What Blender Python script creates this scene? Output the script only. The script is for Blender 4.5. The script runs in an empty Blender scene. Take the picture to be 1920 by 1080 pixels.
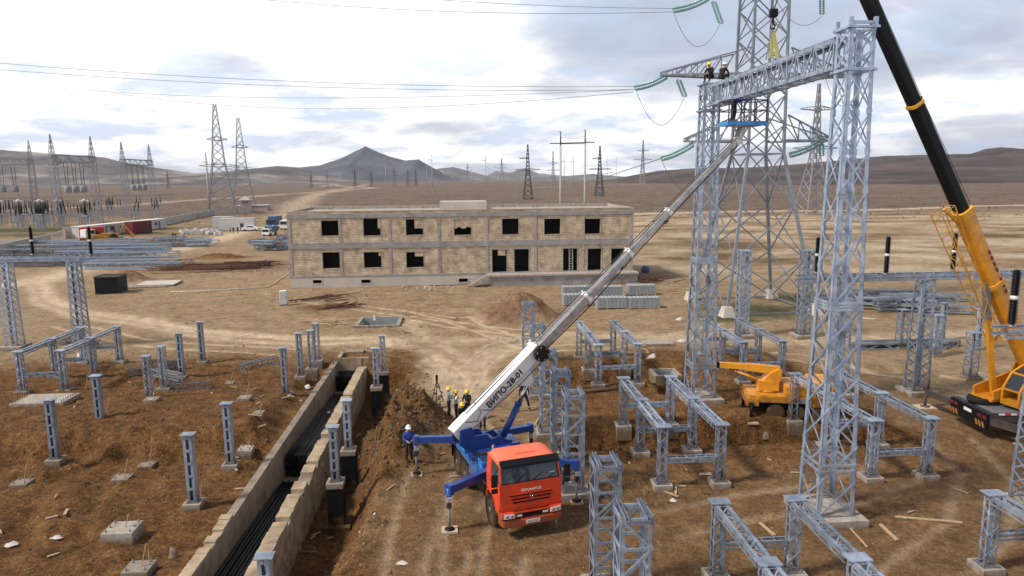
import bpy, math, random
import numpy as np
from mathutils import Vector as V, Matrix
random.seed(7)
SC = bpy.context.scene
COL = SC.collection
PI = math.pi
# ------------------------------------------------------------------ camera model (used to read positions off the ground)
F, CX, CY, CH = 1300., 960., 540., 13.4
PT = math.atan(205/1300.); RL = .009
def ray(px, py):
    a = (px-CX)/F; b = -(py-CY)/F
    r0 = V((1,0,0)); u0 = V((0, math.sin(PT), math.cos(PT))); f = V((0, math.cos(PT), -math.sin(PT)))
    return f + a*(r0*math.cos(RL)-u0*math.sin(RL)) + b*(u0*math.cos(RL)+r0*math.sin(RL))
def at(px, py, z=0):
    d = ray(px, py); t = (z-CH)/d.z; return V((d.x*t, d.y*t, z))
def zt(x, y, px, py):
    d = ray(px, py); t = (x*d.x+y*d.y)/(d.x**2+d.y**2); return CH+d.z*t
def onplane(px, py, P0, P1):
    n = V((-(P1[1]-P0[1]), P1[0]-P0[0], 0)); d = ray(px, py)
    t = (P0[0]*n.x+P0[1]*n.y)/(d.x*n.x+d.y*n.y); return V((d.x*t, d.y*t, CH+d.z*t))
def atD(px, py, D):
    d = ray(px, py); t = D/d.y; return V((d.x*t, d.y*t, CH+d.z*t))
SA = .072
def S(u, v, z=0):
    c, s = math.cos(SA), math.sin(SA); return V((u*c-v*s, u*s+v*c, z))
def UV(p):
    c, s = math.cos(SA), math.sin(SA); return (p[0]*c+p[1]*s, -p[0]*s+p[1]*c)
# ------------------------------------------------------------------ materials
def mat(name, col, rough=.7, metal=0., noise=0., nscale=3., col2=None, bump=0., spec=.5, coat=0., coords='Object', vary=0.):
    m = bpy.data.materials.new(name); m.use_nodes = True
    nt = m.node_tree; b = nt.nodes['Principled BSDF']
    b.inputs['Roughness'].default_value = rough; b.inputs['Metallic'].default_value = metal
    b.inputs['Specular IOR Level'].default_value = spec
    if coat: b.inputs['Coat Weight'].default_value = coat
    b.inputs['Base Color'].default_value = (*col, 1)
    if noise or bump:
        tc = nt.nodes.new('ShaderNodeTexCoord'); n = nt.nodes.new('ShaderNodeTexNoise')
        n.inputs['Scale'].default_value = nscale; n.inputs['Detail'].default_value = 6; n.inputs['Roughness'].default_value = .65
        nt.links.new(tc.outputs[coords], n.inputs['Vector'])
        if noise:
            r = nt.nodes.new('ShaderNodeValToRGB'); c2 = col2 or tuple(c*(1-noise) for c in col)
            r.color_ramp.elements[0].position = .32; r.color_ramp.elements[1].position = .68
            r.color_ramp.elements[0].color = (*c2, 1); r.color_ramp.elements[1].color = (*col, 1)
            nt.links.new(n.outputs['Fac'], r.inputs['Fac']); nt.links.new(r.outputs['Color'], b.inputs['Base Color'])
            if vary:
                oi = nt.nodes.new('ShaderNodeObjectInfo'); mr = nt.nodes.new('ShaderNodeMapRange'); mr.inputs['To Min'].default_value = 1-vary; mr.inputs['To Max'].default_value = 1+vary*.5
                hs = nt.nodes.new('ShaderNodeHueSaturation'); nt.links.new(oi.outputs['Random'], mr.inputs['Value']); nt.links.new(mr.outputs[0], hs.inputs['Value']); nt.links.new(r.outputs['Color'], hs.inputs['Color']); nt.links.new(hs.outputs[0], b.inputs['Base Color'])
        if bump:
            bp = nt.nodes.new('ShaderNodeBump'); bp.inputs['Strength'].default_value = bump; bp.inputs['Distance'].default_value = .05
            nt.links.new(n.outputs['Fac'], bp.inputs['Height']); nt.links.new(bp.outputs['Normal'], b.inputs['Normal'])
    return m
M = {}
M['galv'] = mat('galvanised_steel', (.475,.55,.66), .42, .5, .35, 2.1, (.20,.25,.335), vary=.25)
M['galv_old'] = mat('weathered_galvanised_steel', (.27,.30,.345), .55, .4, .4, 1.2)
M['galv_far'] = mat('distant_lattice_steel', (.27,.275,.30), .7, .2)
M['dark_steel'] = mat('dark_painted_steel', (.045,.04,.05), .7)
M['lbrown_steel'] = mat('brown_painted_steel', (.09,.06,.06), .7)
M['conc'] = mat('concrete', (.42,.39,.36), .9, 0, .35, 2.5, (.24,.185,.135), bump=.3, vary=.2)
M['concwall'] = mat('aged_concrete', (.30,.255,.205), .95, 0, .45, 1.3, (.15,.11,.075), bump=.6)
M['pale_conc'] = mat('pale_concrete', (.52,.47,.42), .9, 0, .2, .5)
M['pole_conc'] = mat('pole_concrete', (.40,.38,.37), .9)
M['bitumen'] = mat('bitumen', (.006,.006,.007), .8, 0, .3, 4, spec=.15)
M['duct'] = mat('black_plastic_duct', (.006,.006,.008), .5, spec=.2)
M['wood'] = mat('bare_timber', (.48,.34,.2), .85, 0, .35, 5)
M['ply'] = mat('plywood', (.52,.42,.30), .85, 0, .25, 4)
M['rust'] = mat('rusty_steel', (.16,.065,.035), .85, 0, .5, 3)
M['stone'] = mat('rubble_stone', (.26,.20,.14), .9, 0, .5, 3)
M['clod'] = mat('earth_clod', (.15,.088,.042), .95, 0, .55, 2.0)
M['white'] = mat('white_paint', (.78,.78,.76), .4, 0, .1, 2)
M['whitedirty'] = mat('dusty_white_panel', (.62,.60,.59), .6, 0, .2, 1)
M['plastic_white'] = mat('white_plastic_sheet', (.56,.53,.50), .6, 0, .3, 4)
M['black'] = mat('black_rubber', (.012,.012,.013), .8, 0, .4, 6, (.026,.02,.016), spec=.2)
M['blackpaint'] = mat('black_paint', (.006,.007,.008), .5, spec=.18)
for _n in (): pass
M['glass'] = mat('dark_window_glass', (.03,.035,.045), .08, 0, spec=.7)
M['orange'] = mat('orange_red_paint', (.80,.055,.012), .4, 0, .3, 2.2, (.60,.07,.026), coat=.2)
M['bedblue'] = mat('dusty_blue_paint', (.035,.15,.38), .55, 0, .4, 1.5, (.03,.09,.22))
M['blue'] = mat('blue_paint', (.012,.06,.30), .42, 0, .3, 2, (.012,.045,.2), coat=.2)
M['lblue'] = mat('light_blue_paint', (.035,.22,.58), .45, 0, .2, 2)
M['yellow'] = mat('yellow_orange_paint', (.80,.34,.012), .45, 0, .3, 1.8, (.55,.22,.02), coat=.1)
M['yel2'] = mat('crane_yellow_paint', (.75,.38,.02), .5, 0, .35, 2, (.42,.18,.02))
M['boomsteel'] = mat('greased_boom_steel', (.62,.60,.58), .33, .6, .5, 2.2, (.30,.27,.25))
M['grey'] = mat('grey_paint', (.19,.19,.21), .6, 0, .3, 2)
M['dgrey'] = mat('dark_grey_paint', (.035,.035,.045), .55, 0, .3, 2)
M['chrome'] = mat('chrome_rod', (.7,.68,.66), .15, 1)
M['lamp'] = mat('lamp_lens', (.7,.72,.74), .12, 0)
M['maroon'] = mat('maroon_paint', (.14,.01,.018), .5)
M['red'] = mat('red_paint', (.5,.03,.03), .5)
M['insblack'] = mat('black_porcelain', (.006,.006,.007), .4, spec=.2)
M['insglass'] = mat('green_insulator_glass', (.13,.33,.30), .2, 0, spec=.8)
M['wire'] = mat('aluminium_wire', (.14,.14,.16), .6, .2)
M['sling'] = mat('yellow_sling_webbing', (.66,.63,.20), .8)
M['skin'] = mat('skin', (.45,.25,.17), .6)
M['navy'] = mat('dark_navy_cloth', (.012,.014,.026), .9)
M['blackcloth'] = mat('black_cloth', (.008,.008,.01), .9)
M['whitecloth'] = mat('white_cloth', (.6,.62,.66), .9)
M['greycloth'] = mat('grey_cloth', (.22,.25,.3), .9)
M['bluecloth'] = mat('blue_overall_cloth', (.015,.05,.28), .85)
M['helmyel'] = mat('yellow_helmet', (.82,.58,.02), .35)
M['helmwhite'] = mat('white_helmet', (.8,.8,.8), .35)
M['reflect'] = mat('reflective_tape', (.6,.62,.6), .4)
M['carwhite'] = mat('white_car_paint', (.72,.72,.72), .3, 0, coat=.4)
M['carblue'] = mat('blue_truck_paint', (.03,.09,.20), .4)
M['blockgrey'] = mat('grey_concrete_block', (.30,.33,.35), .9, 0, .3, 3, bump=.4)
M['pinkroof'] = mat('pinkish_roof_sheet', (.42,.33,.32), .8)
M['soilheap'] = mat('piled_soil', (.20,.125,.07), .95, 0, .5, 1.5, bump=.8)
M['bushes'] = mat('dry_scrub', (.075,.055,.03), .95, 0, .4, 4)
def stone_block_mat():
    m = bpy.data.materials.new('limestone_blockwork'); m.use_nodes = True; nt = m.node_tree; b = nt.nodes['Principled BSDF']
    b.inputs['Roughness'].default_value = .95
    tc = nt.nodes.new('ShaderNodeTexCoord'); sp = nt.nodes.new('ShaderNodeSeparateXYZ'); cb = nt.nodes.new('ShaderNodeCombineXYZ')
    ad = nt.nodes.new('ShaderNodeMath'); ad.operation = 'ADD'
    nt.links.new(tc.outputs['Object'], sp.inputs[0]); nt.links.new(sp.outputs['X'], ad.inputs[0]); nt.links.new(sp.outputs['Y'], ad.inputs[1])
    nt.links.new(ad.outputs[0], cb.inputs['X']); nt.links.new(sp.outputs['Z'], cb.inputs['Y'])
    nv = nt.nodes.new('ShaderNodeTexNoise'); nv.inputs['Scale'].default_value = 1.2; nt.links.new(tc.outputs['Object'], nv.inputs['Vector'])
    mx = nt.nodes.new('ShaderNodeMixRGB'); mx.inputs['Fac'].default_value = .035
    nt.links.new(cb.outputs[0], mx.inputs['Color1']); nt.links.new(nv.outputs['Color'], mx.inputs['Color2'])
    br = nt.nodes.new('ShaderNodeTexBrick'); br.inputs['Scale'].default_value = 1.; br.inputs['Brick Width'].default_value = .42; br.inputs['Row Height'].default_value = .21
    br.inputs['Mortar Size'].default_value = .016; br.inputs['Mortar Smooth'].default_value = .3
    br.inputs['Color1'].default_value = (.66,.565,.41,1); br.inputs['Color2'].default_value = (.49,.43,.36,1); br.inputs['Mortar'].default_value = (.22,.185,.15,1)
    nt.links.new(mx.outputs[0], br.inputs['Vector'])
    n2 = nt.nodes.new('ShaderNodeTexNoise'); n2.inputs['Scale'].default_value = .9; n2.inputs['Detail'].default_value = 6; nt.links.new(tc.outputs['Object'], n2.inputs['Vector'])
    r2 = nt.nodes.new('ShaderNodeValToRGB'); r2.color_ramp.elements[0].position = .3; r2.color_ramp.elements[1].position = .7
    r2.color_ramp.elements[0].color = (.60,.50,.42,1); r2.color_ramp.elements[1].color = (1.15,1.12,1.08,1)
    nt.links.new(n2.outputs['Fac'], r2.inputs['Fac'])
    mu = nt.nodes.new('ShaderNodeMixRGB'); mu.blend_type = 'MULTIPLY'; mu.inputs['Fac'].default_value = 1
    nt.links.new(br.outputs['Color'], mu.inputs['Color1']); nt.links.new(r2.outputs['Color'], mu.inputs['Color2'])
    nt.links.new(mu.outputs[0], b.inputs['Base Color'])
    bp = nt.nodes.new('ShaderNodeBump'); bp.inputs['Strength'].default_value = .6; bp.inputs['Distance'].default_value = .03
    nt.links.new(br.outputs['Fac'], bp.inputs['Height']); bp.invert = True; nt.links.new(bp.outputs['Normal'], b.inputs['Normal'])
    return m
M['stoneblock'] = stone_block_mat()
def add_mud(nm, z0, z1, amt=.9, col=(.13,.075,.035), sc=3.):
    m = M[nm]; nt = m.node_tree; b = nt.nodes['Principled BSDF']; N = nt.nodes.new; L = nt.links.new
    src = b.inputs['Base Color'].links[0].from_socket if b.inputs['Base Color'].links else None
    tc = N('ShaderNodeTexCoord'); sp = N('ShaderNodeSeparateXYZ'); L(tc.outputs['Object'], sp.inputs[0])
    mr = N('ShaderNodeMapRange'); mr.inputs['From Min'].default_value = z1; mr.inputs['From Max'].default_value = z0; mr.inputs['To Min'].default_value = .12; L(sp.outputs['Z'], mr.inputs['Value'])
    n = N('ShaderNodeTexNoise'); n.inputs['Scale'].default_value = sc; n.inputs['Detail'].default_value = 7; n.inputs['Roughness'].default_value = .7; L(tc.outputs['Object'], n.inputs['Vector'])
    a = N('ShaderNodeMath'); a.operation = 'MULTIPLY_ADD'; L(mr.outputs[0], a.inputs[0]); a.inputs[1].default_value = .5; L(n.outputs['Fac'], a.inputs[2])
    r = N('ShaderNodeMapRange'); r.inputs['From Min'].default_value = .60; r.inputs['From Max'].default_value = .92; r.inputs['To Max'].default_value = amt; L(a.outputs[0], r.inputs['Value'])
    x = N('ShaderNodeMixRGB'); L(r.outputs[0], x.inputs['Fac']); x.inputs['Color2'].default_value = (*col,1)
    if src: L(src, x.inputs['Color1'])
    else: x.inputs['Color1'].default_value = b.inputs['Base Color'].default_value
    L(x.outputs[0], b.inputs['Base Color'])
add_mud('galv', .2, .8, .7); add_mud('conc', -.1, .3, .8); add_mud('orange', .5, 1.3, .75); add_mud('blue', 1.0, 1.7, .6); add_mud('bedblue', .9, 1.6, .7); add_mud('black', .0, 1.4, .7); add_mud('yellow', .9, 1.9, .7); add_mud('white', 0, .4, .3); add_mud('bitumen', -2.0, -1.2, .8); add_mud('dgrey', .6, 1.5, .5)
# ------------------------------------------------------------------ mesh builder
class MB:
    def __init__(s): s.v = []; s.f = []; s.m = []; s.sm = []
    def add(s, vs, fs, mi=0, sm=False):
        o = len(s.v); s.v += [tuple(p) for p in vs]
        for f in fs: s.f.append(tuple(i+o for i in f)); s.m.append(mi); s.sm.append(sm)
    def hexa(s, c, mi=0):
        s.add(c, [(0,3,2,1),(4,5,6,7),(0,1,5,4),(1,2,6,5),(2,3,7,6),(3,0,4,7)], mi)
    def box(s, c, sz, mi=0, rz=0, R=None):
        c = V(c); hx, hy, hz = sz[0]/2, sz[1]/2, sz[2]/2
        R = R or (Matrix.Rotation(rz, 3, 'Z') if rz else None)
        P = [V((x,y,z)) for z in (-hz,hz) for x,y in ((-hx,-hy),(hx,-hy),(hx,hy),(-hx,hy))]
        if R: P = [R@p for p in P]
        s.hexa([c+p for p in P], mi)
    def b2(s, x0, x1, y0, y1, z0, z1, mi=0): s.box(((x0+x1)/2,(y0+y1)/2,(z0+z1)/2), (x1-x0,y1-y0,z1-z0), mi)
    def bar(s, p, q, w, h=None, up=None, mi=0):
        p = V(p); q = V(q); d = q-p
        if d.length < 1e-6: return
        d.normalize(); h = h or w
        up = V(up) if up is not None else (V((0,0,1)) if abs(d.z) < .9 else V((1,0,0)))
        a = d.cross(up)
        if a.length < 1e-4: a = d.cross(V((0,1,0)))
        a.normalize(); b = a.cross(d)
        a *= w/2; b *= h/2
        s.hexa([p-a-b, p+a-b, p+a+b, p-a+b, q-a-b, q+a-b, q+a+b, q-a+b], mi)
    def taper(s, p, q, w0, h0, w1, h1, up=(0,0,1), mi=0):
        p = V(p); q = V(q); d = (q-p).normalized(); a = d.cross(V(up)).normalized(); b = a.cross(d)
        s.hexa([p-a*w0/2-b*h0/2, p+a*w0/2-b*h0/2, p+a*w0/2+b*h0/2, p-a*w0/2+b*h0/2, q-a*w1/2-b*h1/2, q+a*w1/2-b*h1/2, q+a*w1/2+b*h1/2, q-a*w1/2+b*h1/2], mi)
    def tube(s, p, q, r, r2=None, n=8, mi=0, sm=True):
        s.chain([p, q], [r, r if r2 is None else r2], n, mi, sm)
    def chain(s, pts, rs, n=8, mi=0, sm=True):
        pts = [V(p) for p in pts]
        if not isinstance(rs, (list, tuple)): rs = [rs]*len(pts)
        rings = []
        for i, p in enumerate(pts):
            d = (pts[min(i+1,len(pts)-1)]-pts[max(i-1,0)]).normalized()
            up = V((0,0,1)) if abs(d.z) < .95 else V((1,0,0))
            a = d.cross(up).normalized(); b = a.cross(d)
            rings.append([p+(a*math.cos(2*PI*k/n)+b*math.sin(2*PI*k/n))*rs[i] for k in range(n)])
        o = len(s.v)
        for r in rings: s.v += [tuple(p) for p in r]
        for i in range(len(pts)-1):
            for k in range(n):
                s.f.append((o+i*n+k, o+i*n+(k+1)%n, o+(i+1)*n+(k+1)%n, o+(i+1)*n+k)); s.m.append(mi); s.sm.append(sm)
        s.f.append(tuple(o+k for k in range(n))[::-1]); s.m.append(mi); s.sm.append(False)
        s.f.append(tuple(o+(len(pts)-1)*n+k for k in range(n))); s.m.append(mi); s.sm.append(False)
    def prism(s, pts, off, mi=0):
        n = len(pts); off = V(off); P = [V(p) for p in pts]
        s.add(P+[p+off for p in P], [tuple(range(n))[::-1], tuple(range(n,2*n))]+[(i,(i+1)%n,(i+1)%n+n,i+n) for i in range(n)], mi)
    def lathe(s, c, prof, n=16, mi=0, axis='Z', sm=True):
        c = V(c); o = len(s.v)
        def m(x, y, z):
            return (c+V((x,y,z))) if axis == 'Z' else (c+V((z,x,y)) if axis == 'X' else c+V((x,z,y)))
        for r, z in prof:
            for k in range(n): s.v.append(tuple(m(r*math.cos(2*PI*k/n), r*math.sin(2*PI*k/n), z)))
        for i in range(len(prof)-1):
            for k in range(n):
                s.f.append((o+i*n+k, o+i*n+(k+1)%n, o+(i+1)*n+(k+1)%n, o+(i+1)*n+k)); s.m.append(mi); s.sm.append(sm)
        s.f.append(tuple(o+k for k in range(n))[::-1]); s.m.append(mi); s.sm.append(False)
        s.f.append(tuple(o+(len(prof)-1)*n+k for k in range(n))); s.m.append(mi); s.sm.append(False)
    def ang(s, p, q, w, a, b):
        p = V(p); q = V(q); a = V(a).normalized(); b = V(b).normalized(); t = max(w*.14, .008)
        s.bar(p+a*w/2, q+a*w/2, t, w, up=a) if False else None
        for e, g in ((a,b),(b,a)):
            P = [p, p+e*w, p+e*w+g*t, p+g*t]; Q = [x+(q-p) for x in P]
            s.add(P+Q, [(0,3,2,1),(4,5,6,7),(0,1,5,4),(1,2,6,5),(2,3,7,6),(3,0,4,7)])
    def build(s, name, mats, parent=None, bevel=0):
        me = bpy.data.meshes.new(name); me.from_pydata(s.v, [], s.f)
        if not isinstance(mats, (list, tuple)): mats = [mats]
        for m in mats: me.materials.append(M[m] if isinstance(m, str) else m)
        me.polygons.foreach_set('material_index', s.m); me.polygons.foreach_set('use_smooth', s.sm)
        import bmesh
        bm = bmesh.new(); bm.from_mesh(me); bmesh.ops.recalc_face_normals(bm, faces=bm.faces)
        if bevel: bmesh.ops.bevel(bm, geom=bm.edges[:], offset=bevel, segments=2, affect='EDGES', clamp_overlap=True)
        bm.to_mesh(me); bm.free()
        o = bpy.data.objects.new(name, me); COL.objects.link(o)
        if parent: o.parent = parent
        return o
def tag(o, label=None, cat=None, group=None, kind=None):
    if label: o['label'] = label
    if cat: o['category'] = cat
    if group: o['group'] = group
    if kind: o['kind'] = kind
    return o
def thing(name, loc, rz, label, cat, group=None):
    o = bpy.data.objects.new(name, None); o.empty_display_size = .3; COL.objects.link(o)
    o.location = loc; o.rotation_euler = (0,0,rz); return tag(o, label, cat, group)
def kids(o): return [c for c in bpy.data.objects if c.parent is o]
def copytree(o, parent=None, loc=None, rz=None, label=None, group=None):
    c = o.copy(); COL.objects.link(c)
    if parent: c.parent = parent
    if loc is not None: c.location = loc
    if rz is not None: c.rotation_euler = (0,0,rz)
    if label: c['label'] = label
    if group: c['group'] = group
    for k in kids(o): copytree(k, c)
    return c
# ------------------------------------------------------------------ lattice helper
def lattice(mb, C0, C1, X, Y, a0, b0, a1, b1, n, ls, bs, pat='x', horiz=False, simple=False, ends=True):
    C0 = V(C0); C1 = V(C1); X = V(X).normalized(); Y = V(Y).normalized()
    def c(i, t):
        sx, sy = ((-1,-1),(1,-1),(1,1),(-1,1))[i]
        return C0.lerp(C1, t)+X*sx*(a0+(a1-a0)*t)+Y*sy*(b0+(b1-b0)*t)
    for i in range(4):
        sx, sy = ((-1,-1),(1,-1),(1,1),(-1,1))[i]
        if simple: mb.bar(c(i,0), c(i,1), ls, ls, up=X)
        else: mb.ang(c(i,0), c(i,1), ls, X*-sx, Y*-sy)
    for i in range(4):
        j = (i+1)%4; nrm = (Y*-1, X, Y, X*-1)[i]
        for k in range(n):
            t0, t1 = k/n, (k+1)/n
            p, q, r, w = c(i,t0), c(j,t0), c(i,t1), c(j,t1)
            e = nrm*(bs*.12 if not simple else 0)
            if pat == 'x': L = [(p,w),(q,r)]
            elif pat == 'z': L = [(p,w)] if (k+i)%2 else [(q,r)]
            elif pat == 'k': L = [(p,(r+w)/2),(q,(r+w)/2)]
            elif pat == 'l': L = []
            for (A, B) in L: mb.bar(A+e, B+e, bs, bs*(.3 if not simple else .8), up=nrm); e = -e
            if ls >= .11 and not simple:
                ax_ = Z_ if abs(X.z) < .5 else X; q_ = w+(r-w).normalized()*ls*.72+nrm*.006; mb.bar(q_-ax_*ls*.8, q_+ax_*ls*.8, ls*1.3, .012, up=nrm); q_ = r+(w-r).normalized()*ls*.72+nrm*.006; mb.bar(q_-ax_*ls*.8, q_+ax_*ls*.8, ls*1.3, .012, up=nrm)
            if horiz or (k == 0 and ends): mb.bar(p, q, bs*1.1, bs*(.5 if not simple else .8), up=nrm)
            if k == n-1 and ends: mb.bar(r, w, bs*1.1, bs*(.5 if not simple else .8), up=nrm)
X_, Y_, Z_ = V((1,0,0)), V((0,1,0)), V((0,0,1))
def wirepts(p, q, sag, n=14):
    p = V(p); q = V(q); return [p.lerp(q, i/n)-V((0,0,4*sag*(i/n)*(1-i/n))) for i in range(n+1)]
def place_text(body, size, Mx, name, material, parent, extrude=.004, bold=0):
    cu = bpy.data.curves.new(name, 'FONT'); cu.body = body; cu.size = size; cu.extrude = extrude; cu.offset = bold
    cu.align_x = 'CENTER'; cu.align_y = 'CENTER'; cu.resolution_u = 2
    to = bpy.data.objects.new(name+'_tmp', cu); COL.objects.link(to)
    me = bpy.data.meshes.new_from_object(to.evaluated_get(bpy.context.evaluated_depsgraph_get()))
    bpy.data.objects.remove(to); me.materials.clear(); me.materials.append(M[material])
    me.transform(Mx); o = bpy.data.objects.new(name, me); COL.objects.link(o); o.parent = parent
    return o
# ------------------------------------------------------------------ noise
def _h(ix, iy, s):
    n = (ix*374761393+iy*668265263+s*1442695041) & 0xffffffff
    n = ((n ^ (n >> 13))*1274126177) & 0xffffffff
    return ((n ^ (n >> 16)) & 0xffff)/65535.
def vn(x, y, s=0):
    ix = np.floor(x).astype(np.int64); iy = np.floor(y).astype(np.int64); fx = x-ix; fy = y-iy
    fx = fx*fx*(3-2*fx); fy = fy*fy*(3-2*fy)
    a, b, c, d = _h(ix,iy,s), _h(ix+1,iy,s), _h(ix,iy+1,s), _h(ix+1,iy+1,s)
    return (a*(1-fx)+b*fx)*(1-fy)+(c*(1-fx)+d*fx)*fy
def fbm(x, y, s=0, o=4):
    t = 0; a = .5; tot = 0
    for i in range(o): t = t+a*vn(x*2**i+i*17.3, y*2**i-i*9.1, s+i); tot += a; a *= .52
    return t/tot*2-1
def ss(x, a, b):
    t = np.clip((x-a)/(b-a), 0, 1); return t*t*(3-2*t)
# ------------------------------------------------------------------ terrain
TR = []   # tracks: (list of world xy, width, strength)
def track(pts, w, s=1.): TR.append(([at(*p) for p in pts], w, s))
track([(-60,545),(60,528),(200,492),(330,468),(420,445),(470,428),(560,418)], 3.4, .9)
track([(75,520),(92,560),(150,583),(260,598),(360,617),(470,628),(560,634),(700,634)], 1.0, .9)
track([(55,528),(70,568),(130,590),(250,607),(350,626),(450,638),(560,645),(700,642)], .8, .7)
track([(700,636),(790,655),(835,690),(850,740),(846,790)], 1.3, .8)
track([(700,640),(850,640),(1000,632),(1200,630),(1320,634),(1500,640),(1700,632),(1920,622)], 1.6, .55)
track([(860,760),(880,700),(930,660),(1000,640)], 1.2, .7)
track([(760,600),(800,640),(868,670),(905,720)], .8, .6)
track([(880,580),(900,610),(950,655)], .7, .35)
track([(1180,402),(1400,396),(1650,392),(1990,384)], 5., .8)
track([(1180,418),(1400,412),(1650,412),(1990,408)], 3., .6)
track([(545,410),(560,380),(600,362),(700,352)], 9., .5)
track([(30,395),(250,385),(420,372),(620,358),(690,346)], 9., .45)
track([(600,350),(625,346),(640,349),(700,352)], 10., .5)
track([(1000,352),(1230,344)], 9, .3)
def pair(pts, g=1.0, w=.22, s=.75):
    P = [at(*p) for p in pts]
    for sg in (-1,1):
        Q = []
        for i, p in enumerate(P):
            d = (P[min(i+1,len(P)-1)]-P[max(i-1,0)]); d.z = 0; d.normalize(); Q.append(p+V((-d.y,d.x,0))*sg*g)
        TR.append((Q, w, s))
for q in ([(700,650),(780,668),(838,700),(858,760),(900,830)],[(1010,625),(930,650),(885,690),(862,740),(850,800),(800,900),(780,1000),(770,1120)],[(760,590),(850,610),(960,622),(1100,618)],[(880,940),(850,1040),(840,1120)],[(930,1040),(905,1120)],
  [(1420,600),(1300,625),(1120,650),(960,655),(880,680),(850,735)],[(560,560),(700,580),(850,600),(1000,650)],[(1080,770),(1000,850),(940,960)],[(1700,700),(1600,690),(1500,670),(1380,660)],[(1780,820),(1850,900),(1830,1000),(1700,1100)],[(1700,880),(1560,930),(1400,950),(1250,980)],[(540,660),(470,655),(380,650),(250,640),(120,610)]): pair(q)
def dist_seg(x, y, pts):
    d = np.full(x.shape, 1e9)
    for a, b in zip(pts[:-1], pts[1:]):
        dx, dy = b.x-a.x, b.y-a.y; L = dx*dx+dy*dy
        t = np.clip(((x-a.x)*dx+(y-a.y)*dy)/L, 0, 1)
        d = np.minimum(d, np.hypot(x-a.x-t*dx, y-a.y-t*dy))
    return d
def rect(u, v, u0, u1, v0, v1, e):
    return ss(u,u0-e/2,u0+e/2)*(1-ss(u,u1-e/2,u1+e/2))*ss(v,v0-e/2,v0+e/2)*(1-ss(v,v1-e/2,v1+e/2))
def terrain(x, y):
    c, s = math.cos(SA), math.sin(SA); u = x*c+y*s; v = -x*s+y*c
    wob = fbm(u/1.6, v/1.6, 5, 3); wob2 = fbm(u/.55, v/.55, 9, 3)
    near = 1-ss(y, 90, 150)
    dirtL = (1-ss(v+wob*2, 52, 56))*(1-ss(u+wob*1.5, -4., -2.5))
    dirtR = (1-ss(v+wob*1.5, 50, 53))*ss(u+wob*1.5, 3.6, 6.)*(1-ss(u, 24, 27))*ss(v, 26, 31)
    rough = np.clip(dirtL+dirtR, 0, 1)
    h = near*(.10*fbm(x/7., y/7., 1, 3)+.02*wob2*1.0)
    h = h+near*rough*(.12*wob+.10*wob2+.08*np.abs(fbm(u/.28, v/.28, 21, 2)))
    h = h+ss(x+.2*y, 22, 45)*ss(y, 80, 105)*(1-ss(y, 230, 300))*(.30*fbm(x/16., y/22., 61, 3)+.06*np.abs(fbm(x/2.6, y/2.8, 63, 3)))
    h = h+ss(y, 120, 400)*1.2*fbm(x/70., y/70., 3, 4)
    # left bank: the plateau steps down towards the viewer
    bw = wob*.7
    left = 1-ss(u, -11.5, -10.0)
    h = h+left*(.85*ss(v+bw, 34.0, 35.7)*(1-ss(v, 37, 47))-.42*rect(u, v+bw*.6, -60, -10.2, 31.6, 34.3, 1.4)*ss(np.abs(v-33.4)+np.abs((u+19.8)), .9, 1.6)*ss(np.abs(v-32)+np.abs(u+11.1), .9, 1.8))
    for (cu, cv, a, b, A) in ((-15.5,28.2,.45,5.5,-.22),(-17.5,27,.5,7,-.15),(-19.5,26,.5,7,-.18),(-14.3,21,.5,7,.18)):
        du = (u-cu)+(v-cv)*.35+wob*.3; h = h+A*np.exp(-(du/a)**2-((v-cv)/b)**2)
    rg = (1-ss(u, -13, -11))*(1-ss(v, 27, 31)); ph = (u*.55+v*.32)*2.1+wob*2.2; h = h+rg*.16*np.sin(ph)*(.5+.8*vn(u/2.5, v/4., 77))
    # excavations on the right side
    e = wob*.45+wob2*.18
    h = h-1.5*rect(u+e, v+e*.8, 4.9, 22.5, 32.75, 34.85, .8)
    h = h+.42*rect(u+e, v+e, 3.6, 23, 35.0, 37.0, 1.6)
    h = h-1.1*rect(u+e, v+e, 4.6, 15.8, 44.0, 46.3, .9)
    h = h-1.0*rect(u+e, v+e, 12.6, 15.2, 41.2, 43.4, .8)
    h = h+.35*rect(u+e, v+e, 3.8, 16, 46.9, 48.6, 1.4)
    h = h-.5*rect(u+e, v+e, 19, 32, 44.5, 46.2, 1.2)
    h = h-.8*rect(u+e, v+e, 17.9, 23, 28.9, 33, 1.2)*0
    # cable channel and its side excavation
    ch = rect(u, v, -9.5, -7.3, -20, 51.45, .06)
    h = h*(1-ch)-2.3*ch
    depth = -1.95*ss(v, 12, 20)*(1-ss(v+e*.6, 47.8, 49.6))-.15*wob2
    side = ss(u, -7.36, -7.28)*(1-ss(u+e*.9+.0*v-(.035*(v-30)), -5.3, -3.75))
    h = np.where(u > -7.3, h*(1-side)+depth*side, h)
    for (pu, pv) in ((-10.4,46.0),(-10.2,33.6),(-10.3,49.3)):
        h = h-.8*np.exp(-((u-pu)/.75)**2-((v-pv)/1.3)**2)*(u < -9.65)
    # spoil heaps
    def heap(px, py, r1, r2, A, cl, ang=0.):
        p = at(px, py); dx = x-p.x; dy = y-p.y; ca, sa = math.cos(ang), math.sin(ang)
        g = np.clip(1.15-np.hypot((dx*ca+dy*sa)/r1, (-dx*sa+dy*ca)/r2)-.18*wob, 0, 1); g = g*g*(3-2*g)
        return A*g+cl*g*(np.abs(wob2)+.6*np.abs(fbm(x/.25, y/.25, 31, 2)))
    h = h+heap(752,795,2.8,4.8,1.6,.42,.3)+heap(735,850,2.2,2.8,1.0,.36)+heap(800,800,2.2,1.6,.5,.2)
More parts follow.
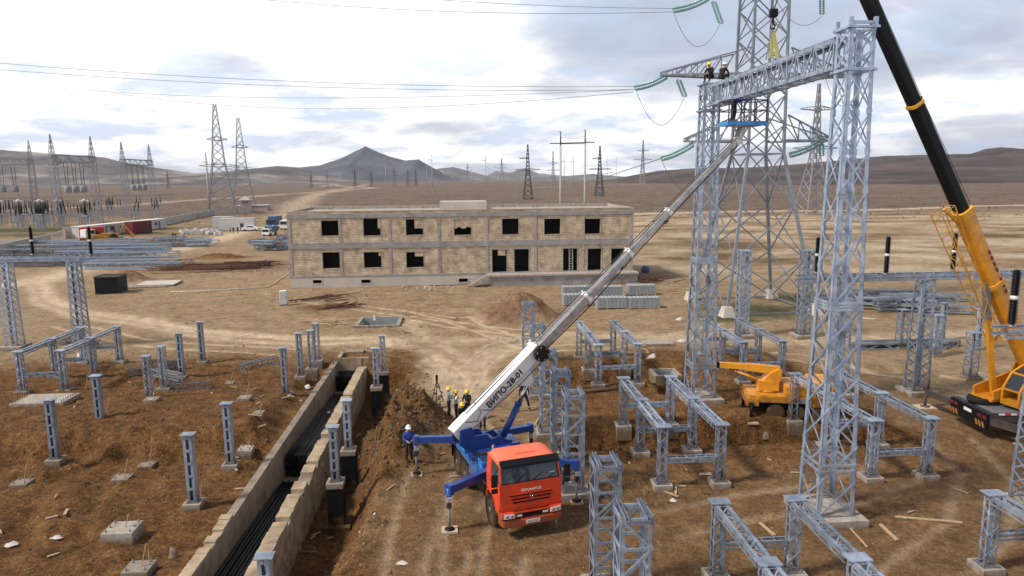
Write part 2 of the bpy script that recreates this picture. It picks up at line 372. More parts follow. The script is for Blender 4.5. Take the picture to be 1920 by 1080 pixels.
    h = h+heap(985,592,3.6,3.0,2.1,.1)+heap(925,600,3.4,2.2,.8,.1)+heap(238,525,3.0,2.5,1.3,.1)+heap(720,640,5,1.5,.2,.05)
    h = h+heap(90,470,16,6,1.3,.2)+heap(200,455,9,4,1.0,.2)+heap(415,483,5,2.5,.6,.3)+heap(1000,530,2.2,.8,.3,.05)
    h = h+heap(1200,880,1.1,.8,.25,.12)+heap(1180,900,2,1.1,.3,.12)+heap(590,735,.9,1.2,.3,.1)*0
    # pits with concrete kerbs
    p0 = at(712,605); h = np.where((np.abs(x-p0.x) < 1.9) & (np.abs(y-p0.y) < 2.0), -1.6, h)
    p0 = at(1247,702); h = np.where((np.abs(x-p0.x) < .75) & (np.abs(y-p0.y) < .75), -1.2, h)
    for pts, w, st in TR:
        if w > 4: continue
        d = dist_seg(x, y, pts); h = h-(.10 if w > .3 else .07)*st*np.exp(-(d/w)**2)
    return h
def build_ground():
    ys = list(np.arange(-60, 6, 3.)); y = 6.
    while y < 9500:
        ys.append(y); y += .13 if y < 52 else (.006*y-.17 if y < 300 else .02*y)
    ys = np.array(ys); nc = 801; t = np.linspace(-1, 1, nc); t = .62*t+.38*t**3
    Y, T = np.meshgrid(ys, t, indexing='ij'); X = T*np.maximum(60, 1.15*Y+25)
    Z = terrain(X, Y); Z[Y < 5.9] = 0
    nr = len(ys); co = np.stack([X, Y, Z], -1).reshape(-1, 3)
    me = bpy.data.meshes.new('ground'); me.vertices.add(nr*nc); me.vertices.foreach_set('co', co.ravel())
    i, j = np.meshgrid(np.arange(nr-1), np.arange(nc-1), indexing='ij'); a = (i*nc+j).ravel()
    q = np.stack([a, a+1, a+nc+1, a+nc], -1).ravel().astype(np.int32); nf = (nr-1)*(nc-1)
    me.loops.add(nf*4); me.loops.foreach_set('vertex_index', q); me.polygons.add(nf)
    me.polygons.foreach_set('loop_start', np.arange(nf, dtype=np.int32)*4); me.polygons.foreach_set('loop_total', np.full(nf, 4, np.int32))
    me.polygons.foreach_set('use_smooth', np.ones(nf, bool)); me.update()
    x, y = co[:,0], co[:,1]; c, s = math.cos(SA), math.sin(SA); u = x*c+y*s; v = -x*s+y*c
    w1 = fbm(x/4., y/4., 41, 4); w2 = fbm(x/1.1, y/1.1, 51, 3)
    dl = (1-ss(v+w1*4, 50, 57))*(1-ss(u+w1*2, -4.5, -2.0))
    dr = (1-ss(v+w1*3, 49, 54))*ss(u+w1*2, 3.2, 6.5)*(1-ss(u+w1*3, 22, 28))*(.55+.45*ss(v, 26, 32))
    dm = .75*(1-ss(v+w1*3, 33, 43))
    dirt = np.clip(np.maximum(np.maximum(dl, dr), dm), 0, 1)
    def blob(px, py, r1, r2):
        p = at(px, py); return np.clip(1.3-np.hypot((x-p.x)/r1, (y-p.y)/r2)-.3*w2, 0, 1)
    for b in ((752,800,3.2,5.2),(735,860,2.6,3),(800,800,2.4,2),(415,483,6,3),(1000,530,2,1),(200,455,13,5),(90,470,18,6),(1230,515,5,3),(610,575,3.0,2.2)): dirt = np.maximum(dirt, np.clip(blob(*b)*1.3,0,1))
    red = np.zeros_like(x)
    for b in ((985,592,4.6,3.6),(925,600,4,2.4),(238,525,4,3),(640,575,2.5,2.5),(450,505,9,3),(330,505,8,3)): red = np.maximum(red, np.clip(blob(*b)*1.2,0,1))
    tr = np.zeros_like(x)
    for pts, w, st in TR:
        d = dist_seg(x, y, pts); k = np.exp(-np.abs((d+.35*w*w2)/w)**2.5)*st; tr = np.maximum(tr, k*(1-.86*dirt))
    grass = np.zeros_like(x)
    for b in ((1420,582,5.5,5),(1520,560,5,4),(1370,598,3,2.5),(60,432,60,12),(150,440,30,8),(330,500,5,2)): grass = np.maximum(grass, np.clip(blob(*b)*1.2,0,1)*.9)
    grass = np.maximum(grass, .55*(x < -40)*rect(x, y, -400, -30, 205, 250, 10)*ss(w1, -.2, .5))
    pale = ss(x+10*w1, 8, 30)*ss(y, 78, 100)*(1-ss(y, 230, 280))
    plain = ss(y+20*w1, 215, 300)
    for nm, a in (('dirt',dirt),('red',red),('track',tr),('grass',grass),('pale',pale),('plain',plain)):
        at_ = me.attributes.new(nm, 'FLOAT', 'POINT'); at_.data.foreach_set('value', a.astype(np.float32))
    me.materials.append(ground_mat()); o = bpy.data.objects.new('ground', me); COL.objects.link(o); o['kind'] = 'structure'
def ground_mat():
    m = bpy.data.materials.new('earth'); m.use_nodes = True; nt = m.node_tree; L = nt.links.new; N = nt.nodes.new
    b = nt.nodes['Principled BSDF']; b.inputs['Roughness'].default_value = .95; b.inputs['Specular IOR Level'].default_value = .2
    geo = N('ShaderNodeNewGeometry')
    def noise(sc, det=5, rough=.6, scale3=None):
        n = N('ShaderNodeTexNoise'); n.inputs['Scale'].default_value = sc; n.inputs['Detail'].default_value = det; n.inputs['Roughness'].default_value = rough
        if scale3:
            mp = N('ShaderNodeMapping'); mp.inputs['Scale'].default_value = scale3; L(geo.outputs['Position'], mp.inputs['Vector']); L(mp.outputs[0], n.inputs['Vector'])
        else: L(geo.outputs['Position'], n.inputs['Vector'])
        return n.outputs['Fac']
    def ramp(f, *st):
        r = N('ShaderNodeValToRGB'); cr = r.color_ramp
        while len(cr.elements) < len(st): cr.elements.new(.5)
        for e, (p, c) in zip(cr.elements, st): e.position = p; e.color = (*c, 1)
        L(f, r.inputs['Fac']); return r.outputs['Color']
    def mix(f, a, c, bt='MIX'):
        x = N('ShaderNodeMixRGB'); x.blend_type = bt
        if isinstance(f, float): x.inputs['Fac'].default_value = f
        else: L(f, x.inputs['Fac'])
        L(a, x.inputs['Color1']); L(c, x.inputs['Color2']); return x.outputs[0]
    def attr(n): a = N('ShaderNodeAttribute'); a.attribute_name = n; return a.outputs['Fac']
    def mul(a, c):
        x = N('ShaderNodeMath'); x.operation = 'MULTIPLY'
        L(a, x.inputs[0])
        if isinstance(c, float): x.inputs[1].default_value = c
        else: L(c, x.inputs[1])
        return x.outputs[0]
    base = ramp(noise(.35,6), (.3,(.19,.12,.062)), (.5,(.31,.22,.13)), (.7,(.43,.33,.215)))
    base = mix(.5, base, ramp(noise(2.2,5), (.3,(.17,.105,.055)), (.7,(.43,.325,.21))))
    dcol = ramp(noise(1.1,7,.7), (.3,(.052,.022,.006)), (.5,(.165,.078,.026)), (.7,(.31,.175,.073)))
    dcol = mix(.45, dcol, ramp(noise(6.,5,.7), (.38,(.03,.012,.004)), (.62,(.25,.137,.052))))
    c = mix(attr('dirt'), base, dcol)
    palec = ramp(noise(.055,7,.68,(.7,1.,1)), (.38,(.10,.07,.035)), (.47,(.28,.20,.12)), (.60,(.50,.42,.32)))
    c = mix(mul(attr('pale'), .85), c, palec)
    pl = ramp(noise(.02,8,.7,(.5,1.6,1)), (.38,(.075,.05,.038)), (.5,(.125,.086,.066)), (.64,(.19,.135,.10)))
    pl = mix(.5, pl, ramp(noise(.16,6,.75,(.6,1.,1)), (.38,(.06,.045,.035)), (.6,(.25,.19,.145))))
    c = mix(attr('plain'), c, pl)
    c = mix(mul(attr('red'), .75), c, ramp(noise(1.5,5), (.3,(.12,.055,.03)), (.7,(.26,.15,.10))))
    trc = ramp(noise(.8,5,.6), (.3,(.50,.38,.255)), (.7,(.68,.55,.41)))
    c = mix(attr('track'), c, trc)
    g = ramp(noise(.7,6,.7), (.35,(.025,.032,.012)), (.6,(.075,.085,.03)), (.75,(.12,.10,.05)))
    c = mix(attr('grass'), c, g)
    c = mix(.6, c, ramp(noise(.9,7,.8), (.38,(.62,.58,.54)), (.62,(1.3,1.28,1.25))), 'MULTIPLY')
    # fine crumbly contrast
    c = mix(mul(attr('dirt'), .55), c, ramp(noise(9.,6,.75), (.40,(.30,.28,.26)), (.5,(.95,.95,.95)), (.62,(1.5,1.42,1.3))), 'MULTIPLY')
    c = mix(.35, c, ramp(noise(4.,6,.75), (.36,(.62,.58,.54)), (.64,(1.35,1.33,1.3))), 'MULTIPLY')
    # pebbles
    vo = N('ShaderNodeTexVoronoi'); vo.inputs['Scale'].default_value = 3.2; L(geo.outputs['Position'], vo.inputs['Vector'])
    lt = N('ShaderNodeMath'); lt.operation = 'LESS_THAN'; lt.inputs[1].default_value = .11; L(vo.outputs['Distance'], lt.inputs[0])
    gt = N('ShaderNodeMath'); gt.operation = 'GREATER_THAN'; gt.inputs[1].default_value = .62
    sp = N('ShaderNodeSeparateColor'); L(vo.outputs['Color'], sp.inputs[0]); L(sp.outputs[0], gt.inputs[0])
    pb = mul(mul(lt.outputs[0], gt.outputs[0]), .6)
    c = mix(pb, c, ramp(sp.outputs[1], (0,(.22,.17,.12)), (1,(.50,.44,.36))))
    L(c, b.inputs['Base Color'])
    bp = N('ShaderNodeBump'); bp.inputs['Strength'].default_value = .8; bp.inputs['Distance'].default_value = .2
    ad = N('ShaderNodeMath'); ad.operation = 'ADD'; L(noise(3.5,7,.7), ad.inputs[0]); L(mul(noise(14.,4,.7), .4), ad.inputs[1])
    L(ad.outputs[0], bp.inputs['Height']); L(bp.outputs['Normal'], b.inputs['Normal'])
    return m
build_ground()
def gz(x, y):
    r = terrain(np.array([float(x)]), np.array([float(y)])); return float(r[0])
# ------------------------------------------------------------------ hills
def hills_mat(name, c1, c2, c3, sc):
    m = bpy.data.materials.new(name); m.use_nodes = True; nt = m.node_tree; b = nt.nodes['Principled BSDF']; b.inputs['Roughness'].default_value = 1
    b.inputs['Specular IOR Level'].default_value = .1
    g = nt.nodes.new('ShaderNodeNewGeometry'); n = nt.nodes.new('ShaderNodeTexNoise'); n.inputs['Scale'].default_value = sc; n.inputs['Detail'].default_value = 8; n.inputs['Roughness'].default_value = .62
    mp = nt.nodes.new('ShaderNodeMapping'); mp.inputs['Scale'].default_value = (1,1,2.5); nt.links.new(g.outputs['Position'], mp.inputs['Vector']); nt.links.new(mp.outputs[0], n.inputs['Vector'])
    r = nt.nodes.new('ShaderNodeValToRGB'); r.color_ramp.elements.new(.5)
    for e, (p, c) in zip(r.color_ramp.elements, ((.36,c1),(.5,c2),(.66,c3))): e.position = p; e.color = (*c,1)
    nt.links.new(n.outputs['Fac'], r.inputs['Fac']); nt.links.new(r.outputs['Color'], b.inputs['Base Color']); return m
def hill(pts, D, front, back, m, amp=.12, base=-3., nseed=1, gully=60.):
    P = [atD(px, py, D) for px, py in pts]; xs = np.array([p.x for p in P]); zs = np.array([p.z for p in P])
    nx, ny = 420, 90; X = np.linspace(xs[0], xs[-1], nx); Yv = np.concatenate([np.linspace(D-front, D, 60), np.linspace(D, D+back, 31)[1:]])
    Yg, Xg = np.meshgrid(Yv, X, indexing='ij'); prof = np.interp(X, xs, zs)
    t = np.where(Yg <= D, (Yg-(D-front))/front, 1-(Yg-D)/back); tt = np.clip(t, 0, 1)
    shape = tt**1.35
    rid = np.abs(fbm(Xg/gully, Yg/(gully*3.5), nseed, 5)); rid2 = fbm(Xg/(gully*2.5), Yg/(gully*2.5), nseed+7, 5)
    Z = base+(prof[None,:]-base)*shape*(1+rid2*amp*2*(1-tt)*1.0)-(prof[None,:]-base)*amp*1.6*rid*tt*(1-tt)*4*.6
    Z += (prof[None,:]-base)*.015*fbm(Xg/25., Yg/25., nseed+3, 3)*tt
    mb = MB(); mb.v = [tuple(p) for p in np.stack([Xg,Yg,Z],-1).reshape(-1,3).tolist()]; nyy = len(Yv)
    mb.f = [(i*nx+j, i*nx+j+1, (i+1)*nx+j+1, (i+1)*nx+j) for i in range(nyy-1) for j in range(nx-1)]
    mb.m = [0]*len(mb.f); mb.sm = [True]*len(mb.f)
    o = mb.build('hills', m); o['kind'] = 'structure'; return o
hm1 = hills_mat('dry_hillside', (.065,.06,.06), (.12,.108,.10), (.32,.28,.24), .004)
hm2 = hills_mat('grey_mountain', (.04,.045,.062), (.065,.07,.088), (.12,.12,.13), .003)
hm3 = hills_mat('brown_hillside', (.04,.03,.028), (.07,.052,.048), (.12,.09,.078), .006)
hill([(-700,300),(-300,262),(-100,285),(0,281),(42,284),(98,288),(140,291),(197,295),(230,304),(281,313),(337,321),(366,325),(408,322),(478,316),(520,311),(560,314),(610,326),(680,338),(740,344),(800,346)], 3600, 1500, 1200, hm1, .2, -6, 3, 130)
hill([(380,338),(480,320),(560,314),(600,310),(633,299),(660,287),(674,280),(685,273.5),(697,280),(713,287),(733,294),(760,301),(785,298.5),(797,306),(817,317),(847,335),(890,345)], 5200, 1300, 1500, hm2, .14, -8, 11, 170)
hill([(770,345),(820,316),(850,313),(880,321),(915,330),(950,336),(990,346)], 7200, 1300, 900, hm1, .2, -8, 17, 200)
hill([(880,345),(930,320),(955,324),(985,316),(1010,325),(1060,330),(1110,326),(1170,331),(1260,342)], 8600, 900, 900, hm1, .2, -8, 23, 200)
hill([(1080,347),(1150,336),(1200,326),(1235,320),(1290,316),(1350,315),(1420,313),(1500,307),(1600,298),(1650,293),(1700,291),(1760,290),(1820,288),(1850,279),(1875,276),(1900,277.5),(1960,283),(2100,280),(2500,270),(3000,280)], 2300, 1550, 900, hm3, .12, -4, 29, 70)
M['stonepale'] = mat('pale_rubble_stone', (.40,.35,.29), .9, 0, .4, 3)
M['interior'] = mat('interior_painted_shade', (.045,.042,.04), .95)  # near-black colour paints the indoor shade behind the openings
# ------------------------------------------------------------------ footings / posts / frames
def footing(mb, x, y, w=.78, top=.30, d=.6, w2=None): mb.b2(x-w/2, x+w/2, y-(w2 or w)/2, y+(w2 or w)/2, top-d, top)
# --- six-column support frame (origin: front left column)
FW, FP, FH = 2.58, 3.66, 2.84
def make_frame():
    r = thing('support_frame', (0,0,0), 0, 'x', 'steel frame', 'six-legged galvanised steel support frames')
    hw, hd = .20, .16
    for j in range(3):
        for i in range(2):
            x, y = i*FW, j*FP
            fb = MB(); footing(fb, x, y, .80, .27, .8); fb.build('footing', 'conc', r)
            mb = MB(); lattice(mb, (x,y,.30), (x,y,FH-.03), X_, Y_, hw, hd, hw, hd, 7, .085, .045, 'z')
            mb.box((x,y,.285), (.62,.56,.03)); mb.box((x,y,FH), (.66,.46,.035))
            for a in (-.25,.25):
                for b in (-.2,.2): mb.tube((x+a,y+b,.25), (x+a,y+b,.38), .018, n=6)
            mb.build('column', 'galv', r)
    for i in range(2):
        for j in range(2):
            x = i*FW; y0 = j*FP+.24; y1 = (j+1)*FP-.24; mb = MB()
            for s in (-1,1):
                mb.ang((x+s*.25,y0-.04,FH-.03), (x+s*.25,y1+.04,FH-.03), .13, (-s,0,0), (0,0,-1))
                mb.ang((x+s*.25,y0-.04,FH-.30), (x+s*.25,y1+.04,FH-.30), .06, (-s,0,0), (0,0,1))
            n = 6
            for k in range(n):
                a = y0+(y1-y0)*k/n; b = y0+(y1-y0)*(k+1)/n; s = 1 if k%2 else -1
                mb.bar((x-.2*s,a,FH-.06), (x+.2*s,b,FH-.06), .05, .012, up=Z_); mb.bar((x-.22,b,FH-.065), (x+.22,b,FH-.065), .045, .012, up=Z_)
                for q in (-1,1): mb.bar((x+q*.245,a,FH-.28 if k%2 else FH-.08), (x+q*.245,b,FH-.08 if k%2 else FH-.28), .035, .01, up=X_)
            mb.build('rail', 'galv', r)
    for j in range(3):
        y = j*FP; mb = MB(); z = 1.42; x0, x1 = hw+.02, FW-hw-.02
        for s in (-1,1):
            for dz in (0,-.24): mb.ang((x0,y+s*.16,z+dz), (x1,y+s*.16,z+dz), .075, (0,-s,0), (0,0,1 if dz else -1))
        for k in range(6):
            a = x0+(x1-x0)*k/5; mb.bar((a,y-.15,z-.01), (a,y+.15,z-.01), .05, .012, up=Z_)
            if k < 5:
                b = x0+(x1-x0)*(k+1)/5
                for s in (-1,1): mb.bar((a,y+s*.155,z-.22 if k%2 else z-.02), (b,y+s*.155,z-.02 if k%2 else z-.22), .035, .01, up=Y_)
        mb.build('cross_beam', 'galv', r)
    return r
fr = make_frame()
spots = [(8.62,42.85,'six-legged galvanised frame just right of the long white crane boom, nearest the block pallets'),
 (8.48,28.0,'six-legged frame in the middle, between the tall lattice posts and the gantry far column'),
 (18.12,42.6,'six-legged galvanised frame behind the small yellow crane boom'),
 (17.88,27.85,'six-legged frame partly behind the gantry near column, left of the large yellow crane'),
 (8.3,13.6,'six-legged galvanised frame at the bottom edge in front of the big gantry near column'),
 (17.64,13.35,'six-legged galvanised frame cut off by the bottom right corner'),
 (-28.25,45.1,'six-legged galvanised frame on the brown dirt at the far left, beside the small left gantry')]
for i, (u, v, lb) in enumerate(spots):
    o = fr if i == 0 else copytree(fr); o.location = S(u, v, .0); o.rotation_euler = (0,0,SA); o['label'] = lb
# --- slotted post
def make_post(h=3.18, deep=False, cap=True):
    r = thing('slotted_post', (0,0,0), 0, 'x', 'steel post', 'slotted galvanised steel posts')
    fb = MB()
    if deep:
        footing(fb, 0, 0, .74, .22, .24); fb.build('pedestal_cap', 'conc', r)
        b = MB(); b.b2(-.34,.34,-.34,.34,-1.75,-.02); b.b2(-.62,.62,-.6,.6,-2.0,-1.74); b.build('pedestal', 'bitumen', r)
    else: footing(fb, 0, 0, .70, .24, .8); fb.build('footing', 'conc', r)
    mb = MB(); z0, z1 = .24, h-.02
    for s in (-1,1):   # two channel sections
        mb.b2(s*.17-.008, s*.17+.008, -.15, .15, z0, z1)
        mb.b2(min(s*.06,s*.162), max(s*.06,s*.162), -.158, -.142, z0, z1); mb.b2(min(s*.06,s*.162), max(s*.06,s*.162), .142, .158, z0, z1)
    k = 6
    for i in range(k):
        z = z0+.06+(z1-z0-.16)*i/(k-1)
        for y in (-.165,.165): mb.box((0,y,z), (.2,.012,.12))
    mb.box((0,0,z0+.015), (.5,.44,.03))
    for a in (-.2,.2):
        for b in (-.17,.17): mb.tube((a,b,.2), (a,b,.36), .016, n=6)
    mb.build('column', 'galv', r)
    c = MB(); c.box((0,0,h), (.54,.44,.03))
    if cap: c.box((0,0,h-.12), (.38,.36,.03)); [c.box((a,b,h-.07), (.03,.03,.1)) for a in (-.15,.15) for b in (-.13,.13)]
    c.build('cap_plate', 'galv', r)
    return r
ps = make_post(); pd = make_post(2.74, True, False)
PS = [(-19.4,51.7,'slotted post standing alone just below the dirt track, farthest of the left posts'),
 (-19.4,47.8,'slotted post behind the scattered lattice pieces on the left, second farthest of its row'),
 (-19.7,37.5,'slotted post with no footing showing, at the top of the left dirt bank'),
 (-19.8,33.4,'leftmost slotted post, in front of the large bolted slab'),
 (-11.35,28.05,'nearest slotted post left of the cable channel, alone in the lower left'),
 (-11.1,32.0,'slotted post at the foot of the dirt bank, just left of the undermined slab'),
 (-11.19,42.8,'slotted post right of the slanting lattice piece, left of the cable channel'),
 (-11.18,46.9,'slotted post beside the pair of lattice posts near the far end of the cable channel')]
for i, (u, v, lb) in enumerate(PS):
    o = ps if i == 0 else copytree(ps); p = S(u, v); p.z = 0; o.location = p; o.rotation_euler = (0,0,SA); o['label'] = lb
for i, (u, v, lb) in enumerate([(-5.64,47.5,'farthest slotted post right of the cable channel, a white bag behind its top'),
 (-5.69,43.9,'second farthest slotted post right of the cable channel, on a black pedestal'),
 (-5.81,33.3,'slotted post on a black pedestal beside the red-brown spoil heap'),
 (-5.8,29.6,'slotted post on a tall black pedestal, second nearest right of the channel'),
 (-5.85,19.0,'slotted post cut off by the bottom edge, in front of the channel right wall')]):
    o = pd if i == 0 else copytree(pd); p = S(u, v); o.location = p; o.rotation_euler = (0,0,SA); o['label'] = lb
# --- lattice posts
def make_lpost(h, hw, n, ls, bs, label, cat='lattice post', group='small lattice posts', u_top=False, fw=.8, pat='z', foot=.27, material='galv', deep=0):
    r = thing('lattice_post', (0,0,0), 0, label, cat, group)
    fb = MB(); footing(fb, 0, 0, fw, foot, .8+deep); fb.build('footing', 'conc', r)
    mb = MB(); lattice(mb, (0,0,foot+.02), (0,0,h), X_, Y_, hw, hw, hw, hw, n, ls, bs, pat, horiz=(pat == 'z' and n < 6))
    mb.box((0,0,foot+.012), (hw*2+.2,hw*2+.2,.025))
    if not u_top: mb.box((0,0,h+.01), (hw*2+.12,hw*2+.12,.03))
    mb.build('column', material, r)
    if u_top:
        c = MB()
        for s in (-1,1):
            c.bar((-hw-.04,s*(hw-.02),h-.08), (hw+.04,s*(hw-.02),h-.08), .02, .17, up=Z_)
            c.bar((s*(hw-.02),-hw-.04,h-.08), (s*(hw-.02),hw+.04,h-.08), .02, .17, up=Z_)
        c.build('top_frame', material, r)
        for s in (-1,1):
            c = MB(); x = s*(hw-.14)
            c.b2(x-.05,x+.05,-hw-.14,hw+.14,h+.012,h+.03); c.b2(x-.05,x-.036,-hw-.14,hw+.14,h+.03,h+.13); c.b2(x+.036,x+.05,-hw-.14,hw+.14,h+.03,h+.13); c.build('channel_rail', material, r)
    return r
lp = make_lpost(2.95, .2, 7, .075, .042, 'x')
for i, (u, v, lb) in enumerate([(-19.07,42.05,'short lattice post standing over the lattice piece that lies on the dirt at left'),
 (-19.2,44.5,'short lattice post just behind another, in front of the scattered lattice pieces'),
 (-10.66,48.2,'front lattice post of the pair left of the channel far end'),
 (-10.78,50.6,'lattice post behind its twin, next to the dirt track at the channel far end')]):
    o = lp if i == 0 else copytree(lp); o.location = S(u, v, .12); o.rotation_euler = (0,0,SA); o['label'] = lb
tp = make_lpost(4.5, .43, 5, .115, .07, 'x', group='tall lattice posts in a row', u_top=True, fw=1.35, deep=.6)
for i, (px, py, lb) in enumerate([(1075,737,'tall lattice post right behind the orange cab, third from the camera in its row'),
 (1051,697,'tall lattice post standing between two others behind the orange cab'),
 (1028,660,'tall lattice post right of the black cable reel, fourth farthest of its row'),
 (1008,610,'tall lattice post crossed by the crane boom above the black cable reel'),
 (990,568,'farthest tall lattice post, in front of the brown soil heap'),
 (1136,866,'second nearest tall lattice post, right of the orange cab at the bottom'),
 (1187,960,'nearest tall lattice post, cut off by the bottom edge')]):
    o = tp if i == 0 else copytree(tp); p = at(px, py, 4.5); o.location = (p.x, p.y, 0); o.rotation_euler = (0,0,SA); o['label'] = lb
sp2 = make_lpost(3.15, .32, 5, .09, .05, 'lattice post behind the big gantry near column, at the edge of the tan ground', group='short lattice posts near the large yellow crane')
sp2.location = at(1688,655); sp2.rotation_euler = (0,0,SA)
for px, py, lb in [(1818,710,'lattice post left of the large yellow crane boom foot, beside the lying timber'),(1752,668,'lattice post just behind the gantry column near the large yellow crane')]:
    copytree(sp2, None, at(px,py), SA, lb)
for px, py, lb in [(1765,640,'slotted post on the tan ground far right, behind the gantry column'),(1832,655,'slotted post farthest right, left of the yellow crane boom')]:
    copytree(ps, None, at(px,py), SA, lb)
mp = make_lpost(7.3, .45, 11, .13, .07, 'tall lattice column left of the pylon base, behind the small yellow crane', group='lattice columns by the big pylon', fw=1.6, pat='x')
mp.location = S(23.5,55.9); mp.rotation_euler = (0,0,SA)
copytree(mp, None, S(28.5,55.2), SA, 'tall lattice column right of the pylon foot block')
# --- insulator posts + small gantries
def insulator(p, h, label, group='black post insulators on the gantry beams'):
    r = thing('post_insulator', p, 0, label, 'insulator', group)
    a = MB(); a.lathe((0,0,0), [(.19,0),(.19,.04),(.1,.06),(.1,.14)]); a.build('base_flange', 'galv', r)
    for k in range(2):
        z0 = .13+k*(h-.2)/2+k*.08; z1 = z0+(h-.36)/2; prof = []; n = 16
        for i in range(n):
            z = z0+(z1-z0)*i/n; dz = (z1-z0)/n; prof += [(.105,z),(.165,z+dz*.35),(.165,z+dz*.5),(.105,z+dz*.8)]
        prof.append((.1,z1)); b = MB(); b.lathe((0,0,0), prof, 14); b.build('shed_stack', 'insblack', r)
    zm = .13+(h-.36)/2; c = MB(); c.lathe((0,0,0), [(.14,zm),(.14,zm+.18)]); c.build('joint_band', 'white', r)
    d = MB(); d.lathe((0,0,0), [(.11,h-.1),(.11,h-.02),(.07,h)]); d.build('top_cap', 'insblack', r); return r
def small_gantry(u0, u1, v, cols, label, x0=None):
    r = thing('busbar_gantry', S(u0, v), SA, label, 'gantry', 'small busbar gantries')
    for u in cols:
        fb = MB(); footing(fb, u-u0, 0, 1.7, .3, .9); fb.build('footing', 'conc', r)
        mb = MB(); lattice(mb, (u-u0,0,.3), (u-u0,0,7.15), X_, Y_, .52, .52, .40, .40, 11, .13, .065, 'x'); mb.build('column', 'galv', r)
    mb = MB(); L = u1-u0
    for s in (-1,1):
        for z in (7.17,7.55): mb.ang((-.3,s*.45,z), (L,s*.45,z), .11, (0,-s,0), (0,0,1 if z < 7.3 else -1))
    n = int(L/.6)
    for k in range(n):
        a = L*k/n; b = L*(k+1)/n
        for s in (-1,1): mb.bar((a,s*.46,7.2 if k%2 else 7.52), (b,s*.46,7.52 if k%2 else 7.2), .055, .02, up=Y_)
        mb.bar((a,-.42 if k%2 else .42,7.56), (b,.42 if k%2 else -.42,7.56), .06, .015, up=Z_); mb.bar((a,-.42,7.2), (a,.42,7.2), .06, .015, up=Z_)
    mb.build('beam', 'galv', r)
    for u in cols: pass
    return r
small_gantry(-42, -29.9, 58.3, (-36.7,-31.4), 'small galvanised gantry at the left edge carrying two black insulators')
small_gantry(20.3, 36, 39.6, (22.8,27.95), 'small galvanised gantry behind the big gantry near column, its beam crossing behind the yellow boom')
small_gantry(21.0, 34, 24.8, (22.75,), 'small galvanised gantry cut off by the right edge, below the large yellow crane')
for px, py, pt, lb in [(62,478,425,'black insulator on the left gantry beam, nearer the left edge'),(171,478,425,'black insulator at the right end of the left gantry beam'),
  (1531,512,445,'black insulator just left of the big gantry near column'),(1661,514,443,'black insulator right of the big gantry near column'),
  (1786,507,437,'black insulator seen through the yellow lattice jib'),(1896,612,505,'large black insulator in front of the yellow crane boom at the right edge')]:
    p = at(px, py, 7.62); insulator(p, zt(p.x, p.y, px, pt)-7.62, lb)
# --- the big gantry
g = thing('big_gantry', S(14.22, 24.95), SA, 'tallest galvanised portal gantry, its lattice beam high above the site with men on it', 'gantry')
def gcol(y, material='galv', nm='column'):
    fb = MB(); fb.b2(-1.12,1.12,y-1.2,y+1.2,-.5,.35); fb.build('footing', 'conc', g)
    mb = MB(); lattice(mb, (0,y,.36), (0,y,8.6), X_, Y_, .74, .80, .60, .62, 6, .17, .07, 'x'); lattice(mb, (0,y,8.6), (0,y,17.1), X_, Y_, .60, .62, .47, .47, 6, .15, .062, 'x')
    for z in (2.3,8.6): lattice(mb, (0,y,z-.12), (0,y,z+.12), X_, Y_, .70 if z < 5 else .60, .76 if z < 5 else .62, .70 if z < 5 else .60, .76 if z < 5 else .62, 1, .07, .09, 'l')
    mb.build(nm, material, g)
    h = MB(); lattice(h, (0,y,17.15), (0,y,18.55), X_, Y_, .47, .47, .47, .47, 2, .14, .07, 'x')
    for z in (17.12, 18.57):
        for s in (-1,1): h.bar((-.58,y+s*.49,z), (.58,y+s*.49,z), .10, .08, up=Z_); h.bar((s*.49,y-.58,z), (s*.49,y+.58,z), .10, .08, up=Z_)
    if y < 5:
        for a, b in ((-.45,-.45),(.45,-.45),(-.45,.45)): h.b2(a-.06,a+.06,y+b-.06,y+b+.06,18.55,18.9)
        h.bar((-.45,y-.45,18.72), (.45,y-.45,18.72), .08, .1, up=Z_)
    h.build('column_head', material, g)
gcol(0); gcol(14.75)
mb = MB(); y0, y1 = .7, 14.05
hw = .42; zb, zt_ = 17.25, 18.42
for s in (-1,1):
    mb.ang((s*hw,y0,zb), (s*hw,y1,zb), .17, (-s,0,0), (0,0,1)); mb.ang((s*hw,y0,zt_), (s*hw,y1,zt_), .17, (-s,0,0), (0,0,-1))
n = 18
for k in range(n):
    a = y0+(y1-y0)*k/n; b = y0+(y1-y0)*(k+1)/n
    for s in (-1,1):
        mb.bar((s*hw,a,zb if k%2 else zt_), (s*hw,b,zt_ if k%2 else zb), .08, .03, up=X_); mb.bar((s*hw*.98,a,zb), (s*hw*.98,a,zt_), .07, .03, up=X_)
    for z in (zb, zt_): mb.bar((-hw if k%2 else hw,a,z), (hw if k%2 else -hw,b,z), .08, .03, up=Z_); mb.bar((-hw,a,z), (hw,a,z), .07, .03, up=Z_)
mb.build('beam', 'galv', g)
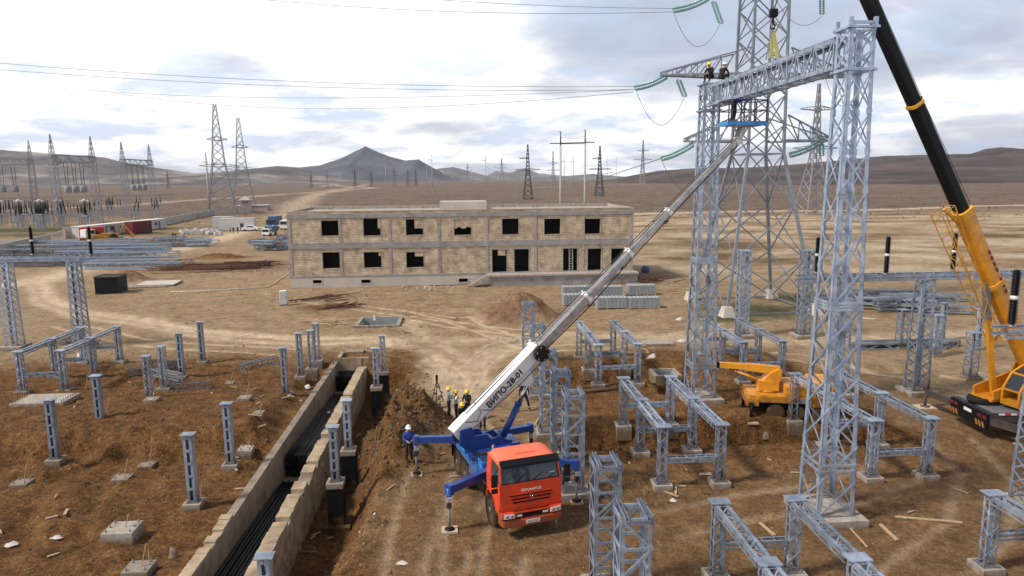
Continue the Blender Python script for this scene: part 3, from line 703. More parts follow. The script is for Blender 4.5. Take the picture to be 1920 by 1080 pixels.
# sling + hook hanging from the large crane
def gp(x, y, z):
    q = g.location+Matrix.Rotation(SA,3,'Z')@V((x,y,z)); return q
hk = atD(1450, 30, 31.6)
ymid = None
sl = thing('crane_hook', hk, 0, 'dark crane hook block hanging above the gantry beam on thin ropes', 'crane hook')
b = MB(); b.box((0,0,.12), (.34,.26,.34)); b.build('hook_block', 'blackpaint', sl, bevel=.03)
b = MB(); b.tube((0,0,-.05), (0,0,-.3), .045); b.chain([(0,0,-.3),(.1,0,-.4),(.08,0,-.52),(-.06,0,-.54),(-.12,0,-.42)], [.04,.045,.05,.04,.02]); b.build('hook', 'blackpaint', sl)
b = MB(); [b.tube((x,0,.28), (x,0,5.5), .012, n=5) for x in (-.09,.09)]; b.build('hoist_rope', 'wire', sl)
sg = thing('lifting_sling', hk+V((0,0,-.45)), 0, 'yellow webbing sling from the crane hook down to the gantry beam', 'sling')
for i, (qx, dy, w) in enumerate(((1447,.3,.2),(1456,-.25,.2),(1462,.1,.06))):
    tgt = atD(qx, 108, 31.8)-(hk+V((0,0,-.45))); b = MB()
    b.taper((0,0,0), (tgt.x, tgt.y+dy*.3, tgt.z), .10, .03, w*.8, .03, up=(0,1,0)); b.build('strap', 'sling', sg)
b = MB(); b.taper((0,0,0), atD(1436,112,31.4)-(hk+V((0,0,-.45))), .04,.03,.06,.03, up=(0,1,0)); b.build('strap', 'galv_old', sg)
# --- cable channel
ct = thing('cable_channel', S(-9.7, 14), SA, 'long open concrete cable channel with block walls running up from the bottom edge', 'cable channel')
b = MB(); b.b2(0,.36,0,37.4,-2.6,.12); b.build('wall', 'concwall', ct)
rw = MB(); rnd = random.Random(3); y = 0
while y < 35.2:
    l = rnd.uniform(.34,.5)
    for z in range(11):
        if z >= 9 and rnd.random() < .12: continue
        hz = .21; dx = rnd.uniform(-.025,.025); yy = y+(.2 if z%2 else 0)
        rw.b2(2.1+dx, 2.66+dx, yy, yy+l-.012, -2.1+z*hz, -2.1+(z+1)*hz-.012)
    y += l
M['chanblock'] = mat('weathered_limestone_block', (.46,.36,.245), .95, 0, .5, 1.4, (.22,.155,.10), bump=.5)
rw.build('block_wall', 'chanblock', ct); b = MB(); b.b2(2.14,2.6,0,35.2,-2.6,.0); b.build('mortar_core', 'concwall', ct)
lw = MB(); y = 0; lw.b2(0,.36,0,12.9,.121,.14)
while y < 12.5:
    l = rnd.uniform(.36,.5); dx = rnd.uniform(-.03,.03)
    if rnd.random() < .86: lw.b2(-.06+dx,.37+dx*.2,y,y+l-.02,.125,.22+rnd.uniform(0,.06))
    y += l
lw.build('coping', 'chanblock', ct)
ew = MB()
for k in range(5): ew.b2(.1+k*.5,.1+k*.5+.48,37.0+rnd.uniform(-.03,.03),37.3,-.9,.30+rnd.uniform(-.04,.04))
for k in range(4): ew.b2(.2+rnd.uniform(-.03,.03),.45,37.4+k*.45,37.4+k*.45+.42,-.2,.28)
ew.build('end_wall', 'chanblock', ct)
b = MB(); b.b2(.36,2.12,19.2,20.9,-2.6,-1.72); b.b2(.36,2.12,33.7,35.6,-2.6,-1.75); b.build('channel_floor', 'concwall', ct)
for (v0, v1, t0, t1, lb) in [(14.2,33.7,-.12,-1.5,'nearest bundle of black corrugated pipes in the channel, at the bottom edge'),(34.6,48.0,-.55,-1.5,'middle bundle of black corrugated pipes, a white scrap lying on it'),(49.3,51.0,-.62,-.66,'farthest short bundle of black corrugated pipes in the channel')]:
    d = thing('pipe_bundle', S(-9.3, v0), SA, lb, 'cable pipes', 'bundles of black pipes in the cable channel')
    for k in range(11):
        for row in range(9 if v0 > 20 else 2):
            x = .09+k*.15+(.075 if row%2 else 0); z = -.075-row*.135
            if x > 1.66: continue
            e0, e1 = rnd.uniform(-.1,.1), rnd.uniform(-.1,.1); b = MB(); LL = v1-v0; b.chain([(x+rnd.uniform(-.035,.035), e0+(LL+e1-e0)*q/7, t0+(t1-t0)*q/7+z+rnd.uniform(-.03,.03)) for q in range(8)], .072, 8); b.build('pipe', 'duct', d)
# --- slabs with bolts
def slab(px, py, w, dpt, h, label, stick=0, bolts=4, tilt=0, zoff=0, rzz=0):
    p = at(px, py); p.z = gz(p.x, p.y)+zoff
    r = thing('foundation_slab', p, SA+rzz, label, 'concrete slab', 'concrete foundation slabs in the dirt')
    r.rotation_euler = (tilt, tilt*.6, SA+rzz)
    b = MB(); b.b2(-w/2,w/2,-dpt/2,dpt/2,-.45,h); b.build('slab', 'conc', r, bevel=.015)
    n = bolts
    for i in range(n):
        x = (-w/2+.14) if i < n/2 else (w/2-.14); y = -dpt/2+.14+(dpt-.28)*((i%max(1,n//2))/max(1,(n//2-1)))
        b = MB(); b.tube((x,y,h), (x,y,h+.13), .02, n=6); b.tube((x,y,h+.02), (x,y,h+.05), .035, n=6); b.build('anchor_bolt', 'galv_old' if n < 12 else 'rust', r)
    if stick:
        b = MB(); b.bar((w*.1,0,h), (w*.1+stick*.25,.05,h+abs(stick)), .035, .03); b.build('marker_stick', 'wood', r)
    return r
slab(88,772,3.0,1.9,.28,'largest foundation slab, with two rows of bolts, behind the leftmost slotted post',0,16)
slab(42,908,.75,.7,.14,'small slab with a stick, nearest the left edge',.8)
slab(232,1012,1.15,1.0,.38,'thick bolted slab in the lower left foreground',.5,6)
slab(230,898,.75,.7,.12,'small slab with a stick between the slabs of the lower left',.8)
slab(275,860,.72,.7,.12,'small slab with a stick at the foot of the dirt bank',.8)
slab(287,772,.75,.7,.18,'small bolted slab with a leaning stick below the lying lattice piece',.9)
slab(461,770,.72,.7,.18,'small bolted slab with a leaning stick left of the cable channel',.9)
slab(487,803,.6,.6,.14,'small slab with a white bag on it beside the cable channel',.5,2)
slab(461,840,.7,.62,.32,'undermined slab tilting over a hole beside the cable channel',.7,4,.1,.1)
slab(431,722,.55,.5,.16,'small slab half buried below the lattice piece left of the channel',.9,2,.1)
slab(262,1078,.9,.8,.18,'slab cut off by the bottom edge at lower left',.8,4)
slab(1232,646,2.3,1.6,.22,'pale flat slab right of the frame near the block pallets',0,0)
slab(665,660,1.5,1.0,.12,'grey flat slab just beyond the channel far end',0,0)
# --- lying lattice pieces near
def lying(px, py, px2, py2, hw, material, label, n=8, z=.25, group='lattice pieces lying on the ground', name='lattice_piece', hh=None, ls=.07, bs=.035):
    a = at(px, py); c = at(px2, py2); a.z = gz(a.x,a.y)+z; c.z = gz(c.x,c.y)+z
    mb = MB(); d = (c-a).normalized(); X = Z_.cross(d).normalized()
    lattice(mb, V((0,0,0)), c-a, X, d.cross(X), hw, hh or hw, hw, hh or hw, n, ls, bs, 'z', simple=True)
    o = mb.build(name, material); o.location = a; return tag(o, label, 'lattice piece', group)
lying(318,735,396,733,.2,'galv','lattice piece with a square end plate lying level in front of the short lattice posts',8)
lying(452,694,518,680,.24,'galv_old','lattice piece lying at a slant on the dirt between post and slab',7)
lying(240,705,345,690,.2,'galv','lattice piece lying behind the short lattice posts',9)
lying(290,712,340,722,.2,'galv_old','lattice piece leaning over the others by the short lattice posts',6,.45)
lying(312,692,332,690,.2,'galv','short lattice piece on top of the others near the second short post',3,.4)
lying(119,648,158,635,.18,'galv_old','lattice piece lying behind the left support frame',6)
# --- black pipe, planks, sheets
def plank(px, py, px2, py2, w, material='wood', label='plank', h=.05, z=.05, name='plank', cat='plank', group='timbers lying on the ground'):
    a = at(px, py); c = at(px2, py2); a.z = gz(a.x,a.y)+z; c.z = gz(c.x,c.y)+z; mb = MB(); mb.bar(V((0,0,0)), c-a, w, h, up=Z_)
    o = mb.build(name, material); o.location = a; return tag(o, label, cat, group)
plank(1678,973,1804,983,.11,label='longest pale pole lying on the dirt right of the big gantry footing')
plank(1650,987,1682,1017,.13,label='short thick plank lying right of the big gantry footing')
plank(1425,982,1452,1006,.12,label='plank lying between the two front rails of the bottom frame')
plank(1592,992,1626,1030,.05,label='thin stick leaning off the big gantry footing')
plank(1265,911,1286,913,.10,label='short plank beside a footing of the middle frame')
plank(1000,812,1022,775,.07,z=.3,label='thin pale plank leaning beside the tall lattice posts')
plank(1762,706,1812,714,.45,label='bundle of pale boards on the dirt left of the large yellow crane',h=.12)
plank(1862,716,1842,700,.8,'ply',label='plywood board behind the large crane carrier')
plank(1607,597,1640,600,.22,'white',label='white board on the tan ground right of the big gantry')
plank(1905,833,1920,838,.5,'ply',label='flat board at the right edge below the large crane')
plank(672,972,704,963,.05,'white',label='bent white pipe lying in the side excavation')
plank(545,955,590,955,.1,'conc',z=.05,label='concrete edge strip in the side excavation')
def sheet(px, py, r, material, label, name='plastic_sheet', cat='scrap', hump=.05, seed=0):
    p = at(px, py); rr = random.Random(seed+int(px)); mb = MB(); n = 9; pts = []
    for i in range(n): a = 2*PI*i/n; q = r*rr.uniform(.35,1.05); pts.append((q*math.cos(a), q*.8*math.sin(a)))
    vs = [(0,0,hump*1.3)]+[(x*.6,y*.6,hump*rr.uniform(.5,1.5)) for x,y in pts]+[(x,y,0) for x,y in pts]
    fs = [(0,1+i,1+(i+1)%n) for i in range(n)]+[(1+i,1+n+i,1+n+(i+1)%n,1+(i+1)%n) for i in range(n)]; mb.add(vs, fs); mb.sm = [True]*len(mb.f)
    o = mb.build(name, material); o.location = (p.x,p.y,gz(p.x,p.y)+.01); return tag(o, label, cat)
sheet(1262,937,.28,'plastic_white','crumpled white sheet on the dirt below the middle frame')
sheet(1325,890,.35,'ply','flat cardboard lying behind a footing of the middle frame',hump=.03)
sheet(757,1056,.28,'plastic_white','torn pale sheet at the bottom, right of the cable channel')
sheet(105,1010,.3,'plastic_white','white scrap of plastic in the lower left foreground')
sheet(20,1015,.3,'plastic_white','white rubbish at the left edge of the foreground')
sheet(1222,678,.5,'plastic_white','white bag lying against the frame near the block pallets',hump=.3)
sheet(1320,745,.6,'plastic_white','crumpled white plastic on the footing of the big gantry far column',hump=.25)
sheet(150,668,.5,'plastic_white','white plastic under the left support frame',hump=.2)
sheet(1275,600,.5,'plastic_white','white rubbish on the tan ground left of the big gantry',hump=.2)
sheet(1280,640,.6,'plastic_white','pale scrap beside the big gantry far column',hump=.15)
sheet(577,713,.35,'plastic_white','white rubbish in the hole beside the channel left wall',hump=.2)
sheet(614,745,.22,'plastic_white','white scrap on the middle pipe bundle',hump=.05).location.z = -.98
sheet(703,607,.32,'plastic_white','white bag hanging by the farthest channel post',hump=.4).location.z = .35
sheet(1438,800,.22,'stone','pale stone block on the dirt near the small yellow crane foot',hump=.3)
sheet(325,1045,.22,'stone','pale angular stone left of the channel wall',name='stone',hump=.25)
for px, py, dx, lb in [(447,655,.05,'left one of two upright survey stakes above the lattice piece'),(455,652,.02,'right one of two upright survey stakes above the lattice piece'),(201,800,.3,'pale stake leaning beside the slotted post on the dirt bank'),(440,870,.15,'pale stake leaning beside the slotted post at the foot of the bank'),(375,940,.12,'short stake beside the nearest slotted post left of the channel'),(160,735,.2,'stake at the near leg of the left support frame'),(282,1076,.0,'stake standing at the bottom edge at lower left')]:
    p = at(px, py); p.z = gz(p.x,p.y)-.1; mb = MB(); mb.bar((0,0,0),(dx,.03,.95),.035,.03); o = mb.build('marker_stake','wood'); o.location = p; tag(o, lb, 'stake', 'survey stakes in the dirt')
# concrete kerbed pits
def pit(px, py, w, d, label, rz=SA, h=.18, depth=1.6, t=.3):
    p = at(px, py); r = thing('concrete_pit', (p.x,p.y,0), rz, label, 'concrete pit'); b = MB()
    b.b2(-w/2,w/2,-d/2,-d/2+t,-.6,h); b.b2(-w/2,w/2,d/2-t,d/2,-.6,h); b.b2(-w/2,-w/2+t,-d/2+t,d/2-t,-.6,h-.002); b.b2(w/2-t,w/2,-d/2+t,d/2-t,-.6,h-.002); b.build('kerb', 'conc', r)
    b = MB(); b.b2(-w/2+t,w/2-t,-d/2+t,-d/2+t+.08,-depth,h-.1); b.b2(-w/2+t,w/2-t,d/2-t-.08,d/2-t,-depth,h-.1); b.b2(-w/2+t,-w/2+t+.08,-d/2+t,d/2-t,-depth,h-.1); b.b2(w/2-t-.08,w/2-t,-d/2+t,d/2-t,-depth,h-.1); b.b2(-w/2+t,w/2-t,-d/2+t,d/2-t,-depth-.05,-depth+.12); b.build('lining', 'blockgrey', r); return r
pit(712,605,4.1,4.3,'square concrete-kerbed pit on the tan ground in front of the building')
pit(1247,702,1.8,1.8,'small square concrete manhole in the trench behind the middle frame',depth=1.2,t=.2)
p = at(287,535); r = thing('concrete_slab', (p.x,p.y,0), SA+.1, 'low grey concrete base beside the black box', 'concrete slab'); b = MB(); b.b2(-3.2,2.2,-2.2,2.2,-.2,.12); b.build('slab','conc',r); b = MB(); b.b2(-1.6,3.0,-1.6,2.4,.12,.3); b.build('upper_slab','pale_conc',r)
# black rectangular tank
p = at(210,548); r = thing('black_tank', (p.x,p.y,0), .12, 'black square steel tank standing on the dirt left of the building', 'tank'); b = MB()
b.b2(-1.35,1.35,-1.3,1.3,.12,2.05); b.build('body','blackpaint',r); b = MB()
for s in (-1,1): b.b2(s*1.3-.06,s*1.3+.06,-1.36,1.36,.0,.12); b.b2(-1.4,1.4,s*1.33-.05,s*1.33+.05,2.0,2.12); b.b2(s*1.37-.05,s*1.37+.05,-1.28,1.28,2.0,2.12)
b.build('rim','dgrey',r)
# white cabinet
p = at(532,572); r = thing('site_cabinet', (p.x,p.y,0), .2, 'white upright cabinet on the dirt left of the building corner', 'cabinet'); b = MB(); b.b2(-.38,.38,-.3,.3,.1,1.62); b.build('body','white',r,bevel=.03)
b = MB(); b.b2(-.42,.42,-.34,.34,0,.1); b.build('base','grey',r); b = MB(); b.b2(-.33,.33,-.32,-.303,.2,1.5); b.build('door','whitedirty',r); b = MB(); b.box((.25,-.335,.9),(.04,.03,.16)); b.build('handle','dgrey',r)
# black pipe near the walking man
a = at(1088,738); c = at(1158,731); mb = MB(); mb.tube((0,0,0), (c.x-a.x+1,c.y-a.y,0), .11, n=10); o = mb.build('black_pipe','black'); o.location = (a.x,a.y,.15); tag(o,'black pipe lying across the dirt behind the tall lattice posts','pipe')
# building materials: pallets of grey blocks
pal = None
for i, (px, py, w, lb) in enumerate([(1083,572,3.2,'pallet of grey blocks left of its row, cut by the crane boom'),(1146,578,3.3,'pallet of grey blocks in the front row, middle'),(1206,578,3.3,'pallet of grey blocks in the front row, right end'),(1139,556,3.2,'pallet of grey blocks in the back row, middle'),(1201,553,3.2,'pallet of grey blocks in the back row, right end'),(1080,556,3.0,'pallet of grey blocks in the back row behind the boom')]):
    p = at(px, py)
    if pal is None:
        pal = thing('block_pallet', p, SA, lb, 'block pallet', 'pallets of grey blocks'); b = MB()
        for x in range(8):
            for z in range(5):
                for y in range(2): b.b2(-1.6+x*.4+.01,-1.6+x*.4+.385,-.62+y*.62,-.62+y*.62+.6,.16+z*.21,.16+z*.21+.2)
        b.build('blocks','blockgrey',pal); b = MB()
        for x in (-1.5,-.5,.5,1.5): b.b2(x-.05,x+.05,-.66,.66,0,.15)
        b.b2(-1.62,1.62,-.66,.66,.14,.158); b.build('pallet','wood',pal); b = MB()
        for x in range(8): b.b2(-1.45+x*.4,-1.38+x*.4,-.66,.66,1.215,1.235)
        b.build('batten','whitedirty',pal)
    else: copytree(pal, None, p, SA+random.uniform(-.03,.03), lb)
# stone rubble near building + general gravel as stuff
def rubble(name, pts, material, label, kind='stuff'):
    mb = MB(); rr = random.Random(11)
    for (x, y, s) in pts:
        z = gz(x, y) if False else 0
        mb.pts = None
        o = len(mb.v); n = 6; a0 = rr.uniform(0,6)
        vs = []
        for lv, (k, hz) in enumerate(((1.,-.1),(.85,.45),(.35,.8))):
            for i in range(n): a = a0+2*PI*i/n; q = s*k*rr.uniform(.7,1.2); vs.append((q*math.cos(a), q*math.sin(a), s*hz*rr.uniform(.8,1.2)))
        fs = [(l*n+i,l*n+(i+1)%n,(l+1)*n+(i+1)%n,(l+1)*n+i) for l in range(2) for i in range(n)]+[tuple(range(2*n,3*n))]
        mb.add([(x+a, y+b, c) for a,b,c in vs], fs); mb.own = None
    v = np.array(mb.v); per = 18
    cs = np.array([(x,y) for x,y,s in pts]); hz = terrain(cs[:,0], cs[:,1]); v[:,2] += np.repeat(hz, per); mb.v = [tuple(q) for q in v.tolist()]
    ob = mb.build(name, material); return tag(ob, label, None, None, kind)
rr = random.Random(5)
def cloudpts(boxes):
    P = []
    for (px, py, rx, ry, n, s0, s1) in boxes:
        c = at(px, py)
        for _ in range(n): P.append((c.x+rr.gauss(0,rx), c.y+rr.gauss(0,ry), s0*(s1/s0)**(rr.random()**1.6)))
    return P
rubble('clods', cloudpts([(752,790,1.7,2.6,900,.03,.17),(740,850,1.2,1.6,420,.03,.15),(800,800,1.0,.7,160,.03,.13),(700,780,1,3,260,.03,.13),(640,1000,1.,2.,90,.03,.11),(680,720,1.5,1.8,260,.04,.13),(1200,905,1.6,1.,160,.02,.09),(1100,800,3,1,150,.02,.1),(1400,830,6,.7,300,.02,.11),(1660,830,2,.8,120,.02,.1),(200,820,6,1.3,420,.02,.11),(420,850,2,1.3,160,.02,.1),(300,960,5,3,260,.015,.08),(1100,690,2.5,1.2,160,.03,.12),(380,680,4,3,200,.03,.1),(985,592,2.5,2,100,.04,.14)]), 'clod', 'loose clods of brown earth around the heaps and trenches')
rubble('gravel', cloudpts([(960,900,14,6,700,.012,.05),(1500,960,7,4,420,.012,.05),(250,950,8,4,420,.012,.055),(250,730,9,4,300,.02,.07),(700,700,12,5,300,.02,.08),(1150,620,12,5,250,.03,.1),(700,575,14,3,200,.03,.12),(640,1010,1.2,2.5,60,.03,.1),(820,950,3,3,200,.012,.05)]), 'stone', 'pale stones scattered over the dirt')
rubble('rubble', cloudpts([(820,540,2,.8,60,.06,.26),(700,545,8,.8,90,.04,.14),(1150,536,6,.8,90,.04,.18),(1215,540,2,1.5,70,.05,.2),(570,560,2,1,40,.05,.2),(400,508,6,2.5,110,.04,.2),(540,515,1,1.5,40,.06,.2)]), 'stonepale', 'pale builders rubble along the foot of the building')
rr = random.Random(77); mb = MB()
for (px,py,rx,ry,n) in [(600,600,8,3,40),(700,560,14,3,60),(1150,560,8,3,40),(960,640,10,3,25),(1240,650,5,3,30),(300,720,7,5,35),(250,950,6,4,20),(600,760,2,5,16),(1500,950,7,4,20),(400,520,10,4,50),(1100,870,3,2,10)]:
    c = at(px,py)
    for _ in range(n):
        x, y = c.x+rr.gauss(0,rx), c.y+rr.gauss(0,ry); a = rr.uniform(0,6.28); l = rr.uniform(.15,.75); z = gz(x,y)+.05; d = V((math.cos(a)*l,math.sin(a)*l,rr.uniform(-.05,.08))); mb.bar(V((x,y,z))-d*.5, V((x,y,z))+d*.5, rr.uniform(.04,.12), .03, up=Z_, mi=rr.choice([0,0,1,2]))
tag(mb.build('wood_litter',['wood','stonepale','rust']),'small scraps of timber and metal scattered over the site',None,None,'stuff')
# rusty bars, boards
def barpile(px, py, L, n, material, label, ang, spread=1.2, z=.1, w=.08, name='bar_pile', cat='pile of bars', zs=.25, kind=None):
    p = at(px, py); r2 = random.Random(int(px+py)); mb = MB()
    for i in range(n):
        a = ang+r2.gauss(0,.13); x = r2.gauss(0,spread); y = r2.gauss(0,spread*.6); l = L*r2.uniform(.5,1.1); zz = z+r2.random()*zs
        d = V((math.cos(a)*l/2, math.sin(a)*l/2, r2.uniform(-.05,.1))); mb.bar(V((x,y,zz))-d, V((x,y,zz))+d, w, w*.6, up=Z_)
    o = mb.build(name, material); o.location = (p.x,p.y,gz(p.x,p.y)); return tag(o, label, cat, None, kind)
barpile(400,505,9,110,'rust','pile of rusty bars and boards on the dirt left of the building',.05,3.2,.1,.12,zs=.6)
barpile(465,500,5,60,'rust','smaller dark rusty heap next to the blue barrels',.3,1.6,.1,.12,zs=.7)
barpile(350,510,7,30,'wood','pale boards beside the rusty pile',.1,2.6,.05,.14)
barpile(610,560,4.5,16,'rust','rusty boards spread on the red soil below the building left corner',.7,1.2,.05,.12)
barpile(640,575,3,14,'rust','second spread of rusty boards on the red soil',.75,.7,.05,.12)
barpile(618,605,2.6,26,'wood','untidy pile of pale planks just above the dirt track',-.3,1.0,.05,.10)
barpile(745,600,4,4,'wood','few pale boards behind the square pit',-.1,.6,.05,.1)
barpile(1240,545,3,30,'wood','pale timber scraps right of the building',-.3,2,.1,.08)
barpile(1215,530,3,30,'rust','dark rubbish heap against the building right corner',.4,1.6,.1,.12,zs=.6)
for k, (px, py) in enumerate([(498,497),(504,499)]):
    p = at(px,py); r = MB(); r.lathe((0,0,0), [(.3,0),(.32,.05),(.3,.3),(.32,.6),(.3,.88),(.28,.92)]); o = r.build('blue_barrel','blue'); o.location = p; tag(o,('left','right')[k]+' one of the two blue barrels by the rusty pile','barrel','blue barrels')
p = at(1210,520); r = thing('cement_mixer', p, .3, 'blue drum mixer standing right of the building', 'mixer'); b = MB(); b.lathe((0,0,1.1), [(.3,-.5),(.55,-.3),(.6,.1),(.35,.5)]); b.build('drum','blue',r); b = MB()
for x in (-.5,.5): b.bar((x,-.4,0),(x*.6,0,1.1),.06); b.bar((x,.4,0),(x*.6,0,1.1),.06)
b.bar((-.5,-.4,.3),(.5,-.4,.3),.05); b.build('stand','galv_old',r)
# white hose on ground from the building corner
pts = [at(*q)+V((0,0,.08)) for q in ((320,548),(380,547),(440,543),(500,540),(515,533),(530,521),(545,512))]
mb = MB(); mb.chain(pts, .07, 6); tag(mb.build('hose','plastic_white'), 'white hose running across the dirt to the building left corner', 'hose')
# ------------------------------------------------------------------ unfinished building
B0 = at(545,541); B1 = at(1186,527.5); BL = (B1-B0).length; BA = math.atan2(B1.y-B0.y, B1.x-B0.x)
bd = thing('unfinished_building', B0, BA, 'two-storey unfinished building of yellow limestone blocks in a grey concrete frame with empty openings', 'building')
Bd = (B1-B0).normalized()
def fac(px, py):
    q = onplane(px, py, B0, B1); return ((q.x-B0.x)*Bd.x+(q.y-B0.y)*Bd.y, q.z)
def fr_rect(x0, y0, x1, y1):
    a = fac(x0, y1); c = fac(x1, y0); return (a[0], c[0], a[1], c[1])
DP = 14.
colx = [0.15]+[fac((a+b)/2, 470)[0] for a, b in ((636,642),(728,735),(821,826),(910,916),(1001,1007),(1091,1096))]+[BL-.15]
up = [fr_rect(*q) for q in ((603,413.6,635,442.5),(682,409.5,712,442),(761.7,411,792.5,441),(852,411,883,441),(942,410,972.5,440),(1021,410,1051,439.5),(1096.5,410,1126,438.6))]
lo = [fr_rect(*q) for q in ((605.5,473,636,504),(683,472.5,714,502.5),(762.5,472.5,793.6,502))]
dr = [fr_rect(*q) for q in ((923.3,468,950,511),(965,467,992,511),(1056,466,1083,511),(1102,466,1128,511),(1146,466,1171,511))]
bs = [fr_rect(*q) for q in ((587,524.7,603,531.7),(678,524,694.7,531),(860.5,522,877,529),(1040,520,1056,527),(1131,519,1145,526))]
Z1, Z2, Z2b, Z3, Z3b, ZP = 1.55, 4.95, 5.65, 8.75, 9.25, 9.62
def wall(mb, x0, x1, z0, z1, holes, y0=.06, y1=.42, mi=0):
    hs = [(max(h[0],x0),min(h[1],x1),max(h[2],z0),min(h[3],z1)) for h in holes if h[1] > x0 and h[0] < x1 and h[3] > z0 and h[2] < z1]
    xs = sorted(set([x0,x1]+[h[0] for h in hs]+[h[1] for h in hs])); zs = sorted(set([z0,z1]+[h[2] for h in hs]+[h[3] for h in hs]))
    for a, b in zip(xs[:-1], xs[1:]):
        for c, d in zip(zs[:-1], zs[1:]):
            m = ((a+b)/2, (c+d)/2)
            if not any(h[0] < m[0] < h[1] and h[2] < m[1] < h[3] for h in hs): mb.b2(a,b,y0,y1,c,d,mi)
for i in range(7):
    x0, x1 = colx[i]+.16, colx[i+1]-.16
    m = MB(); wall(m, x0, x1, Z2b, Z3, up); m.build('block_wall', 'stoneblock', bd)
    m = MB(); wall(m, x0, x1, Z1, Z2, lo+dr); m.build('block_wall', 'stoneblock', bd)
for i, x in enumerate(colx):
    m = MB(); w = .17 if 0 < i < 7 else .25; xa = max(0,x-w); m.b2(xa, min(BL,x+w), 0, .46, Z1, Z3b-.02); m.build('concrete_column', 'conc', bd)
def grime(nm): return nm
M['frameconc'] = mat('stained_frame_concrete', (.36,.34,.335), .9, 0, .5, .8, (.20,.185,.18), bump=.3)
m = MB(); m.b2(-.02,BL+.02,-.03,.45,Z2,Z2b-.002); m.build('floor_beam', 'frameconc', bd)
m = MB(); m.b2(-.02,BL+.02,-.03,.45,Z3,Z3b); m.build('roof_beam', 'frameconc', bd)
m = MB(); wall(m, -.01, BL+.01, .05, Z1-.2, bs, -.06, .4); m.build('plinth', 'pale_conc', bd)
m = MB(); m.b2(-.05,BL+.05,-.1,.45,Z1-.2,Z1); m.build('plinth_beam', 'frameconc', bd)
m = MB(); m.b2(0,BL,.0,.4,Z3b+.005,ZP-.1); m.build('parapet', 'stoneblock', bd)
m = MB(); m.b2(0,BL,-.04,.42,ZP-.1,ZP); m.b2(0,.4,.42,DP,Z3b,ZP); m.b2(BL-.4,BL,.42,DP,Z3b,ZP); m.b2(0,BL,DP,DP+.4,Z3b,ZP+.1); m.build('parapet_coping', 'conc', bd)
m = MB(); m.b2(.4,BL-.4,.42,DP,Z3b-.3,Z3b+.04); m.build('roof', 'conc', bd)
a = fac(826,380)[0]; c = fac(909,380)[0]; m = MB(); m.b2(a-.3,c+.6,8.2,13.4,Z3b+.04,ZP+.72); m.build('stair_head', 'pale_conc', bd)
m = MB()
m.b2(0,.4,.5,DP,.05,Z3b-.02); m.b2(BL-.4,BL,.5,DP,.05,Z3b-.02); m.b2(0,BL,DP,DP+.4,.05,Z3b-.02); m.build('rear_walls', 'stoneblock', bd)
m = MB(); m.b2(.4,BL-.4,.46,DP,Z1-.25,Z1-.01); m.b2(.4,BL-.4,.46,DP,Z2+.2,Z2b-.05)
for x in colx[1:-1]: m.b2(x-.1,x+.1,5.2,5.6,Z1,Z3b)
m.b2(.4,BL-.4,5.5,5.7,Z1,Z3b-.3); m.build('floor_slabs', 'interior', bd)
# openings: surrounds, lintels and infill, one part per opening
for h in up+lo:
    m = MB(); t = .07
    m.b2(h[0]-t,h[1]+t,.02,.40,h[2]-t,h[2]-.005); m.b2(h[0]-t,h[0]-.004,.03,.40,h[2],h[3]); m.b2(h[1]+.004,h[1]+t,.03,.40,h[2],h[3]); m.b2(h[0]-.45,h[1]+.45,.035,.3,h[3]+.004,h[3]+.16)
    m.build('window_surround', 'conc', bd)
for h in dr:
    m = MB(); m.b2(h[0]-.25,h[1]+.25,.03,.3,h[3]+.004,h[3]+.18); m.b2(h[0]-.07,h[0]-.004,.03,.4,h[2],h[3]); m.b2(h[1]+.004,h[1]+.07,.03,.4,h[2],h[3]); m.build('door_surround', 'frameconc', bd)
for h in bs:
    m = MB(); t = .1; m.b2(h[0]-t,h[1]+t,-.1,.2,h[2]-t,h[2]-.004); m.b2(h[0]-t,h[1]+t,-.1,.2,h[3]+.004,h[3]+t); m.b2(h[0]-t,h[0]-.004,-.1,.2,h[2],h[3]); m.b2(h[1]+.004,h[1]+t,-.1,.2,h[2],h[3]); m.build('basement_window_surround', 'pale_conc', bd)
def infill(h, cells):
    m = MB()
    for (fx0, fx1, fz0, fz1) in cells:
        m.b2(h[0]+(h[1]-h[0])*fx0, h[0]+(h[1]-h[0])*fx1, .1, .36, h[2]+(h[3]-h[2])*fz0, h[2]+(h[3]-h[2])*fz1)
    m.build('block_infill', 'stoneblock', bd)
infill(up[1], [(.86,1,.4,1)]); infill(up[2], [(.5,1,.42,1)]); infill(up[3], [(0,1,.5,1),(0,.15,.42,.5),(.4,.7,.42,.5)]); infill(lo[1], [(.86,1,.75,1)]); infill(lo[2], [(.5,1,.72,1)])
infill(dr[0], [(.4,.92,.74,1)])
h = dr[2]; m = MB()
for x in (.42,.66): m.bar((h[0]+(h[1]-h[0])*x,-.05,h[2]),(h[0]+(h[1]-h[0])*x,.12,h[3]+.1),.05)
for k in range(9): z = h[2]+.15+k*.33; m.bar((h[0]+(h[1]-h[0])*.42,-.05+.02*k,z),(h[0]+(h[1]-h[0])*.66,-.05+.02*k,z),.04)
m.build('x', 'whitedirty', None); o = bpy.data.objects[-1] if False else [o for o in bpy.data.objects if o.name == 'x'][0]
o.name = 'site_ladder'; o.location = B0; o.rotation_euler = (0,0,BA); tag(o, 'ladder standing in a ground-floor doorway of the building', 'ladder')
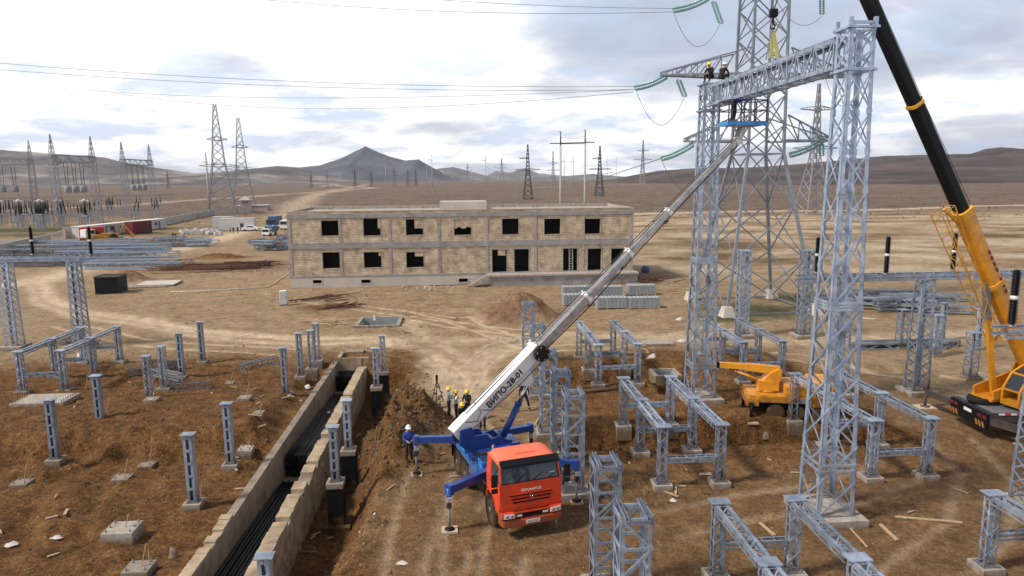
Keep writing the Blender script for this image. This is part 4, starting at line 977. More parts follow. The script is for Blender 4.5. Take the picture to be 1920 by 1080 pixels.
# terrace and stair
ta = fac(914,516)[0]; tr_ = MB(); tr_.b2(ta,BL+.3,-2.0,-.1,Z1-.32,Z1-.1); tr_.build('terrace_slab', 'conc', bd)
m = MB(); wall(m, ta+.3, BL+.2, .0, Z1-.33, [], -1.8, -1.5); m.build('terrace_wall', 'frameconc', bd)
m = MB(); n = 8; x1 = ta; x0 = ta-2.6
for k in range(n): m.b2(x0+(x1-x0)*k/n, x0+(x1-x0)*(k+1)/n, -2.0, -.62, max(-.1,(Z1-.3)*(k+1)/n-.5), (Z1-.12)*(k+1)/n)
m.build('stair', 'conc', bd)
for i, x in enumerate((fac(620,390)[0], fac(1006,390)[0], fac(1093,390)[0])):
    m = MB(); [m.bar((x+dx,.2,ZP),(x+dx,.2,ZP+.45),.03) for dx in (-.2,0,.2)]; m.build('rebar_stub', 'rust', bd)
# ------------------------------------------------------------------ vehicle helpers
def wheel(parent, x, y, r, w, name='wheel', side=1, rimmat='grey', n=28, rz=0):
    t = MB(); hw = w/2
    t.lathe((x,y,r), [(r*.55,-hw*.92),(r*.86,-hw),(r*.97,-hw*.8),(r,-hw*.4),(r,hw*.4),(r*.97,hw*.8),(r*.86,hw),(r*.55,hw*.92)], n, 0, 'X')
    nt = 26
    for k in range(nt):
        a = 2*PI*k/nt
        for s in (-1,1): t.box((x+s*hw*.45, y+math.cos(a+s*.06)*r*1.0, r+math.sin(a+s*.06)*r*1.0), (hw*.8,.05,.05), R=Matrix.Rotation(a, 3, 'X'))
    ty = t.build(name, 'black', parent)
    q = MB(); q.lathe((x+side*hw*.2,y,r), [(r*.56,-hw*.7),(r*.56,hw*.72),(r*.5,hw*.72),(r*.46,hw*.35),(r*.2,hw*.3),(r*.16,hw*.75),(.02,hw*.8)] if side > 0 else [(.02,-hw*.8),(r*.16,-hw*.75),(r*.2,-hw*.3),(r*.46,-hw*.35),(r*.5,-hw*.72),(r*.56,-hw*.72),(r*.56,hw*.7)], n, 0, 'X')
    for k in range(8):
        a = 2*PI*k/8; q.box((x+side*hw*.62, y+math.cos(a)*r*.3, r+math.sin(a)*r*.3), (.05,.04,.04))
    q.build('rim', rimmat, ty); return ty
# ------------------------------------------------------------------ orange cab truck crane
TA = math.radians(19.5)
tk = thing('truck_crane', (0.66,24.62,0), TA, 'truck crane with orange cab, blue bed and long boom raised to a basket', 'truck crane')
TM = Matrix.Translation(tk.location)@Matrix.Rotation(TA, 4, 'Z'); TI = TM.inverted()
W = 1.24
# cab shell: side profile extruded with real window openings
cab = MB()
pr = [(.06,1.02),(.0,1.1),(.02,2.14),(.22,2.98),(.42,3.10),(1.75,3.12),(1.92,3.0),(1.94,1.35),(1.9,1.02)]
# front face panel below windshield
cab.prism([(-W,.05,1.05),(W,.05,1.05),(W,-.0,1.2),(-W,.0,1.2)], (0,.03,0))
cab.hexa([V(p) for p in ((-W,.0,1.2),(W,.0,1.2),(W,.1,1.2),(-W,.1,1.2),(-W,.04,2.16),(W,.04,2.16),(W,.14,2.16),(-W,.14,2.16))])
# pillars, header
for s in (-1,1):
    cab.hexa([V(p) for p in ((s*W,.04,2.16),(s*(W-.11),.04,2.16),(s*(W-.11),.16,2.16),(s*W,.16,2.16),(s*W*.95,.26,2.96),(s*(W*.95-.11),.26,2.96),(s*(W*.95-.11),.38,2.96),(s*W*.95,.38,2.96))])
    # side: lower door panel, rear quarter
    x0, x1 = (s*W, s*(W-.05))
    cab.b2(min(x0,x1),max(x0,x1),.12,1.92,1.45,2.14)
    cab.hexa([V(p) for p in ((x0,1.3,2.14),(x1,1.3,2.14),(x1,1.92,2.14),(x0,1.92,2.14),(x0*.95,1.3,3.0),(x1*.95,1.3,3.0),(x1*.95,1.92,3.0),(x0*.95,1.92,3.0))])
    cab.hexa([V(p) for p in ((x0*.955,.3,2.9),(x1*.955,.3,2.9),(x1*.955,1.3,2.9),(x0*.955,1.3,2.9),(x0*.95,.3,3.0),(x1*.95,.3,3.0),(x1*.95,1.3,3.0),(x0*.95,1.3,3.0))])
cab.b2(-W,W,1.87,1.94,1.02,2.14); cab.b2(-W*.95,W*.95,1.86,1.92,2.14,3.0)
cab.b2(-W+.05,W-.05,.1,1.87,1.28,1.36)
cab.build('cab_body', 'orange', tk, bevel=.012)
rf = MB(); n = 10; ny = 12; grid = []
for j in range(ny+1):
    y = .18+(1.95-.18)*j/ny; row = []
    for i in range(n+1):
        x = -1+2*i/n; e = min(1, (1-abs(x))*6)*min(1,(j+.0001)/1.2)*min(1,(ny-j+.0001)/1.2); row.append((x*W*.965, y, 2.96+.2*(e**.5)+.03*(1-x*x)))
    grid += row
rf.add(grid, [(j*(n+1)+i, j*(n+1)+i+1, (j+1)*(n+1)+i+1, (j+1)*(n+1)+i) for j in range(ny) for i in range(n)], sm=True)
rf.b2(-.4,.4,.75,1.4,3.15,3.225); rf.b2(-.36,.36,.79,1.36,3.225,3.24)
M['orange_roof'] = mat('pale_orange_paint', (.86,.17,.09), .55, 0, .12, 1.5)  # paler, less glossy orange than the cab body
rf.build('cab_roof', 'orange_roof', tk)
m = MB(); m.hexa([V(p) for p in ((-W+.1,.07,2.18),(W-.1,.07,2.18),(W-.1,.09,2.18),(-W+.1,.09,2.18),(-W*.95+.1,.27,2.93),(W*.95-.1,.27,2.93),(W*.95-.1,.29,2.93),(-W*.95+.1,.29,2.93))])
M['wind'] = mat('windscreen_glass', (.10,.12,.145), .06, 0, spec=.9); M['wind'].node_tree.nodes['Principled BSDF'].inputs['Transmission Weight'].default_value = .55
wsn = m.build('windshield', 'wind', tk)
m = MB()
for x in (-.65,.05,.7): m = MB(); m.bar((x,.055,2.17),(x+.42,.13,2.42),.022,.02); m.build('wiper', 'blackpaint', tk)
m = MB()
for (a, b) in (((-W+.08,.06,2.17),(W-.08,.06,2.17)),((-W+.09,.06,2.17),(-W*.95+.09,.262,2.94)),((W-.09,.06,2.17),(W*.95-.09,.262,2.94)),((-W*.95+.08,.262,2.94),(W*.95-.08,.262,2.94))): m.bar(a,b,.045,.03)
m.build('windshield_seal', 'black', tk)
m = MB(); m.hexa([V(p) for p in ((-W*.93,-.02,2.92),(W*.93,-.02,2.92),(W*.95,.3,2.96),(-W*.95,.3,2.96),(-W*.93,.0,3.02),(W*.93,.0,3.02),(W*.95,.32,3.18),(-W*.95,.32,3.18))]); m.build('sun_visor', 'blackpaint', tk, bevel=.01)
m = MB(); m.b2(.78,1.02,.12,.125,2.24,2.42); m.build('paper_note', 'white', tk)
for s in (-1,1):
    m = MB(); m.hexa([V(p) for p in ((s*(W-.02),.2,2.2),(s*(W-.03),.2,2.2),(s*(W-.03),1.28,2.2),(s*(W-.02),1.28,2.2),(s*(W-.02)*.955,.38,2.88),(s*(W-.03)*.955,.38,2.88),(s*(W-.03)*.955,1.28,2.88),(s*(W-.02)*.955,1.28,2.88))]); m.build('side_window', 'wind', tk)
    m = MB(); m.b2(s*W-.012 if s > 0 else s*W-.012, s*W+.012, .3, 1.28, 1.45, 2.14); dd = m.build('door', 'orange', tk); m = MB(); m.box((s*(W+.02),1.15,1.95),(.03,.16,.04)); m.build('handle', 'black', dd)
    m = MB(); m.bar((s*(W-.02),.22,2.9),(s*(W+.22),-.02,2.75),.035); m.bar((s*(W-.02),.2,2.2),(s*(W+.22),-.02,2.2),.035); m.b2(min(s*(W+.1),s*(W+.34)),max(s*(W+.1),s*(W+.34)),-.05,.03,2.15,2.72); m.b2(min(s*(W+.1),s*(W+.34)),max(s*(W+.1),s*(W+.34)),-.05,.03,1.9,2.08); m.build('side_mirror', 'black', tk, bevel=.015)
# interior
m = MB(); m.b2(-W+.1,W-.1,.16,.5,1.75,2.18); m.build('dashboard', 'dgrey', tk)
for x in (-.65,.65): m = MB(); m.b2(x-.28,x+.28,.95,1.45,1.55,1.75); m.b2(x-.28,x+.28,1.4,1.55,1.75,2.55); m.build('seat', 'navy', tk, bevel=.03)
m = MB(); q = [(.65+.24*math.cos(2*PI*k/16), .62+.10*math.sin(2*PI*k/16), 2.25+.2*math.sin(2*PI*k/16)) for k in range(17)]; m.chain(q, .018, 6); m.bar((.65,.45,1.95),(.65,.62,2.25),.04); m.build('steering_wheel', 'black', tk)
# front details
m = MB()
for z, w in ((1.68,.86),(1.54,.80),(1.40,.74)): m.b2(-w,w,-.008,.02,z-.028,z+.028)
m.build('grille_slots', 'blackpaint', tk)
m = MB(); m.b2(-.9,.9,-.035,-.0,1.715,1.745); m.b2(-.84,.84,-.035,0,1.585,1.61); m.b2(-.8,.8,-.035,0,1.45,1.47); m.build('grille_bars', 'orange', tk)
m = MB(); m.prism([(-1.25,-.02,.58),(-1.15,-.14,.52),(-.35,-.17,.50),(.35,-.17,.50),(1.15,-.14,.52),(1.25,-.02,.58),(1.25,.3,.58),(-1.25,.3,.58)], (0,0,.26)); m.prism([(-1.26,-.02,.84),(-1.2,-.12,.84),(-.72,-.15,.84),(-.72,.3,.84),(-1.26,.3,.84)], (0,0,.24)); m.prism([(.72,-.15,.84),(1.2,-.12,.84),(1.26,-.02,.84),(1.26,.3,.84),(.72,.3,.84)], (0,0,.24)); m.b2(-.72,.72,-.08,.25,.84,1.03)
m.build('bumper', 'orange', tk, bevel=.02)
m = MB(); m.b2(-.62,.62,-.105,-.08,.86,1.0); m.build('bumper_slot', 'blackpaint', tk)
for s in (-1,1):
    hl = MB(); hl.hexa([V(p) for p in ((s*.72,-.17,.88),(s*1.14,-.145,.88),(s*1.14,-.1,.88),(s*.72,-.1,.88),(s*.74,-.17,1.04),(s*1.14,-.145,1.06),(s*1.14,-.1,1.06),(s*.74,-.1,1.04))]); hl.build('headlight', 'lamp', tk)
    m = MB(); m.lathe((s*.84,-.185,.96), [(.055,-.01),(.055,.015)], 12, 0, 'Y'); m.lathe((s*1.02,-.17,.965), [(.055,-.01),(.055,.015)], 12, 0, 'Y'); m.build('lamp_reflector', 'chrome', tk)
    m = MB(); m.b2(s*.52-.1,s*.52+.1,-.125,-.105,.89,.95); m.build('fog_lamp', 'lamp', tk)
    # step and fender
    m = MB(); N = 14; o0 = []
    for k in range(N+1):
        a = PI*(.0+k/N); y = 1.35-.78*math.cos(a)*-1 if False else 1.35+.78*math.cos(a); z = .75+.72*math.sin(a); o0.append((y,z))
    for k in range(N):
        (ya,za),(yb,zb_) = o0[k], o0[k+1]
        m.hexa([V(p) for p in ((s*.85,ya,za),(s*(W+.03),ya,za),(s*(W+.03),yb,zb_),(s*.85,yb,zb_),(s*.85,ya,za+.05),(s*(W+.03),ya,za+.05),(s*(W+.03),yb,zb_+.05),(s*.85,yb,zb_+.05))])
    m.b2(min(s*(W-.04),s*(W+.02)),max(s*(W-.04),s*(W+.02)),.1,.62,.95,1.45); m.build('front_fender', 'orange', tk)
    m = MB(); m.b2(min(s*.8,s*(W+.02)),max(s*.8,s*(W+.02)),.12,.5,.5,.58); m.build('cab_step', 'blackpaint', tk)
    m = MB(); m.chain([(s*.95,-.14,.52),(s*.95,-.2,.42),(s*.93,-.16,.36)], .02, 6); m.build('tow_eye', 'grey', tk)
m = MB(); m.b2(-.28,.28,-.19,-.172,.60,.73); pl = m.build('number_plate', 'white', tk)
def TMx(loc, rx=PI/2, rz=0): return Matrix.Translation(V(loc))@Matrix.Rotation(rz,4,'Z')@Matrix.Rotation(rx,4,'X')
place_text('90 JT 237', .105, TMx((0,-.193,.665)), 'plate_number', 'dgrey', pl, .002, .001)
t = place_text('КАМАЗ', .17, TMx((0,-.02,1.86)), 'cab_lettering', 'white', tk, .004, .006)
t.data.transform(Matrix.Diagonal((1.35,1,.72,1)).to_4x4()); t.data.transform(Matrix.Translation((0,0,1.86*.28)))
m = MB(); m.lathe((0,-.03,1.60), [(.085,-.008),(.085,.01)], 18, 0, 'Y'); m.build('emblem_disc', 'maroon', tk)
m = MB(); q = [(.08*math.cos(2*PI*k/18), -.045, 1.60+.08*math.sin(2*PI*k/18)) for k in range(19)]; m.chain(q, .009, 5); m.box((0,-.045,1.6),(.07,.01,.02)); m.box((-.03,-.045,1.6),(.018,.01,.09)); m.box((.03,-.045,1.6),(.018,.01,.09)); m.build('emblem', 'chrome', tk)
# cab proportions
for o in kids(tk):
    for q in [o]+kids(o):
        for v_ in q.data.vertices:
            if v_.co.z > 2.14: v_.co.z = 2.14+(v_.co.z-2.14)*.84
            if v_.co.y > .1: v_.co.y = .1+(v_.co.y-.1)*.86
# chassis
m = MB()
for s in (-1,1): m.b2(s*.42-.06,s*.42+.06,.3,7.5,.85,1.2)
m.b2(-.5,.5,2.0,3.0,.7,1.3); m.b2(-1.05,-.55,2.6,3.7,.55,1.15); m.b2(.55,1.05,2.6,3.9,.55,1.15); m.tube((-.9,1.35,.6),(.9,1.35,.6),.1); m.tube((-.9,4.95,.6),(.9,4.95,.6),.12); m.tube((-.9,6.3,.6),(.9,6.3,.6),.12); m.build('chassis', 'blackpaint', tk)
for y in (1.35,4.95,6.3):
    for s in (-1,1): wheel(tk, s*1.04, y, .61, .42, side=s)
m = MB(); m.b2(-1.24,1.24,2.95,7.3,1.30,1.46)
for s in (-1,1): m.b2(min(s*1.1,s*1.26),max(s*1.1,s*1.26),3.0,4.2,1.0,1.3)
m.build('bed', 'bedblue', tk, bevel=.015)
m = MB(); m.b2(-1.22,1.22,3.9,7.25,1.465,1.49); m.build('deck_plate', 'bedblue', tk)
m = MB(); m.b2(-.75,.75,2.1,2.9,1.15,1.62); m.b2(-1.15,-.4,2.3,2.95,1.3,1.62); m.build('support_block', 'blue', tk, bevel=.02)
m = MB(); m.b2(-1.2,-.45,5.0,6.5,1.49,1.95); tb = m.build('tool_box', 'lblue', tk, bevel=.02); m = MB(); m.b2(-1.15,-.5,5.1,6.4,1.955,2.0); m.build('box_lid', 'lblue', tb, bevel=.01)
m = MB(); m.b2(.5,1.2,4.4,5.6,1.49,1.9); m.build('hydraulic_tank', 'blue', tk, bevel=.03)
m = MB(); m.b2(-1.0,.2,3.0,3.7,1.46,1.85); m.build('front_locker', 'lblue', tk, bevel=.03)
for k in range(7): m = MB(); m.b2(-1.0+k*.09,-.96+k*.09,3.05,4.1,1.87,1.90); m.build('hose','black',tk)
for (x0,x1,y0,y1,z1) in ((.25,.55,3.1,3.5,1.75),(.75,1.15,3.1,4.0,1.8),(-1.15,-.8,4.05,4.6,1.68),(.85,1.15,5.9,6.6,1.75),(-.2,.3,6.3,6.9,1.7)): m = MB(); m.b2(x0,x1,y0,y1,1.46,z1); m.build('deck_box','dgrey' if x0 > .2 else 'blue',tk,bevel=.02)
for s in (-1,1): m = MB(); m.chain([(s*1.2,3.0,1.47),(s*1.2,3.0,1.95),(s*1.2,4.2,1.95),(s*1.2,4.2,1.47)],.02,6); m.build('grab_rail','dgrey',tk)
m = MB(); m.chain([(-.75,2.05,1.2),(-.8,2.1,2.6),(-.8,2.15,2.9)],.06,8); m.build('exhaust_pipe','grey',tk)
for s in (-1,1): m = MB(); m.b2(min(s*.85,s*1.26),max(s*.85,s*1.26),4.15,7.1,1.24,1.28); m.b2(min(s*.85,s*1.26),max(s*.85,s*1.26),7.08,7.12,.6,1.28); m.build('rear_fender','blackpaint',tk)
# turret
TU = V((-.18,4.85,0)); BD = (V((11.75,36.2,0))-TM@TU); BD.z = 0; BD.normalize(); P0 = TM@TU; P1 = P0+BD*10
def L(px, py): return TI@onplane(px, py, P0, P1)
lb = (TI.to_3x3()@BD); lb.z = 0; lb.normalize(); ls_ = V((-lb.y, lb.x, 0))
m = MB(); m.lathe((TU.x,TU.y,0), [(.72,1.49),(.72,1.62),(.62,1.64),(.62,1.76)], 24); m.build('slew_ring', 'blackpaint', tk)
root = L(868,800); elb = L(1003,655); bdir = (elb-root).normalized()
root = root-bdir*.15
tu = MB()
for s in (-1,1):
    o = ls_*s*.36
    pts = [TU+lb*.95+V((0,0,1.78)), TU-lb*1.0+V((0,0,1.78)), root-lb*.25+V((0,0,-.55))-V((0,0,0)), root-lb*.2+V((0,0,.1)), root+lb*.35+V((0,0,.15)), root+lb*.5+V((0,0,-.25)), TU-lb*.25+V((0,0,2.5)), TU-lb*.05+V((0,0,2.22)), TU+lb*.45+V((0,0,2.32)), TU+lb*.7+V((0,0,2.05)), TU+lb*1.0+V((0,0,2.0))]
    tu.prism([p+o for p in pts], ls_*s*.07)
tu.box(TU+V((0,0,1.82)), (1.5,1.9,.14), rz=math.atan2(lb.y,lb.x)); tu.box(TU-lb*.3+V((0,0,2.05)), (.9,.66,.35), rz=math.atan2(lb.y,lb.x))
tu.tube(root-ls_*.42, root+ls_*.42, .1); tu.build('turret', 'blue', tk)
# boom sections
nb = (bdir.cross(ls_)).normalized()
if nb.z < 0: nb = -nb
cuts = [(868,800),(1006,652),(1095,548),(1175,465),(1250,390),(1382,264)]
pp = [L(*c) for c in cuts]; tip = pp[-1]
pp = [root+(tip-root)*(((p-root).dot((tip-root).normalized()))/(tip-root).length) for p in pp]; pp[0] = root-bdir*.35
axis = (tip-root).normalized(); nb = axis.cross(ls_).normalized(); nb = nb if nb.z > 0 else -nb
ws = [(.60,.76),(.44,.50),(.34,.39),(.27,.31),(.22,.25)]
for k in range(5):
    a = pp[k]-(axis*.5 if k else V((0,0,0))); b = pp[k+1]; w, h = ws[k]; m = MB(); 
    # hexagonal section
    def sec(c): return [c+ls_*x*w/2+nb*y*h/2 for x,y in ((-.72,1),(.72,1),(1,.8),(1,-.55),(.45,-1),(-.45,-1),(-1,-.55),(-1,.8))]
    A, Bq = sec(a), sec(b); m.add(A+Bq, [tuple(range(8))[::-1], tuple(range(8,16))]+[(i,(i+1)%8,(i+1)%8+8,i+8) for i in range(8)])
    m.build('boom_section', 'white' if k == 0 else 'boomsteel', tk)
    m = MB(); w2, h2 = w+.09, h+.09
    c0, c1 = b-axis*.16, b
    A = [c+ls_*x*w2/2+nb*y*h2/2 for c in (c0,c1) for x,y in ((-.8,1),(.8,1),(1,.8),(1,-.6),(.5,-1),(-.5,-1),(-1,-.6),(-1,.8))]
    m.add(A, [tuple(range(8))[::-1], tuple(range(8,16))]+[(i,(i+1)%8,(i+1)%8+8,i+8) for i in range(8)])
    for s in (-1,1): m.box(c1+nb*h2*.5+ls_*s*w*.32, (.1,.1,.12)); m.box(c1-nb*h2*.1+ls_*s*w2*.52, (.1,.08,.12))
    m.build('boom_collar', 'white', tk)
m = MB()
for off, r_ in ((.12,.018),(-.10,.02)):
    m.chain([root+axis*.6+nb*.42+ls_*off, pp[1]+nb*.36+ls_*off, pp[2]+nb*.32+ls_*off, pp[3]+nb*.27+ls_*off, pp[4]+nb*.24+ls_*off, tip+nb*.2+ls_*off], r_, 5)
m.chain([root+axis*1.2+nb*.1-ls_*.36, root+axis*1.5-nb*.25-ls_*.36, root+axis*3.2-nb*.44-ls_*.3, root+axis*5-nb*.44-ls_*.3], .022, 5)
m.chain([root+axis*1.2+nb*.5, root+axis*1.1+nb*.1-ls_*.4, root+axis*.7-nb*.1-ls_*.38, root+axis*.3+nb*.3-ls_*.42], .02, 5); m.chain([pp[1]-nb*.33, pp[2]-nb*.36+V((0,0,-.1)), pp[3]-nb*.3, pp[4]-nb*.25, tip-nb*.2], .028, 6)
m.build('boom_cables', 'dgrey', tk)
rc = L(1003,656)-ls_*.0; sgn = -1 if (TM.to_3x3()@ls_).y > 0 else 1
c = rc+ls_*sgn*.5-nb*.08; m = MB(); m.tube(c-ls_*.1, c+ls_*.1, .36, n=28); m.build('cable_reel', 'black', tk)
m = MB()
for k in range(6): a = 2*PI*k/6; e = axis*math.cos(a)+nb*math.sin(a); f = axis*math.cos(a+.3)+nb*math.sin(a+.3); m.bar(c+ls_*sgn*.105+e*.30, c+ls_*sgn*.105+f*.30, .03, .012)
m.build('reel_rim', 'lamp', tk)
# fin + cylinder
fa = root+axis*((L(975,690)-root).dot(axis)); m = MB(); m.prism([fa-axis*.7-nb*.3-ls_*.1, fa+axis*.35-nb*.3-ls_*.1, fa+axis*.05-nb*.95-ls_*.1, fa-axis*.25-nb*.95-ls_*.1], ls_*.2); m.build('cylinder_bracket', 'white', tk)
ct_ = fa-axis*.1-nb*.85; cb = TU+lb*.75+V((0,0,2.05)); mid = cb+(ct_-cb)*.62
m = MB(); m.tube(cb, mid, .15, n=16); m.tube(mid-(mid-cb).normalized()*.1, mid, .175, n=16); m.build('lift_cylinder', 'blue', tk); m = MB(); m.tube(mid, ct_, .075, n=12); m.build('cylinder_rod', 'chrome', tk)
# text on boom
ta_, nb_ = (axis, nb)
side = ls_*sgn
c = root+axis*((L(936,719)-root).dot(axis))+side*(.62/2+.006)-nb*.02
R3 = Matrix((axis, nb, axis.cross(nb))).transposed()
if axis.cross(nb).dot(side) < 0: R3 = Matrix((-axis, nb, (-axis).cross(nb))).transposed()
place_text('ВИПО-28-01', .40, Matrix.Translation(c)@R3.to_4x4(), 'boom_lettering', 'navy', tk, .004, .012)
# outriggers
def outr(p_in, p_out, padw, nm='outrigger'):
    a = TI@V(p_in); b = TI@V(p_out); m = MB(); m.bar(a, b, .26, .30, up=Z_); d = (b-a).normalized(); m.bar(b-d*.13, b+d*.06, .32, .40, up=Z_)
    o = m.build('outrigger_beam', 'blue', tk)
    m = MB(); m.tube((b.x,b.y,b.z+.08),(b.x,b.y,.95),.10,n=12); m.build('jack_sleeve', 'blue', o); m = MB(); m.tube((b.x,b.y,.95),(b.x,b.y,.1),.045,n=10); m.build('jack_leg', 'grey', o)
    m = MB(); m.lathe((b.x,b.y,0), [(.2,.05),(.2,.09),(.1,.13)]); m.build('jack_foot', 'blackpaint', o)
    m = MB(); [m.b2(b.x-.115,b.x+.115,b.y-.13,b.y-.11,1.22+k*.075,1.255+k*.075) for k in range(3)]; m.build('warning_stripes', 'white', o)
    q = tag(MBpad(b, padw), None); return o
def MBpad(b, w):
    m = MB(); m.b2(-w/2,w/2,-w*.4,w*.4,-.03,.05); o = m.build('outrigger_pad', 'ply'); p = TM@b; o.location = (p.x,p.y,gz(p.x,p.y)+.02); o.rotation_euler = (0,0,.1); return o
z = 1.68
pads = []
for (pi, po, w, lb_) in [((-1.0,26.6,z),(-2.49,24.98,z),.62,'plywood pad under the front outrigger jack left of the orange cab'),((-2.7,30.25,z),(-4.45,30.15,z),.5,'plywood pad under the rear outrigger jack beside the worker in blue'),((1.2,27.6,z),(2.62,27.25,z),.5,'plywood pad under the outrigger jack right of the orange cab'),((-.6,30.9,z),(.85,31.6,z),.5,'plywood pad under the far rear outrigger jack')]:
    outr(pi, po, w); pads.append(lb_)
for o, lb_ in zip([o for o in bpy.data.objects if o.name.startswith('outrigger_pad')], pads): tag(o, lb_, 'pad', 'plywood pads under the outrigger jacks')
m = MB(); m.b2(-1.1,1.1,6.6,7.1,1.05,1.45); m.b2(-1.1,1.1,2.2,2.5,1.2,1.3); m.build('outrigger_housing', 'blue', tk)
# basket head (in world then to local)
bc = TI@V((11.85,36.3,16.0)); m = MB(); 
m.bar(tip-axis*.2, tip+axis*.15, .3, .36); m.hexa([bc+V(p) for p in ((-.35,-.3,-.12),(.35,-.3,-.12),(.35,.3,-.12),(-.35,.3,-.12),(-.5,-.35,-.03),(.5,-.35,-.03),(.5,.35,-.03),(-.5,.35,-.03))])
m.bar(tip, bc+V((0,0,-.1)), .3, .3); m.build('boom_head', 'boomsteel', tk)
ba = -TA+.12; RB = Matrix.Rotation(ba, 3, 'Z')
m = MB(); m.box(bc+V((0,0,.06)), (2.05,1.2,.2), R=RB); m.build('basket_floor', 'lblue', tk)
m = MB()
def bp_(x, y, z): return bc+RB@V((x,y,z))
for z in (.7,1.2):
    for (a, b) in (((-1.,-.56),(1.,-.56)),((1.,-.56),(1.,.56)),((1.,.56),(-1.,.56)),((-1.,.56),(-1.,-.56))): m.bar(bp_(*a,z), bp_(*b,z), .05)
for x in (-1.,-.35,.35,1.):
    for y in (-.58,.58): m.bar(bp_(x,y,.1), bp_(x,y,1.2), .05)
m.build('basket_rail', 'dgrey', tk)
# ------------------------------------------------------------------ large yellow crane
kb = V((27.9,35.3,0)); kc = thing('mobile_crane', (23.95,35.05,0), 0, 'large yellow mobile crane at the right edge with a black telescopic boom', 'mobile crane')
KI = Matrix.Translation(-kc.location)
m = MB(); m.b2(.1,12,-1.45,1.45,.95,1.45); m.b2(.1,12,-1.0,1.0,.6,.95); m.build('carrier_body', 'dgrey', kc, bevel=.02)
m = MB(); m.b2(.35,12,-1.46,1.46,1.455,1.5); m.build('carrier_deck', 'grey', kc)
m = MB(); m.b2(0,.12,-1.48,1.48,.62,1.4); m.build('rear_panel', 'blackpaint', kc)
m = MB()
for y in (-1.3,-.95,.95,1.3): m = MB(); m.b2(-.03,0,y-.14,y+.14,1.12,1.28); m.build('tail_lamp', 'maroon', kc)
m = MB(); m.b2(-.02,0,-.3,.3,1.1,1.26); m.build('number_plate', 'white', kc)
m = MB()
for y in (-1.3,-1.05,-.8,.8,1.05,1.3): m.hexa([V(p) for p in ((-.025,y-.06,.66),(-.025,y+.06,.66),(0,y+.06,.66),(0,y-.06,.66),(-.025,y+.06,.92),(-.025,y+.18,.92),(0,y+.18,.92),(0,y+.06,.92))])
m.build('hazard_stripes', 'yellow', kc)
m = MB()
for k in range(34): m.b2(.6+k*.3,.9+k*.3,-1.49,-1.46,1.36,1.45,k%2)
m.build('side_marking', ['white','red'], kc)
m = MB(); m.lathe((.75,.2,1.5), [(.3,.02),(.55,.0),(.62,.1),(.62,.24),(.55,.34),(.3,.3)], 28); m.build('spare_wheel', 'black', kc)
for x in (3.2,4.8,8.8,10.4):
    for s in (-1,1):
        t = MB(); t.lathe((x,s*1.22,.62), [(.3,-.22),(.55,-.24),(.62,-.15),(.62,.15),(.55,.24),(.3,.22)], 26, 0, 'Y'); w_ = t.build('wheel','black',kc)
        t = MB(); t.lathe((x,s*1.3,.62), [(.33,-.1),(.33,.12),(.12,.05),(.1,.14)], 20, 0, 'Y'); t.build('rim','galv_old',w_)
m = MB(); q = V((.15,2.9,1.05)); q2 = V((1.2,-1.9,1.05)); m.bar((.35,1.4,1.0),(.0,3.6,1.0),.3,.3,up=Z_); m.build('outrigger_beam','dgrey',kc); m = MB(); m.bar((.35,-1.4,1.0),(1.3,-3.4,1.0),.3,.32,up=Z_); m.build('outrigger_beam','dgrey',kc)
m = MB(); m.tube((.05,3.75,.1),(.05,3.75,1.0),.07); m.tube((.05,3.75,1.0),(.05,3.75,1.75),.15); m.lathe((.05,3.75,.05),[(.25,0),(.25,.06),(.12,.1)]); m.build('jack_leg','lbrown_steel',kc); m = MB(); m.tube((1.3,-3.4,.1),(1.3,-3.4,1.2),.08); m.build('jack_leg','lbrown_steel',kc)
m = MB(); m.b2(-.5,.5,-.4,.4,-.03,.06); o = m.build('outrigger_pad','ply'); o.location = kc.location+V((.05,3.75,.02)); tag(o,'plywood pad under the far outrigger jack of the large yellow crane','pad')
# superstructure
sup = V((4.6,.2,0)); FT = at(1895,640,4.4)-kc.location
P0k = V((26.8, 35.7, 0)); P1k = V((11.9,31.8,0)); BDk = (P1k-P0k).normalized()
lbk = BDk; lsk = V((-BDk.y, BDk.x, 0))
def K(px, py): return onplane(px, py, P0k, P1k)-kc.location
m = MB(); m.lathe((2.6,.55,0), [(1.15,1.5),(1.15,1.72),(1.0,1.74)], 32); m.build('slew_ring','dgrey',kc)
ka = math.atan2(-BDk.y,-BDk.x); c0 = V((2.6,.55,0))
def kp(a, b, z): return c0-lbk*a+lsk*b+V((0,0,z))
m = MB(); 
for s in (-1,1): m.prism([kp(-1.9,s*.5,1.76),kp(3.2,s*.5,1.76),kp(3.2,s*.5,2.9),kp(2.2,s*.5,3.9),kp(1.3,s*.5,4.3),kp(.5,s*.5,2.9),kp(-1.9,s*.5,2.3)], lsk*s*.12)
m.prism([kp(-2.0,-.62,1.74),kp(3.4,-.62,1.74),kp(3.4,.62,1.74),kp(-2.0,.62,1.74)], (0,0,.12)); m.prism([kp(2.6,-1.2,1.9),kp(4.2,-1.2,1.9),kp(4.2,1.2,1.9),kp(2.6,1.2,1.9)], (0,0,1.1)); m.build('superstructure','yellow',kc)
